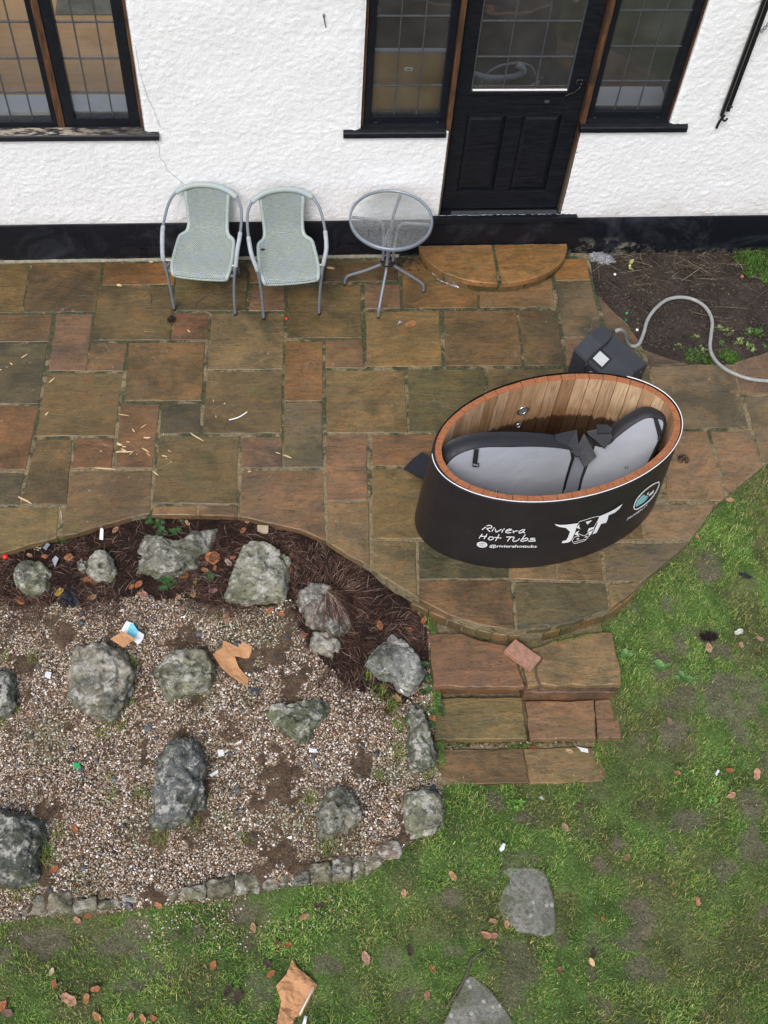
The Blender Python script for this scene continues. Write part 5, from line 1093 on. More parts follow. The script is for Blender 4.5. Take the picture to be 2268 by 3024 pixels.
# stone edging along the lawn
ke = thing('stone_edging', 'low row of weathered edging stones between the gravel bed and the lawn', 'edging')
kx = [-330, -200, -60, 70, 195, 308, 420, 520, 600, 672, 770, 893, 1010, 1130, 1250, 1340, 1432, 1525, 1580, 1655]
kb = [760, 752, 740, 722, 700, 690, 675, 660, 650, 645, 640, 622, 603, 598, 582, 568, 552, 540, 525, 485]; kt = [115, 115, 125, 118, 118, 60, 46, 46, 52, 60, 72, 92, 92, 78, 86, 96, 112, 92, 92, 78]
for i in range(len(kx)-1):
    g = .4; x0, x1 = kx[i]+g, kx[i+1]-g; b0, b1 = kb[i], kb[i+1]; t0 = kt[i]*random.uniform(.85, 1.1)
    P = [(x0, b0-t0), ((x0+x1)/2, (b0+b1)/2-t0), (x1, b1-t0), (x1, b1-12), ((x0+x1)/2, (b0+b1)/2-8), (x0, b0-12)]
    W = [gpt(*Z8(*p)) for p in P]; zt_ = float(hgt(W[1].x, W[1].y))
    rock('edging_stone', P, Z8, .075, '', '', None, random.choice([(.23, .21, .155), (.27, .25, .2), (.2, .19, .13)]), rough=.009, top=-.308-.02*(i/18)+random.uniform(-.006, .006), n=36, facets=0, parent=ke, sink=.1)
for P, Zf, cc in (([(-20, 375), (60, 362), (85, 400), (80, 440), (0, 452), (-45, 430)], Z9, (.27, .21, .17)),):
    rock('edging_stone', P, Zf, .07, '', '', None, cc, rough=.008, top=-.33, n=36, facets=0, parent=ke, sink=.1)
# stepping stones in the lawn
def stepstone(P, label, col):
    W = [gpt(*Z9(*p)) for p in P]; c = sum(W, Vector())/len(W); zt_ = float(hgt(c.x, c.y))+.032
    W = [onz(*Z9(*p), zt_) for p in P]; D = catmull([Vector((p.x, p.y, 0)) for p in W], 4, True)
    o = slab('stepping_stone', [(p.x, p.y) for p in D], zt_, .06, col, None, amp=.006, step=.03, tilt=.003, bev=.008, mat=M['step']); props(o, label, 'stone', 'stepping stones set in the lawn')
stepstone([(500, 512), (600, 492), (688, 508), (712, 560), (732, 622), (742, 700), (738, 770), (688, 784), (590, 768), (560, 745), (522, 722), (490, 640)], 'grey spotted stepping stone set in the lawn below the garden steps', (.105, .105, .095))
stepstone([(370, 962), (440, 1000), (500, 1080), (548, 1150), (560, 1260), (400, 1290), (250, 1260), (262, 1172), (310, 1060)], 'grey pointed stepping stone cut off by the bottom edge', (.095, .1, .105))

# ---------------------------------------------------------------- loose pebbles (gravel)
def scatter_in(P, n, xr, yr, seed):
    g = np.random.default_rng(seed); x_ = g.uniform(*xr, n); y_ = g.uniform(*yr, n); k = inpoly(x_, y_, P); return x_[k], y_[k], g
ico = np.array([(0, 0, 1), (.894, 0, .447), (.276, .851, .447), (-.724, .526, .447), (-.724, -.526, .447), (.276, -.851, .447), (.724, .526, -.3), (-.276, .851, -.3), (-.894, 0, -.3), (-.276, -.851, -.3), (.724, -.526, -.3)])
icf = np.array([(0, 1, 2), (0, 2, 3), (0, 3, 4), (0, 4, 5), (0, 5, 1), (1, 6, 2), (2, 7, 3), (3, 8, 4), (4, 9, 5), (5, 10, 1), (6, 7, 2), (7, 8, 3), (8, 9, 4), (9, 10, 5), (10, 6, 1)])
PAL = np.array([(.68, .59, .50), (.82, .75, .68), (.44, .28, .17), (.33, .18, .09), (.52, .37, .23), (.24, .145, .085), (.56, .44, .33), (.36, .26, .19), (.15, .12, .10), (.9, .87, .82), (.28, .17, .10), (.20, .14, .10), (.26, .24, .22), (.24, .21, .12)])
def pebbles(name, x_, y_, g, smin, smax, lift=.0, pal=PAL, lo=1.0, parent=None):
    n = len(x_); s_ = g.uniform(smin, smax, n)*(1+.6*(g.random(n) > .93)); z_ = hgt(x_, y_)+.004+lift
    a = g.uniform(0, 2*np.pi, n); sx, sy, sz = s_*g.uniform(.8, 1.35, n), s_*g.uniform(.6, 1.0, n), s_*g.uniform(.45, .75, n)
    V = ico[None]*np.stack([sx, sy, sz], 1)[:, None, :]*g.uniform(.85, 1.15, (n, 11, 1)); ca, sa = np.cos(a)[:, None], np.sin(a)[:, None]
    X_ = V[:, :, 0]*ca-V[:, :, 1]*sa+x_[:, None]; Y_ = V[:, :, 0]*sa+V[:, :, 1]*ca+y_[:, None]; Z_ = V[:, :, 2]+(z_+sz*.35)[:, None]
    c = pal[g.integers(0, len(pal), n)]*g.uniform(.6, 1.15, (n, 1)); tn = fbm(x_*3.5, y_*3.5, 12, 4)[:, None]; c = c*(1-.28*np.clip((tn-.5)*5, 0, 1)*np.array([1.0, .75, 1.1])); c = np.repeat(c, 11, 0)
    F = (icf[None]+11*np.arange(n)[:, None, None]).reshape(-1, 3)
    return props(fastmesh(name, np.stack([X_, Y_, Z_], 2).reshape(-1, 3), F, M['pebble'], parent, np.clip(c, 0, 1)), kind='stuff')
x_, y_, g = scatter_in(BED, 190000, (-2.4, 1.2), (1.3, 3.9), 3)
keep = ~inpoly(x_, y_+(fbm(x_*8, y_*8, 29, 4)-.5)*.22-.02, NEED); pk = 1-gravel_soil(x_, y_)*.93; keep &= g.random(len(x_)) < pk; x_, y_ = x_[keep], y_[keep]
gp = pebbles('gravel', x_, y_, g, .003, .0060); props(gp, 'pea gravel of white, tan and brown pebbles covering the rockery bed', 'gravel')
print('pebbles', len(x_))
x2 = g.uniform(-2.0, .3, 9000); y2 = g.uniform(1.1, 2.0, 9000); d = fbm(x2*5, y2*5, 8, 3); el0 = gpt(300, 2740); k = lawn_mask(x2, y2) & (g.random(9000) < np.clip(1.25-np.abs(y2-el0.y)/.2-np.abs(x2+.55)/1.3, 0, 1)*np.clip((d-.35)*4, 0, 1))
props(pebbles('spilled_gravel', x2[k], y2[k], g, .0035, .006, .004), 'loose pale pebbles spilled on the turf below the edging stones', 'gravel')
# slate chips in the gravel
k = g.random(len(x_)) < .0013; xs_, ys_ = x_[k], y_[k]
props(pebbles('slate_chips', xs_, ys_, g, .011, .018, .004, np.array([(.09, .10, .125), (.13, .14, .165), (.07, .075, .09)])), 'blue-grey slate chips scattered through the gravel', 'slate')
# soil crumbs
xa, ya, g2 = scatter_in(SOIL, 16000, (2.2, 4.6), (4.4, 6.25), 5)
props(pebbles('soil_crumbs', xa, ya, g2, .003, .010, .0, np.array([(.05, .036, .028), (.07, .05, .038), (.035, .026, .02), (.045, .032, .025), (.1, .075, .055)])), 'dark crumbs of bare soil beside the wall', 'soil')

# ---------------------------------------------------------------- needle litter, stalks
def ribbons(name, x_, y_, ang, L_, wd, lift, cols, g, curl=.6, zh=None, segs=3, up=.006, mat=None):
    n = len(x_); P = np.zeros((n, segs+1, 3)); a = ang.copy(); px, py = x_.copy(), y_.copy(); cu = g.normal(0, curl, n)
    for k_ in range(segs+1):
        P[:, k_, 0] = px; P[:, k_, 1] = py; P[:, k_, 2] = (hgt(px, py) if zh is None else zh(px, py))+lift+up*np.sin(np.pi*k_/segs)*g.uniform(.2, 1.5, n)
        px = px+np.cos(a)*L_/segs; py = py+np.sin(a)*L_/segs; a = a+cu/segs
    T = np.gradient(P, axis=1); T /= np.linalg.norm(T, axis=2, keepdims=True)+1e-9; S_ = np.stack([-T[:, :, 1], T[:, :, 0], 0*T[:, :, 0]], 2)*wd[:, None, None]/2
    tap = np.array([.6]+[1]*(segs-1)+[.3])[None, :, None]; V = np.concatenate([P+S_*tap, P-S_*tap], 1).reshape(-1, 3); m_ = 2*(segs+1)
    b = m_*np.arange(n)[:, None]; F = np.concatenate([b+np.array([[k_, k_+1, segs+1+k_+1, segs+1+k_]]) for k_ in range(segs)], 0)
    c = np.repeat(cols[g.integers(0, len(cols), n)]*g.uniform(.5, 1.15, (n, 1)), m_, 0)
    return fastmesh(name, V, F, mat or M['litter'], None, np.clip(c, 0, 1))
g3 = np.random.default_rng(11); xa = g3.uniform(-2.6, 1.3, 80000); ya = g3.uniform(2.5, 4.2, 80000); wb_ = (fbm(xa*6, ya*6, 19, 4)-.5)*.5+g3.normal(0, .045, 80000); k = inpoly(xa, ya+np.minimum(wb_, .16), NEED) & inpoly(xa, ya, BED); xa, ya = xa[k], ya[k]
flow = fbm(xa*2.2, ya*2.2, 90, 3)*5.5; r5 = gpt(980, 1850); dr_ = np.hypot(xa-r5.x, ya-r5.y); an = np.where(dr_ < .5, np.arctan2(ya-r5.y, xa-r5.x)+(fbm(xa*7, ya*7, 71, 3)-.5)*3.4+g3.normal(0, .55, len(xa)), flow+g3.normal(0, .8, len(xa)))
patch = fbm(xa*3.3, ya*3.3, 44, 4); k = (g3.random(len(xa)) < np.clip((patch-.36)*5, .18, 1))
NC = np.array([(.085, .038, .028), (.12, .058, .042), (.05, .026, .021), (.20, .12, .085), (.10, .055, .044), (.028, .017, .014), (.33, .24, .18), (.04, .021, .017), (.07, .032, .024)])
nl_ = ribbons('pine_needle_litter', xa[k], ya[k], an[k], g3.uniform(.03, .095, k.sum()), g3.uniform(.0014, .003, k.sum()), .002+.02*g3.random(k.sum()), NC, g3)
props(nl_, 'matted brown pine needles and fine twigs around the rocks below the patio', 'needle litter', kind='stuff'); print('needles', k.sum())
r5c = gpt(940, 1795); nn_ = 380; aa = g3.uniform(-1.2, 1.1, nn_)-.3+g3.normal(0, .5, nn_); rr_ = g3.uniform(0, .14, nn_)
def overrock(px, py): return hgt(px, py)+.13*np.clip(1.25-((px-r5c.x)**2+(py-r5c.y+.07)**2)/.04, 0, 1)**.6
mt = ribbons('needle_mat', r5c.x+.05+rr_*np.cos(aa)*1.4, r5c.y+.04+rr_*np.sin(aa), aa+g3.normal(0, .3, nn_), g3.uniform(.10, .24, nn_), g3.uniform(.0016, .003, nn_), np.full(nn_, .012), NC*1.15, g3, .5, overrock, 4)
props(mt, 'thatch of brown needles draped over the craggy rock', 'needle litter', kind='stuff')
xa, ya, g4 = scatter_in(SOIL, 2600, (2.2, 4.6), (5.5, 6.25), 13); k = g4.random(len(xa)) < np.clip((ya-5.8)*1.8, .03, .6)
sk = ribbons('dry_stalks', xa[k], ya[k], g4.normal(0, .7, k.sum()), g4.uniform(.04, .28, k.sum()), g4.uniform(.002, .0045, k.sum()), .006+.02*g4.random(k.sum()), np.array([(.2, .16, .11), (.12, .09, .06), (.07, .05, .035), (.3, .25, .19), (.05, .035, .028)]), g4, .4)
props(sk, 'dry stalks and dead stems lying on the soil against the plinth', 'stalks', kind='stuff')

# ---------------------------------------------------------------- grass
def blades(name, x_, y_, L_, wd, lean, cols, g, base=None, z0=None, parent=None, mat=None):
    n = len(x_); a = g.uniform(0, 2*np.pi, n); z_ = (hgt(x_, y_) if z0 is None else z0)-.002; tw = g.uniform(0, 2*np.pi, n)
    dx, dy = np.cos(a), np.sin(a); sx, sy = -np.sin(a+.0*tw)*wd/2, np.cos(a)*wd/2
    h1, h2 = L_*.55*np.cos(lean*.5), L_*(.55*np.cos(lean*.5)+.45*np.cos(lean*1.25)); r1, r2 = L_*.55*np.sin(lean*.5), L_*(.55*np.sin(lean*.5)+.45*np.sin(lean*1.25))
    B = np.stack([x_, y_, z_], 1); s3 = np.stack([sx, sy, 0*sx], 1); d3 = np.stack([dx, dy, 0*dx], 1)
    m_ = B+d3*r1[:, None]+np.array([0, 0, 1])*h1[:, None]; t = B+d3*r2[:, None]+np.array([0, 0, 1])*h2[:, None]
    V = np.stack([B-s3, B+s3, m_-s3*.8, m_+s3*.8, t], 1).reshape(-1, 3); b = 5*np.arange(n)[:, None]
    c = np.repeat(cols, 5, 0)
    return fastmesh(name, V, [b+np.array([[0, 1, 3, 2]]), b+np.array([[2, 3, 4]])], mat or M['blade'], parent, np.clip(c, 0, 1))
GC = np.array([(.135, .295, .042), (.20, .37, .055), (.09, .21, .033), (.28, .39, .085), (.44, .48, .17), (.11, .25, .065)])
N = 560000; g5 = np.random.default_rng(21); xa = g5.uniform(-2.4, 3.9, N); ya = g5.uniform(.45, 4.95, N)
k = lawn_mask(xa, ya) & ~((xa > .88) & (xa < np.where(ya < 2.45, 1.84, 1.985)) & (ya > 2.24) & (ya < 3.2)) & ~((ya > 2.3) & (xa < .8))
mm = mud(xa, ya); cl = fbm(xa*11, ya*11, 17, 3); k &= g5.random(N) < (1-.93*mm)**1.2*np.clip(.42+2.2*(cl-.38), .15, 1)*np.clip(1.1-.7*np.clip((fbm(xa*3.4, ya*3.4, 66, 4)-.45)*4, 0, .7), .2, 1)
for o in [o for o in C.objects if o.name.startswith('stepping_stone')]:
    PP = [(v.co.x, v.co.y) for v in list(o.data.vertices)[:len(o.data.vertices)//3]]; k &= ~inpoly(xa, ya, inset(PP, .028))
xa, ya, cl, mm = xa[k], ya[k], cl[k], mm[k]; n = len(xa); big = fbm(xa*2.4, ya*2.4, 27, 4)
cc = GC[g5.integers(0, len(GC), n)]*(.5+.9*g5.random((n, 1)))*(.6+.9*big[:, None]); ol_ = np.clip((fbm(xa*3.4, ya*3.4, 66, 4)-.42)*4, 0, 1)[:, None]; cc = cc*(1-ol_)+cc*np.array([1.15, .82, .95])*.9*ol_; yel = (g5.random(n) < .10+.25*np.clip(fbm(xa*5, ya*5, 33, 3)-.5, 0, 1))[:, None]; cc = np.where(yel, np.array([.38, .34, .14])*(.7+.5*g5.random((n, 1))), cc)
Lg = g5.uniform(.012, .042, n)*(.5+1.2*cl)*(1-.35*mm)
lawn = blades('lawn_grass', xa, ya, Lg, g5.uniform(.0018, .0038, n), g5.uniform(.35, 1.45, n), cc, g5)
props(lawn, 'short patchy green lawn grass growing around the steps', 'grass', kind='stuff'); print('blades', n)
# moss: very short dense fuzz
def tuft(px, py, r_, h_, nb, label, cat='grass tuft', group=None, cols=GC, name='grass_tuft', wd=(.0018, .0035), lean=(.3, 1.3), up=0):
    p = gpt(px, py); g = np.random.default_rng(int(px*7+py)); a = g.uniform(0, 2*np.pi, nb); rr = r_*np.sqrt(g.random(nb)); x_ = p.x+rr*np.cos(a); y_ = p.y+rr*np.sin(a)*1.0
    c = cols[g.integers(0, len(cols), nb)]*(.8+.8*g.random((nb, 1)))
    o = blades(name, x_, y_, g.uniform(.5, 1.1, nb)*h_, g.uniform(*wd, nb), g.uniform(*lean, nb), c, g, z0=hgt(x_, y_)+.004+up); return props(o, label, cat, group)
YG_ = np.array([(.13, .2, .03), (.2, .24, .06), (.09, .16, .03), (.28, .27, .1)])
TG = 'grass tufts growing in the gravel'
for (x0, y0, Zf, r_, h_, nb, lab) in ((150, 655, Z6, .05, .06, 60, 'bright grass tuft in gravel left of the largest rock'), (15, 650, Z6, .04, .05, 60, 'grass tuft on the left edge above the cut-off grey rock'), (583, 680, Z6, .03, .09, 45, 'grass growing up against the right side of the largest rock'),
    (450, 965, Z6, .06, .06, 70, 'sparse yellow grass in gravel left of the tall upright rock'), (515, 935, Z6, .05, .06, 60, 'sparse yellow grass just below the largest rock'), (553, 850, Z6, .03, .05, 40, 'wispy grass at the lower right corner of the largest rock'),
    (60, 880, Z6, .03, .07, 50, 'yellowish grass beside the cut-off grey rock'), (10, 940, Z6, .04, .05, 50, 'grass below the cut-off grey rock at the left edge'), (870, 820, Z6, .03, .03, 30, 'tiny grass tuft under the rounded dark rock'), (690, 375, Z8, .05, .08, 80, 'green grass clump at the foot of the tall upright rock'),
    (615, 170, Z8, .05, .07, 70, 'yellow-green grass along the left side of the tall upright rock'), (835, 305, Z8, .04, .07, 60, 'grass under the lower right side of the tall upright rock'), (890, 200, Z8, .03, .06, 40, 'yellow grass on the right flank of the tall upright rock'), (1340, 195, Z8, .05, .08, 70, 'curly green grass clump left of the pale craggy rock'),
    (1420, 405, Z8, .06, .08, 90, 'broad blue-green grass clump below the pale craggy rock'), (205, 450, Z8, .06, .12, 120, 'long drooping grass beside the black mossy block'), (255, 345, Z8, .05, .06, 60, 'pale thin grass above the drooping grass by the black block'), (480, 180, Z8, .04, .05, 50, 'thin grass tuft in gravel left of the tall rock, near a bare patch'),
    (1050, 370, Z8, .05, .06, 60, 'yellow grass in the gravel right of the tall upright rock'), (985, 280, Z8, .05, .05, 60, 'thin yellow grass strands in mid gravel'), (70, 605, Z8, .06, .07, 90, 'grass creeping over the edging stones at the left edge'), (140, 595, Z8, .04, .06, 50, 'thin grass over the edging beside the black block'),
    (1640, 100, Z8, .03, .06, 60, 'bright green grass at the right border of the gravel'), (1640, 800, Z6, .05, .08, 80, 'grass growing below the grey and white rock by the steps'), (1590, 730, Z6, .03, .05, 50, 'green grass under the left tip of the grey and white rock'), (480, 1160, Z6, .03, .04, 40, 'faint grass tuft low in the gravel')):
    tuft(*Zf(x0, y0), r_, h_, nb, lab, 'grass tuft', TG, YG_)
for (x0, y0, h_, nb, lab) in ((40, 860, .07, 100, 'grass between the grey and white rock and the narrow mossy stone'), (180, 860, .06, 70, 'grass strip between the narrow mossy stone and the steps'), (75, 940, .08, 80, 'dry yellowish grass along the left side of the narrow mossy stone'), (60, 1060, .1, 90, 'straw-like grass bent along the lower part of the narrow mossy stone'), (190, 1140, .07, 90, 'leafy grass clump under the narrow mossy stone'), (240, 1100, .06, 40, 'grass at the left corner of the lowest step')):
    tuft(*Z7(x0, y0), .05, h_, nb, lab, 'grass tuft', 'grass beside the garden steps', YG_)
SL_ = iter(('at the left of the gap in the round riser', 'in front of the gap in the round riser', 'right of the gap in the round riser', 'on the curve above the sand-coloured tread', 'further right on the curve', 'at the right end of the curved riser', 'in the crack between the two lowest slabs', 'at the left end of the second riser foot', 'under the middle of the second riser', 'hanging low under the second riser'))
for (x0, y0) in ((560, 545), (650, 592), (760, 572), (820, 560), (870, 548), (940, 520), (610, 1030), (330, 1028), (560, 1035), (560, 880+150)):
    q = Z7(x0, y0); p = onz(*q, -.13 if y0 < 700 else -.37); g = np.random.default_rng(x0); nb = 40; x_ = p.x+g.normal(0, .035, nb); y_ = p.y+g.normal(0, .006, nb)
    props(blades('moss_tuft', x_, y_, g.uniform(.008, .02, nb), g.uniform(.003, .006, nb), g.uniform(.3, 1.3, nb), np.array([.1, .22, .02])*g.uniform(.6, 1.2, (nb, 1)), g, z0=np.full(nb, p.z)), 'small bright green weed '+next(SL_), 'weed', 'weeds in the step joints')
# weeds with rounded leaves
def leafpts(kind):
    if kind == 'ivy': return [(0, 0), (.35, -.1), (.5, .15), (.3, .3), (.42, .6), (.15, .55), (0, 1), (-.15, .55), (-.42, .6), (-.3, .3), (-.5, .15), (-.35, -.1)]
    if kind == 'oval': return [(0, 0), (.18, .15), (.28, .4), (.22, .7), (0, 1), (-.22, .7), (-.28, .4), (-.18, .15)]
    return [(0, 0), (.12, .3), (.13, .6), (0, 1), (-.13, .6), (-.12, .3)]
def weed(px, py, nl, ls, kind, col, label, cat='weed', group=None, spread=.05, up=.0, z=None, name='weed_plant'):
    p = gpt(px, py) if z is None else onz(px, py, z); rg_ = random.Random(int(px*13+py)); V = []; F = []; cc_ = []
    for i in range(nl):
        a = rg_.uniform(0, 2*math.pi); el_ = rg_.uniform(.1, .9) if kind != 'ivy' else rg_.uniform(0, .35); s_ = ls*rg_.uniform(.6, 1.2); r0 = spread*math.sqrt(rg_.random())
        bx, by = p.x+r0*math.cos(a*3.1), p.y+r0*math.sin(a*3.1); bz = float(hgt(bx, by) if z is None else z)+.004+up*rg_.random(); base_i = len(V); P = leafpts(kind); sh_ = rg_.uniform(.65, 1.3)
        for u, v in P:
            V.append((bx+(math.cos(a)*v*math.cos(el_)-math.sin(a)*u)*s_, by+(math.sin(a)*v*math.cos(el_)+math.cos(a)*u)*s_, bz+v*math.sin(el_)*s_+.25*abs(u)*s_)); cc_.append([c*sh_ for c in col])
        V.append((bx+math.cos(a)*.5*s_*math.cos(el_), by+math.sin(a)*.5*s_*math.cos(el_), bz+.5*math.sin(el_)*s_)); cc_.append([c*sh_*.8 for c in col]); k_ = len(P)
        for j in range(k_): F.append((base_i+j, base_i+(j+1) % k_, base_i+k_))
    o = fastmesh(name, np.array(V), np.array(F), M['green'], None, np.clip(np.array(cc_), 0, 1)); return props(o, label, cat, group)
BGN = (.065, .15, .025); PGN = (.16, .23, .06)
WG = 'weeds in the bare soil bed'
for (x0, y0, nl, ls, kd, col, lab) in ((1290, 575, 8, .035, 'oval', PGN, 'pale broad-leaved weed touching the right bend of the hose'), (1370, 605, 10, .03, 'oval', PGN, 'pale weed right of the hose, above the moss clumps'), (1450, 680, 14, .03, 'oval', PGN, 'wide pale weed low in the soil bed'), (1180, 730, 9, .025, 'oval', PGN, 'small pale weed left of the hose'),
    (1520, 600, 14, .03, 'oval', BGN, 'green weed in the soil bed, left of the larger leafy weed'), (1590, 610, 24, .035, 'oval', BGN, 'larger leafy weed near the right edge of the soil'), (1645, 705, 12, .03, 'oval', BGN, 'green weed cut off by the right edge of the soil'), (1320, 690, 30, .02, 'narrow', (.07, .17, .02), 'dense green clump right of the hose'),
    (1140, 655, 8, .025, 'oval', PGN, 'tiny pale weed in the middle of the bare soil'), (940, 745, 6, .02, 'oval', PGN, 'tiny weed near the lower left corner of the soil'), (1550, 735, 14, .035, 'oval', PGN, 'pale weed just above the lower paving edge'), (1510, 705, 10, .03, 'oval', PGN, 'pale weed beside the wide pale weed'),
    (645, 120, 4, .05, 'oval', (.38, .42, .14), 'single pale yellow-green sprout near the clear plastic bag'), (610, 488, 3, .03, 'oval', (.03, .4, .12), 'lone bright green seedling on the soil left of the hose'), (1010, 700, 6, .02, 'oval', PGN, 'small weed between the hose and the paving')):
    weed(*ZB(x0, y0), nl, ls, kd, col, lab, 'weed', WG, .03)
for (x0, y0, nb, r_, h_, lab) in ((1110, 780, 260, .07, .03, 'mossy green clump at the lower edge of the soil bed'), (1220, 805, 160, .05, .03, 'moss clump just left of the hose at the soil edge'), (1350, 770, 240, .06, .03, 'moss clump just right of the hose'), (1400, 800, 240, .06, .035, 'lowest green moss clump by the paving'),
    (1585, 95, 700, .14, .07, 'big leafy green clump against the plinth at the right edge'), (1480, 60, 300, .08, .05, 'green clump beside the dry stalks at the wall'), (1525, 175, 130, .05, .05, 'small green clump under the leafy clump at the wall'), (1645, 215, 200, .06, .05, 'green clump on the right edge below the plinth')):
    tuft(*ZB(x0, y0), r_, h_, nb, lab, 'moss clump' if h_ < .04 else 'green plant', None, np.array([(.03, .085, .01), (.05, .12, .016), (.08, .15, .025)]), 'green_clump', (.004, .009))
IG = 'ivy sprigs in the needle litter'
for (x0, y0, Zf, nl, lab) in ((680, 75, Z6, 9, 'ivy sprig at the patio edge above the long grey rock'), (700, 115, Z6, 12, 'ivy leaves lying on top of the long grey rock'), (755, 105, Z6, 7, 'ivy leaves on the upper middle of the long grey rock'), (792, 52, Z6, 3, 'single large ivy leaf hanging at the patio edge'), (640, 60, Z6, 6, 'ivy leaves left of the sprig at the patio edge'),
    (730, 325, Z6, 10, 'ivy sprig just below the long grey rock'), (700, 300, Z6, 5, 'ivy leaves under the lower edge of the long grey rock'), (905, 300, Z6, 5, 'small ivy sprig under the round rust leaf'), (720, 355, Z6, 5, 'lowest ivy leaves above the gravel'), (275, 142, Z6, 6, 'ivy leaves at the patio edge near the white tag'),
    (185, 800, Z7, 10, 'ivy sprig left of the top step corner'), (185, 890, Z7, 9, 'ivy leaves beside the middle step'), (240, 878, Z7, 4, 'ivy leaf lying on the left end of the middle step'), (178, 740, Z7, 6, 'ivy leaves between the grey and white rock and the top step'), (200, 945, Z7, 4, 'dark ivy leaf at the left end of the middle step'), (170, 690, Z7, 5, 'ivy leaves near the top left corner of the steps'), (655, 60, Z6, 4, 'ivy leaves in the joint at the patio edge')):
    weed(*Zf(x0, y0), nl, .038, 'ivy', (.04, .095, .025), lab, 'ivy', IG, .024, .03, name='ivy_sprig')
for (x0, y0, lab) in ((1200, 690, 'leafy dandelion-like weed in the turf right of the top step'), (1290, 740, 'broad-leaved weed in the turf right of the middle step'), (1040, 640, 'pale green weed close to the right end of the top step')): weed(*Z7(x0, y0), 16, .05, 'oval', (.12, .25, .07), lab, 'weed', 'weeds in the lawn', .02, .01)
weed(*Z9(570, 225), 26, .03, 'oval', (.12, .28, .04), 'bright green rosette in the lawn below the lowest step', 'weed', 'weeds in the lawn', .04, .01)
weed(*Z9(370, 140), 14, .03, 'oval', (.1, .22, .03), 'green weed at the front edge of the lowest step', 'weed', 'weeds in the lawn', .03, .01)
weed(*Z9(1415, 215), 18, .03, 'oval', (.12, .28, .06), 'bluish green weed in the lawn at the right', 'weed', 'weeds in the lawn', .03, .01)

# ---------------------------------------------------------------- leaves
def leaf(px, py, s_, col, label, group=None, z=None, asp=.55, name='dead_leaf', ang=None, kind='leaf', lift=.014):
    p = gpt(px, py) if z is None else onz(px, py, z); rg_ = random.Random(int(px*31+py*7)); a = rg_.uniform(0, 2*math.pi) if ang is None else ang; cu = rg_.uniform(.15, .45); V = []; nu, nv = 7, 5; cc_ = []
    tx, ty = rg_.uniform(-.2, .2), rg_.uniform(-.2, .2)
    for i in range(nu):
        u = -1+2*i/(nu-1); wdt = asp*math.sqrt(max(0, 1-u*u*.97))**(.8) * (1+.15*math.sin(5*u+a))
        for j in range(nv):
            v = -1+2*j/(nv-1); lx, ly = u*s_, v*wdt*s_; zz_ = cu*(v*v*.5*wdt+.25*u*u)*s_+tx*lx+ty*ly+rg_.uniform(-.04, .04)*s_
            V.append((p.x+lx*math.cos(a)-ly*math.sin(a), p.y+lx*math.sin(a)+ly*math.cos(a), p.z+lift+zz_)); sh_ = .75 if j == nv//2 else rg_.uniform(.8, 1.2); cc_.append([c*sh_ for c in col])
    F = [(i*nv+j, i*nv+j+1, (i+1)*nv+j+1, (i+1)*nv+j) for i in range(nu-1) for j in range(nv-1)]
    o = fastmesh(name, np.array(V), np.array(F), M['leaf'], None, np.clip(np.array(cc_), 0, 1), smooth=True); return props(o, label, 'leaf', group)
RU = (.33, .12, .05); TNL = (.36, .2, .11); YL = (.4, .27, .05); PU = (.13, .065, .06); PK = (.42, .24, .17); DB = (.05, .03, .022)
LGp = 'dead leaves among the rocks'
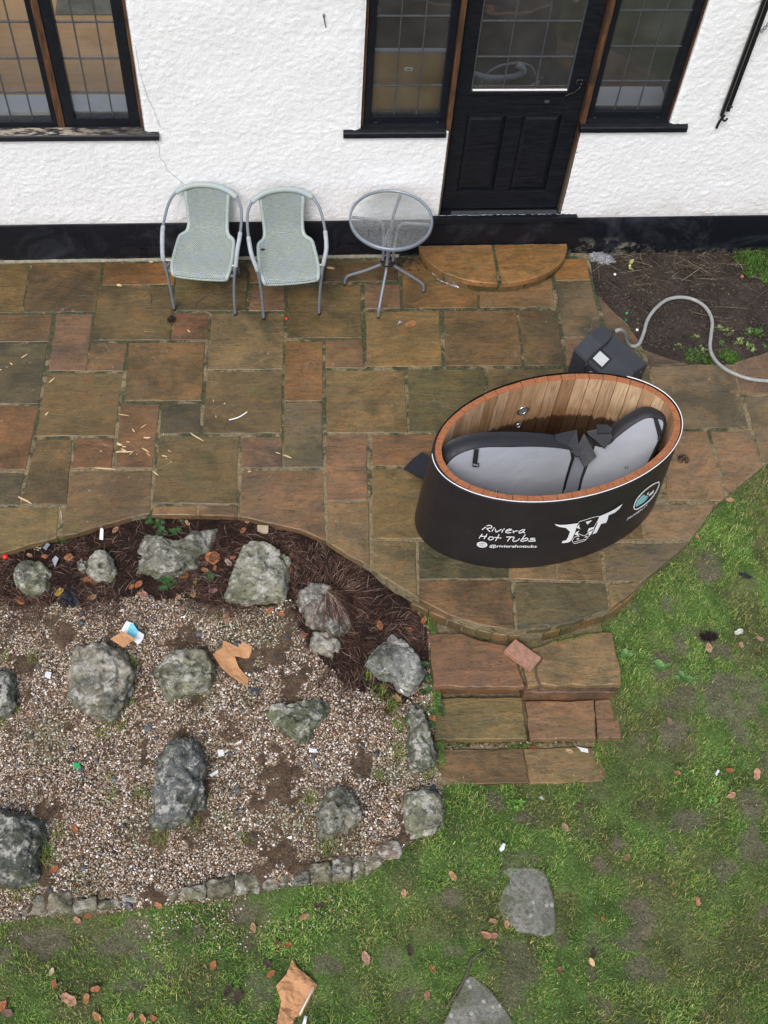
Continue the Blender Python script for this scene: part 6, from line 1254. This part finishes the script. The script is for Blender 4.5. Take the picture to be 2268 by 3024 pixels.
for (x0, y0, Zf, s_, col, lab) in ((90, 405, Z6, .035, RU, 'rust leaf under the flat greenish rock'), (258, 368, Z6, .035, YL, 'yellow leaf beside the black rag'), (382, 312, Z6, .035, RU, 'torn rust leaf under the small white-crusted rock'), (398, 392, Z6, .03, TNL, 'upright tan leaf right of the black rag'), (412, 322, Z6, .028, (.35, .18, .06), 'golden brown leaf beside the torn rust leaf'),
    (500, 100, Z6, .028, TNL, 'tan curled leaf near the patio edge right of the white tag'), (600, 335, Z6, .032, RU, 'bright rust leaf below the left end of the long grey rock'), (570, 345, Z6, .022, RU, 'small rust leaf left of the bright rust leaf'), (615, 378, Z6, .034, (.28, .15, .1), 'long folded brown leaf at the top of the gravel'), (845, 322, Z6, .02, YL, 'tiny golden leaf in the needles above the gravel'),
    (920, 362, Z6, .03, (.3, .16, .12), 'dull pinkish leaf in the needles left of the slab-like rock'), (835, 376, Z6, .03, (.34, .2, .08), 'pale brown leaf at the needle border'), (885, 272, Z6, .026, RU, 'round rust leaf below the largest round leaf'), (928, 264, Z6, .022, RU, 'small rust leaf just under the largest round leaf'), (987, 240, Z6, .03, (.4, .28, .24), 'pale pink leaf beside the slab-like rock'),
    (1006, 220, Z6, .02, RU, 'small orange leaf touching the slab-like rock'), (1165, 448, Z6, .026, (.42, .17, .08), 'oval orange leaf below the slab-like rock'), (1216, 466, Z6, .024, RU, 'oval brown leaf right of the oval orange leaf'), (980, 480, Z6, .034, (.34, .17, .12), 'long pinkish brown leaf lying on gravel'), (1313, 550, Z6, .036, (.26, .12, .08), 'large dark brown leaf left of the small pointed rock'),
    (1250, 275, Z6, .026, RU, 'brown leaf right of the slab-like rock'), (1258, 212, Z6, .022, RU, 'reddish leaf above the mossy stone'), (1066, 65, Z6, .018, (.4, .2, .12), 'small pale leaf at the patio edge above the slab-like rock'), (1050, 102, Z6, .024, RU, 'brown leaf above the slab-like rock'), (1640, 512, Z6, .032, RU, 'brown leaf on top of the grey and white rock'), (110, 530, Z7, .028, RU, 'orange-brown leaf near the top corner of the steps'),
    (170, 492, Z7, .028, RU, 'brown leaf at the foot of the curved patio edge'), (55, 825, Z7, .034, (.32, .17, .1), 'oval veined brown leaf under the grey and white rock'), (205, 905, Z7, .035, (.3, .11, .05), 'rust leaf at the left corner of the middle step'), (325, 330, Z8, .026, RU, 'brown leaf on the gravel near the lower left'), (235, 505, Z8, .028, RU, 'rust leaf in the grass by the black mossy block'),
    (195, 215, Z6, .022, RU, 'little rust leaf above the flat greenish rock'), (130, 210, Z6, .02, TNL, 'tan scrap of leaf near the patio edge at the far left'), (770, 392, Z6, .02, TNL, 'small pink-brown leaf at the edge of the gravel'), (810, 70, Z6, .022, TNL, 'tan round leaf at the patio edge above the long grey rock')):
    if s_ > 0: leaf(*Zf(x0, y0), s_, col, lab, LGp)
for (x0, y0, s_, lab) in ((298, 218, .034, 'round rust leaf left of the small white-crusted rock'), (920, 222, .058, 'largest round leaf, rust coloured, right of the long grey rock'), (797, 295, .032, 'round orange leaf under the middle of the long grey rock')): leaf(*Z6(x0, y0), s_*.8, (.42, .17, .07), lab, LGp, asp=.95)
LL = 'dead leaves on the lawn'
for (x0, y0, Zf, s_, col, lab) in ((1155, 912, Z8, .034, DB, 'dark folded leaf left of the torn cardboard in the lawn'), (1205, 838, Z8, .035, (.12, .03, .02), 'dark red leaf above the torn cardboard in the lawn'), (1245, 830, Z8, .03, (.25, .07, .03), 'rust leaf touching the dark red leaf'), (1095, 758, Z8, .032, TNL, 'tan leaf in the turf below the edging stones'),
    (1580, 888, Z8, .045, PK, 'large pink-brown leaf on the lawn right of the cardboard'), (1315, 712, Z8, .035, TNL, 'slim tan leaf in the bright grass below the edging'), (1380, 662, Z8, .034, DB, 'dark leaf close under the edging stones'), (300, 1068, Z8, .055, (.38, .2, .13), 'largest pinkish leaf in the bottom left grass'), (375, 1065, Z8, .034, (.42, .2, .08), 'orange leaf right of the largest pinkish leaf'),
    (415, 1022, Z8, .032, RU, 'curved orange leaf in the bottom left grass'), (237, 1000, Z8, .028, RU, 'small rust leaf in the bottom left grass'), (420, 1142, Z8, .035, (.4, .2, .08), 'orange leaf at the bottom edge, left part'), (618, 1148, Z8, .028, (.42, .2, .08), 'small orange leaf at the bottom edge near the middle left'), (565, 1142, Z8, .028, TNL, 'pale oval leaf at the bottom edge'),
    (8, 1100, Z8, .045, RU, 'rust leaf cut off by the left edge at the bottom'), (35, 1125, Z8, .04, (.15, .09, .07), 'dull brown leaf in the bottom left corner'), (922, 920, Z8, .032, (.3, .13, .05), 'narrow brown leaf in the middle of the lower lawn'), (226, 948, Z8, .026, (.5, .42, .3), 'pale cream leaf in the lower left lawn'), (1170, 957, Z8, .032, RU, 'rust leaf against the left side of the torn cardboard'),
    (985, 1028, Z8, .04, DB, 'dark curled leaf in the lower lawn'), (1030, 1055, Z8, .045, DB, 'black wet leaf in the lower lawn'), (386, 704, Z8, .034, RU, 'rust leaf tucked under the edging stones'), (335, 725, Z8, .03, (.4, .2, .12), 'orange leaf just below the edging stones'), (685, 662, Z8, .03, (.4, .18, .08), 'orange leaf lying on the edging stones'), (665, 1148, Z8, .025, RU, 'small brown leaf at the bottom edge'),
    (860, 815, Z8, .02, DB, 'little dark leaf among the spilled pebbles'), (295, 535, Z9, .036, (.45, .23, .13), 'oval orange leaf left of the spotted stepping stone'), (85, 610, Z9, .03, (.45, .25, .15), 'oval tan leaf far left of the spotted stepping stone'), (440, 790, Z9, .038, (.42, .2, .12), 'broad pinkish leaf below the spotted stepping stone'), (470, 792, Z9, .032, (.28, .14, .1), 'brown leaf half under the broad pinkish leaf'),
    (528, 744, Z9, .028, (.45, .25, .15), 'tan leaf at the lower left corner of the spotted stepping stone'), (780, 325, Z9, .036, (.42, .24, .16), 'slim pale leaf in the lawn above the spotted stepping stone'), (1263, 90, Z9, .028, (.3, .17, .11), 'brown leaf in the grass right of the lowest step'), (1607, 96, Z9, .042, (.45, .24, .16), 'large pointed leaf near the right edge of the lawn'), (1497, 187, Z9, .034, (.42, .23, .15), 'pointed tan leaf left of the bare patch at the right'),
    (1352, 645, Z9, .03, (.4, .17, .1), 'crumpled orange leaf in the right-hand lawn'), (895, 907, Z9, .028, (.6, .4, .2), 'pale yellow-orange leaf on bare mud'), (902, 870, Z9, .032, DB, 'black leaf just above the pale yellow-orange leaf'), (110, 858, Z9, .034, DB, 'dark leaf in the lawn left of the pointed stepping stone'), (845, 236, Z9, .03, PU, 'dark purple leaf below the lowest step'), (942, 720, Z9, .02, RU, 'small rust leaf on the mud'),
    (755, 940, Z9, .024, (.18, .07, .05), 'dull red leaf in the lower lawn'), (470, 728, Z9, .026, TNL, 'slim tan leaf beside the spotted stepping stone'), (1047, 455, Z9, .03, (.2, .1, .06), 'thin brown leaf across a bare patch'), (205, 935, Z9, .024, (.3, .1, .05), 'red-brown leaf left of the pointed stepping stone'), (185, 1050, Z9, .034, (.28, .15, .09), 'curled brown leaf at the lower left of the pointed stepping stone'),
    (1400, 610, Z7, .04, (.42, .27, .15), 'long tan leaf below the hole in the turf'), (1620, 570, Z7, .03, (.35, .2, .16), 'pinkish leaf near the right edge beside the turf hole'), (1540, 598, Z7, .026, (.35, .2, .13), 'small tan leaf right of the turf hole'), (1230, 925, Z7, .03, (.28, .18, .13), 'round brown leaf right of the middle step'), (1350, 132, Z7, .026, (.38, .2, .12), 'tan leaf in the grass by the patio corner'), (1490, 1140-2, Z7, .03, RU, 'rust leaf in the grass near the right patio edge')):
    leaf(*Zf(x0, y0), s_*.85, col, lab, LL, lift=.02)
leaf(*Z7(1528, 542), .032, (.62, .6, .55), 'crumpled white leaf beside the turf hole', LL, lift=.02)
leaf(*Z5(1490, 1142), .028, (.45, .25, .13), 'tan leaf lying at the right-hand patio edge', LL, lift=.02)
for i, (x0, y0, lab) in enumerate(((640, 1036, 'rust leaf in the corner of the lowest step joint'), (800, 1052, 'pale oval leaf on the lowest step'), (945, 1060, 'tan leaf at the right end of the lowest step'))):
    q = Z7(x0, y0); leaf(*q, .024, [(.25, .08, .04), (.45, .3, .18), (.42, .26, .15)][i], lab, 'leaves on the garden steps', z=-.37, lift=.004)
leaf(1212, 959, .045, (.33, .15, .07), 'torn brown leaf on the paving below the glass table', None, z=.004, asp=.6, lift=.004, ang=.5)
# ================================================================== small things
SPG = 'pale wood splinters scattered on the paving'
def splinter(a, b, wpx, label, Zf=ZS, z=.006, m=None, name='wood_splinter', cat='splinter', group=SPG):
    p, q = onz(*Zf(*a), z), onz(*Zf(*b), z); d = (q-p); L_ = d.length; d.normalize(); s_ = Vector((-d.y, d.x, 0)); wd = wpx
    V = []
    for t, k_ in ((0, .35), (.2, .9), (.6, 1.0), (1, .25)):
        c = p.lerp(q, t)+s_*random.uniform(-.15, .15)*wd
        for u, zz_ in ((-.5, 0), (-.4, .5), (.4, .6), (.5, 0)): V.append(c+s_*u*wd*k_+Vector((0, 0, zz_*wd*.6)))
    F = [(i*4+j, (i+1)*4+j, (i+1)*4+j+1, i*4+j+1) for i in range(3) for j in range(3)]+[(3, 2, 1, 0), (12, 13, 14, 15)]
    return props(mesh(name, V, F, m or M['wood']), label, cat, group)
SM = 'small pale splinter of wood among the others scattered on the wet paving'
for a, b, wd, lab in (((660, 242), (765, 258), .006, 'pale splinter crossing the joint left of the cluster'), ((878, 382), (938, 340), .006, 'slanted splinter above the cluster on the orange slab'), ((798, 388), (825, 420), .010, 'short thick splinter above the cluster'), ((908, 472), (978, 475), .012, 'whitest blunt chip of wood on the orange slab'), ((738, 513), (780, 515), .006, SM),
    ((645, 528), (702, 548), .017, 'widest flat wood flake at the left of the splinter cluster'), ((632, 618), (740, 600), .011, 'long splinter at the lower left of the cluster'), ((690, 615), (800, 608), .010, 'long straight splinter in the middle of the cluster'), ((768, 640), (815, 602), .006, 'yellowish splinter standing off the end of the cluster'), ((690, 580), (735, 600), .01, SM), ((893, 573), (965, 618), .009, 'slanted splinter right of the cluster'),
    ((940, 620), (975, 652), .007, 'split splinter below the slanted one'), ((700, 558), (740, 566), .01, SM), ((1088, 648), (1142, 660), .009, 'splinter right of the mossy joint, beyond the cluster'), ((1150, 598), (1180, 612), .006, SM), ((437, 770), (632, 785), .010, 'longest pale splinter lying along the joint below the cluster'), ((1002, 805), (1045, 840), .008, 'forked splinter at the joint crossing'), ((1020, 812), (1062, 850), .006, SM),
    ((1366, 428), (1500, 508), .009, 'long bent splinter crossing a mossy joint right of the dark slab'), ((1592, 100), (1595, 125), .005, SM), ((1617, 255), (1619, 278), .006, SM), ((1104, 430), (1106, 450), .006, SM), ((482, 603), (502, 607), .007, SM), ((835, 632), (850, 636), .007, SM), ((1125, 684), (1142, 678), .006, SM), ((1170, 710), (1185, 714), .006, SM)):
    splinter(a, b, wd, lab)
for a, b, wd, lab in (((92, 522), (120, 505), .008, 'splinter on the dark slab at the far left'), ((44, 544), (55, 552), .009, SM), ((-8, 574), (8, 574), .009, SM), ((212, 630), (238, 608), .010, 'thick splinter above the cracked olive slab'), ((195, 770), (210, 757), .014, 'twisted light brown splinter on the cracked olive slab'), ((80, 1122), (138, 1153), .013, 'brownest long splinter on the lower left slab'), ((1190, 930), (1212, 937), .007, SM),
    ((1225, 942), (1260, 955), .011, 'splinter at the joint left of the long grey slab'), ((1070, 1015), (1085, 1012), .009, SM), ((810, 402), (822, 412), .009, 'splinter on the small dark red slab'), ((968, 718), (973, 722), .01, SM), ((921, 705), (923, 712), .006, SM), ((932, 772), (934, 780), .006, SM), ((262, 1180), (266, 1225), .006, 'thin splinter lying in the joint above the flower bed')):
    splinter(a, b, wd, lab, Z4)
for a, b, wd, lab in (((1413, 133), (1446, 137), .018, 'tan flat chip on the paving near the foot of the table'), ((505, 208), (527, 211), .02, 'tan chip in the joint below the orange slab'), ((645, 106), (662, 108), .012, 'pale chip at the foot of the wall left of the chairs'), ((754, 146), (768, 150), .02, 'white crumpled chip by the left chair leg')):
    splinter(a, b, wd, lab, Z4, name='wood_chip', cat='chip', group='chips on the paving')
props(tube('plastic_strip', catmull([onz(*Z4(*p), .008) for p in ((990, 790), (1015, 784), (1040, 774), (1068, 755))], 5), .0045, M['white'], None, 6), 'curved white plastic strip lying on the paving', 'plastic strip')
def ball(p, r_, name, m, label, cat, seg=12):
    bm = bmesh.new(); bmesh.ops.create_uvsphere(bm, u_segments=seg, v_segments=8, radius=r_)
    for v in bm.verts: v.co = v.co*(1+.12*mnoise.noise(v.co*90))
    bmesh.ops.translate(bm, vec=p, verts=bm.verts[:]); return props(bobj(name, bm, m, None, True), label, cat)
ball(onz(846, 941, .01), .012, 'red_ball', M['red'], 'tiny red ball in the paving joint right of the second chair', 'ball'); ball(gpt(18, 1649, .02), .019, 'red_ball', M['red'], 'red ball at the left edge below the patio', 'ball')
def crumple(name, P, Zf, hgt_, m, label, cat, z=None, lift=.006, th=.002, seed=0, group=None, sub=3):
    """sheet cut to an outline, bent and given thickness"""
    W = [(gpt(*Zf(*p)) if z is None else onz(*Zf(*p), z)) for p in P]; bm = bmesh.new(); vs = [bm.verts.new(p+Vector((0, 0, lift))) for p in W]; bm.faces.new(vs)
    bmesh.ops.triangulate(bm, faces=bm.faces[:])
    for _ in range(sub): bmesh.ops.subdivide_edges(bm, edges=[e for e in bm.edges if e.calc_length() > .018], cuts=1); bmesh.ops.triangulate(bm, faces=bm.faces[:])
    for v in bm.verts: v.co.z += hgt_*(.5+mnoise.noise(Vector((v.co.x*14+seed, v.co.y*14, seed*.3)))+.4*mnoise.noise(Vector((v.co.x*45, v.co.y*45, seed))))
    o = bobj(name, bm, m); md = o.modifiers.new('th', 'SOLIDIFY'); md.thickness = th; return props(o, label, cat, group)
crumple('white_scrap', [(1308, 755), (1280, 770), (1292, 745)], zm(400, 500, .6028), .01, M['foil'], 'tiny white scrap beside the torn brown leaf on the paving', 'scrap', z=.005)
crumple('foil_strip', [(600, 625), (625, 655), (680, 672), (640, 640), (612, 628)], ZE, .02, M['foil'], 'crumpled foil scrap against the left foot of the half-round step', 'foil', z=.01)
crumple('foil_strip', [(632, 668), (700, 700), (760, 718), (788, 738), (740, 728), (680, 702), (640, 680)], ZE, .012, M['foil'], 'long shiny foil strip at the foot of the half-round step', 'foil', z=.008)
bg_ = bmesh.new(); bmesh.ops.create_icosphere(bg_, subdivisions=4, radius=1); bc = gpt(*ZX(215, 210)); 
for v in bg_.verts:
    n_ = v.co.copy(); k = 1+.45*mnoise.fractal(n_*2.6, .8, 2.2, 4); v.co = Vector((n_.x*.09*k+bc.x, n_.y*.05*k+bc.y+n_.x*-.015, n_.z*.035*k+bc.z+.03))
props(bobj('plastic_bag', bg_, M['bag'], None, True), 'crumpled clear plastic bag on the soil beside the paving and plinth', 'plastic bag')
ball(gpt(*ZX(335, 332), up=.012), .011, 'white_pebble', M['white'], 'white pebble on the soil below the plastic bag', 'pebble'); ball(gpt(*ZB(697, 588), up=.01), .011, 'white_pebble', M['white'], 'white pebble on the soil by the first bend of the hose', 'pebble'); ball(gpt(*ZB(1465, 198), up=.012), .014, 'orange_berry', simple('orange berry', (.4, .17, .07), .6), 'round orange-brown seed head on the soil near the wall', 'seed head')
# brick on the steps
bp_ = [onz(*ZR(*p), -.085) for p in ((788, 152), (968, 280), (895, 365), (712, 232))]
br = bmesh.new(); tv = [br.verts.new(p) for p in bp_]; bv = [br.verts.new(Vector((p.x, p.y, -.128))) for p in bp_]; br.faces.new(tv); br.faces.new(bv[::-1])
for i in range(4): br.faces.new([tv[i], bv[i], bv[(i+1) % 4], tv[(i+1) % 4]])
bmesh.ops.recalc_face_normals(br, faces=br.faces[:]); bmesh.ops.bevel(br, geom=br.edges[:], offset=.004, segments=2, affect='EDGES'); props(bobj('loose_brick', br, M['brick']), 'loose pinkish brick lying askew on the top garden step', 'brick')
props(tube('twig', catmull([onz(*ZR(*p), z) for p, z in (((970, 285), -.12), ((955, 315), -.12), ((930, 345), -.12), ((930, 410), -.12), ((945, 450), -.118), ((955, 475), -.13), ((948, 510), -.18), ((958, 548), -.24))], 5), .006, M['twig'], None, 7), 'dark crooked root trailing from the brick over the step edge', 'twig')
crumple('paper_scrap', [(1200, 890), (1240, 898), (1280, 905), (1283, 932), (1235, 925), (1222, 905)], ZR, .006, M['paper'], 'folded white paper scrap on the lowest garden step', 'paper', z=-.37)
props(tube('twig', catmull([onz(*ZR(*p), -.33) for p in ((182, 420), (186, 480), (180, 530), (172, 575))], 4), .006, simple('pale stick', (.3, .25, .2), .8), None, 6), 'pale upright stick beside the left end of the steps', 'twig')
# litter in the rockery
crumple('cardboard_piece', [(1185, 512), (1265, 465), (1272, 405), (1330, 425), (1395, 458), (1430, 415), (1508, 455), (1500, 500), (1482, 548), (1430, 545), (1365, 535), (1400, 625), (1440, 670), (1478, 705), (1472, 805), (1440, 765), (1330, 695), (1250, 620)], zm(200, 1750, .36167), .012, M['card'], 'torn Y-shaped piece of brown cardboard on the gravel', 'cardboard', lift=.014, th=.003)
crumple('cardboard_piece', [(372, 458), (475, 395), (575, 450), (482, 525)], zm(200, 1750, .36167), .01, M['card'], 'small diamond-shaped cardboard piece on the corner of the largest rock', 'cardboard', lift=.125, th=.003)
cz = zm(200, 1750, .36167)
pk_ = crumple('torn_packet', [(445, 345), (490, 268), (545, 285), (580, 345), (632, 375), (625, 410), (600, 445), (580, 455), (520, 405), (490, 375)], cz, .008, M['paper'], 'torn white and light blue packet beside the largest rock', 'packet', lift=.055)
o = crumple('blue_panel', [(515, 300), (545, 288), (578, 340), (590, 360), (560, 400), (530, 402), (495, 370)], cz, .008, M['blue'], None, None, lift=.0575); o.parent = pk_
crumple('white_tag', [(432, 145), (436, 100), (443, 95), (450, 102), (448, 148)], Z6, .002, M['white'], 'narrow white tag standing in the needles by the patio edge', 'tag', lift=.025)
crumple('black_rag', [(660, 600), (690, 580), (715, 625), (735, 660), (785, 735), (750, 750), (720, 805), (690, 770), (620, 775), (612, 705), (650, 660)], ZN, .045, M['cloth'], 'scrunched black rag on the needles below the rocks', 'rag', lift=.008, seed=3)
crumple('black_rag', [(1525, 288), (1560, 292), (1590, 305), (1570, 315), (1530, 302)], Z7, .02, M['cloth'], 'small black rag on the grass right of the patio', 'rag', lift=.015, seed=5)
crumple('wood_block', [(1135, 90), (1225, 95), (1222, 150), (1190, 152), (1135, 130)], ZM, .003, simple('pale block', (.42, .34, .22), .8), 'pale square chip of stone at the patio edge above the slab-like rock', 'chip', lift=.03, th=.02)
crumple('grey_scrap', [(430, 215), (470, 170), (500, 185), (460, 240)], ZN, .01, simple('grey film', (.2, .23, .28), .5), 'grey-blue plastic scrap near the patio edge at the left', 'scrap', lift=.025)
crumple('grey_scrap', [(520, 335), (555, 295), (585, 325), (548, 410)], ZN, .01, simple('grey film light', (.34, .32, .36), .5), 'pale grey leaf-like scrap beside the flat greenish rock', 'scrap', lift=.03)
for P, lab in (([(1025, 1020), (1050, 1005), (1040, 1022), (1010, 1030)], 'white scrap in gravel right of the tall upright rock'), ([(940, 1050), (965, 1048), (970, 1075), (945, 1082)], 'white plastic scrap just right of the tall upright rock top'), ([(1335, 1040), (1368, 1048), (1372, 1065), (1335, 1060)], 'white and green wrapper below the triangular rock'), ([(200, 712), (225, 715), (220, 745), (195, 735)], 'white and blue scrap in gravel left of the largest rock')):
    crumple('white_scrap', P, Z6, .012, M['paper'], lab, 'scrap', lift=.014)
crumple('white_scrap', [(905, 100), (940, 75), (945, 88), (915, 110)], Z8, .01, M['paper'], 'white scrap in gravel beside the flank of the tall upright rock', 'scrap', lift=.014)
crumple('white_scrap', [(1238, 368), (1262, 360), (1258, 376)], Z8, .006, M['white'], 'white chip in gravel above the edging stones', 'scrap', lift=.012)
crumple('green_scrap', [(318, 1110), (345, 1105), (352, 1130), (325, 1132)], Z6, .012, M['green_pl'], 'dark green plastic scrap in the left gravel', 'scrap', lift=.012)
crumple('white_scrap', [(495, 420), (512, 395), (522, 400), (515, 425), (500, 432)], Z9, .012, M['paper'], 'white scrap on the lawn above the spotted stepping stone', 'scrap', lift=.02)
crumple('white_scrap', [(1425, 95), (1438, 75), (1446, 82), (1432, 105)], Z9, .012, M['paper'], 'white scrap on the lawn above the bare patch', 'scrap', lift=.02)
crumple('grey_scrap', [(665, 195), (680, 190), (688, 208), (672, 205)], Z9, .01, simple('grey bit', (.4, .4, .4), .6), 'pale grey scrap on the lawn below the lowest step', 'scrap', lift=.02)
cb2 = crumple('cardboard_piece', [(1262, 898), (1285, 935), (1318, 958), (1368, 1008), (1330, 1080), (1300, 1140), (1275, 1145), (1262, 1190), (1195, 1190), (1215, 1080), (1195, 1010), (1240, 960)], Z8, .03, M['card'], 'torn brown cardboard standing in the grass at the bottom edge', 'cardboard', lift=.03, th=.003, seed=9)
o = props(tube('white_edge', [gpt(*Z8(1355, 1018), up=.06), gpt(*Z8(1295, 1138), up=.06)], .004, M['white'], cb2, 5)); 
props(tube('plastic_strip', [gpt(*Z8(1322, 1140), up=.03), gpt(*Z8(1312, 1185), up=.03)], .010, M['white'], None, 8), 'short white plastic stub in the grass below the torn cardboard', 'plastic strip')
props(tube('cigarette_end', [gpt(*ZK(660, 1210), up=.05), gpt(*ZK(760, 1335), up=.04)], .006, M['white'], None, 8), 'thin white stick leaning under the grey and white rock', 'stick')
props(tube('twig', catmull([gpt(*cz(*p), up=.012) for p in ((720, 450), (800, 435), (900, 430), (1050, 425), (1130, 425))], 4), .003, simple('dark red twig', (.06, .02, .015), .8), None, 6), 'thin dark twig lying above the rounded dark mossy rock', 'twig')
props(tube('twig', catmull([gpt(*Z9(*p), up=.03) for p in ((262, 1105), (310, 1040), (355, 960), (372, 900), (430, 860))], 4), .006, M['twig'], None, 6), 'dark stick along the left edge of the pointed stepping stone', 'twig')
props(tube('twig', catmull([onz(*Z4(*p), .006) for p in ((630, 215), (645, 235), (654, 262), (650, 288))], 4), .003, M['twig'], None, 5), 'thin curved dark twig on the paving left of the chairs', 'twig'); props(tube('twig', catmull([onz(*Z4(*p), .006) for p in ((842, 305), (855, 280), (880, 262), (900, 252))], 4), .003, M['twig'], None, 5), 'thin curved twig on the paving under the left chair', 'twig')
# dark cloth tongue behind the left end of the tub
fl_ = [onz(*ZT(*p), z) for p, z in (((20, 600), .01), ((75, 545), .03), ((125, 508), .05), ((160, 530), .07), ((160, 660), .07), ((110, 650), .05), ((60, 622), .02))]
o = mesh('fabric_flap', fl_, [tuple(range(7))], M['cloth']); md = o.modifiers.new('t', 'SOLIDIFY'); md.thickness = .006; props(o, 'black fabric flap sticking out behind the left end of the tub', 'flap')
# dark moss clump on the joint, dark hair clump on paving right of tub
for (q, r_, n_, lab) in ((Z7(1400, 562), .05, 240, 'dark clump of blades standing in for a hole with exposed roots in the turf right of the steps'),):
    p = gpt(*q); g = np.random.default_rng(15); a = g.uniform(0, 6.28, n_); rr = r_*np.sqrt(g.random(n_)); props(blades('hole_shade', p.x+rr*np.cos(a), p.y+.5*rr*np.sin(a), g.uniform(.02, .06, n_), np.full(n_, .005), g.uniform(1.1, 1.6, n_), np.tile([.02, .012, .009], (n_, 1))*g.uniform(.4, 1.6, (n_, 1)), g, z0=np.full(n_, p.z+.008)), lab, 'hole')  # dark blades on the turf imitate the hole's shaded inside, nothing is hollowed
q0 = onz(*Z7(600, 1032), -.385); g = np.random.default_rng(78); n_ = 260; xx = g.uniform(.93, 1.88, n_); yy_ = 2.462-.012*(xx-.9)+g.normal(0, .012, n_)
dbr = props(pebbles('step_debris', xx, yy_, g, .003, .008, .0, np.array([(.03, .02, .014), (.08, .05, .03), (.05, .035, .025), (.4, .34, .28), (.06, .09, .02)])), 'crumbs, pebbles and leaf bits gathered along the back of the lowest step', 'debris', kind='stuff')
v = np.empty(len(dbr.data.vertices)*3, np.float32); dbr.data.vertices.foreach_get('co', v); v = v.reshape(-1, 3); v[:, 2] += -hgt(v[:, 0], v[:, 1])-.374; dbr.data.vertices.foreach_set('co', v.ravel()); dbr.data.update()
for (q, r_, n_, lab) in ((Z4(740, 358), .03, 160, 'dark moss clump in the joint beside the small dark red slab'), (ZU(1590, 530), .04, 120, 'dark tangle of debris on the paving right of the tub')):
    p = onz(*q, .004); g = np.random.default_rng(5); a = g.uniform(0, 6.28, n_); rr = r_*np.sqrt(g.random(n_)); props(blades('debris_clump', p.x+rr*np.cos(a), p.y+rr*np.sin(a), g.uniform(.01, .03, n_), np.full(n_, .004), g.uniform(.6, 1.5, n_), np.tile([.03, .022, .018], (n_, 1))*g.uniform(.5, 1.5, (n_, 1)), g, z0=np.full(n_, .004)), lab, 'debris')
# leaf debris left of the half-round step
g = np.random.default_rng(77); q0 = onz(*ZE(480, 560), .0); n_ = 150; xx = q0.x+g.normal(0, .055, n_); yy_ = q0.y+g.normal(0, .05, n_)
props(pebbles('leaf_debris', xx, np.minimum(yy_, 6.18), g, .004, .009, .0, np.array([(.03, .018, .012), (.1, .05, .03), (.05, .03, .02), (.18, .1, .06)])), 'heap of dark leaf crumbs between the table foot and the half-round step', 'debris', kind='stuff')
for o in C.objects:
    if o.name.startswith('leaf_debris'):
        v = np.empty(len(o.data.vertices)*3, np.float32); o.data.vertices.foreach_get('co', v); v = v.reshape(-1, 3); v[:, 2] += -hgt(v[:, 0], v[:, 1])+.002; o.data.vertices.foreach_set('co', v.ravel()); o.data.update()
# moss in the paving joints
g = np.random.default_rng(88); pts = []
for (a, b) in (((1243, 205), (1238, 330)), ((1565, 205), (1575, 440)), ((1075, 200), (1400, 200)), ((1402, 115), (1402, 195)), ((745, 240), (738, 330)), ((130, 115), (98, 320)), ((446, 115), (435, 205)), ((905, 330), (895, 500)), ((1232, 330), (1225, 580)), ((505, 870), (490, 990)), ((1222, 720), (1222, 855)), ((760, 120), (757, 200)), ((1072, 120), (1070, 318))):
    m_ = 90; t = g.random(m_); 
    for k_ in range(m_): 
        p = onz(*Z4(a[0]+(b[0]-a[0])*t[k_]+g.normal(0, 1.6), a[1]+(b[1]-a[1])*t[k_]+g.normal(0, 1.6)), 0); pts.append((p.x, p.y))
pts = np.array(pts); n_ = len(pts); z_ = np.full(n_, -.004)
props(blades('joint_moss', pts[:, 0], pts[:, 1], g.uniform(.005, .011, n_), g.uniform(.004, .007, n_), g.uniform(.4, 1.4, n_), np.array([(.05, .06, .015), (.03, .035, .012), (.08, .1, .02)])[g.integers(0, 3, n_)], g, z0=z_), 'dark green moss growing in the joints of the paving', 'moss', kind='stuff')
print('objects', len(bpy.data.objects), 'tris', sum(len(o.data.polygons) for o in C.objects if o.type == 'MESH'))
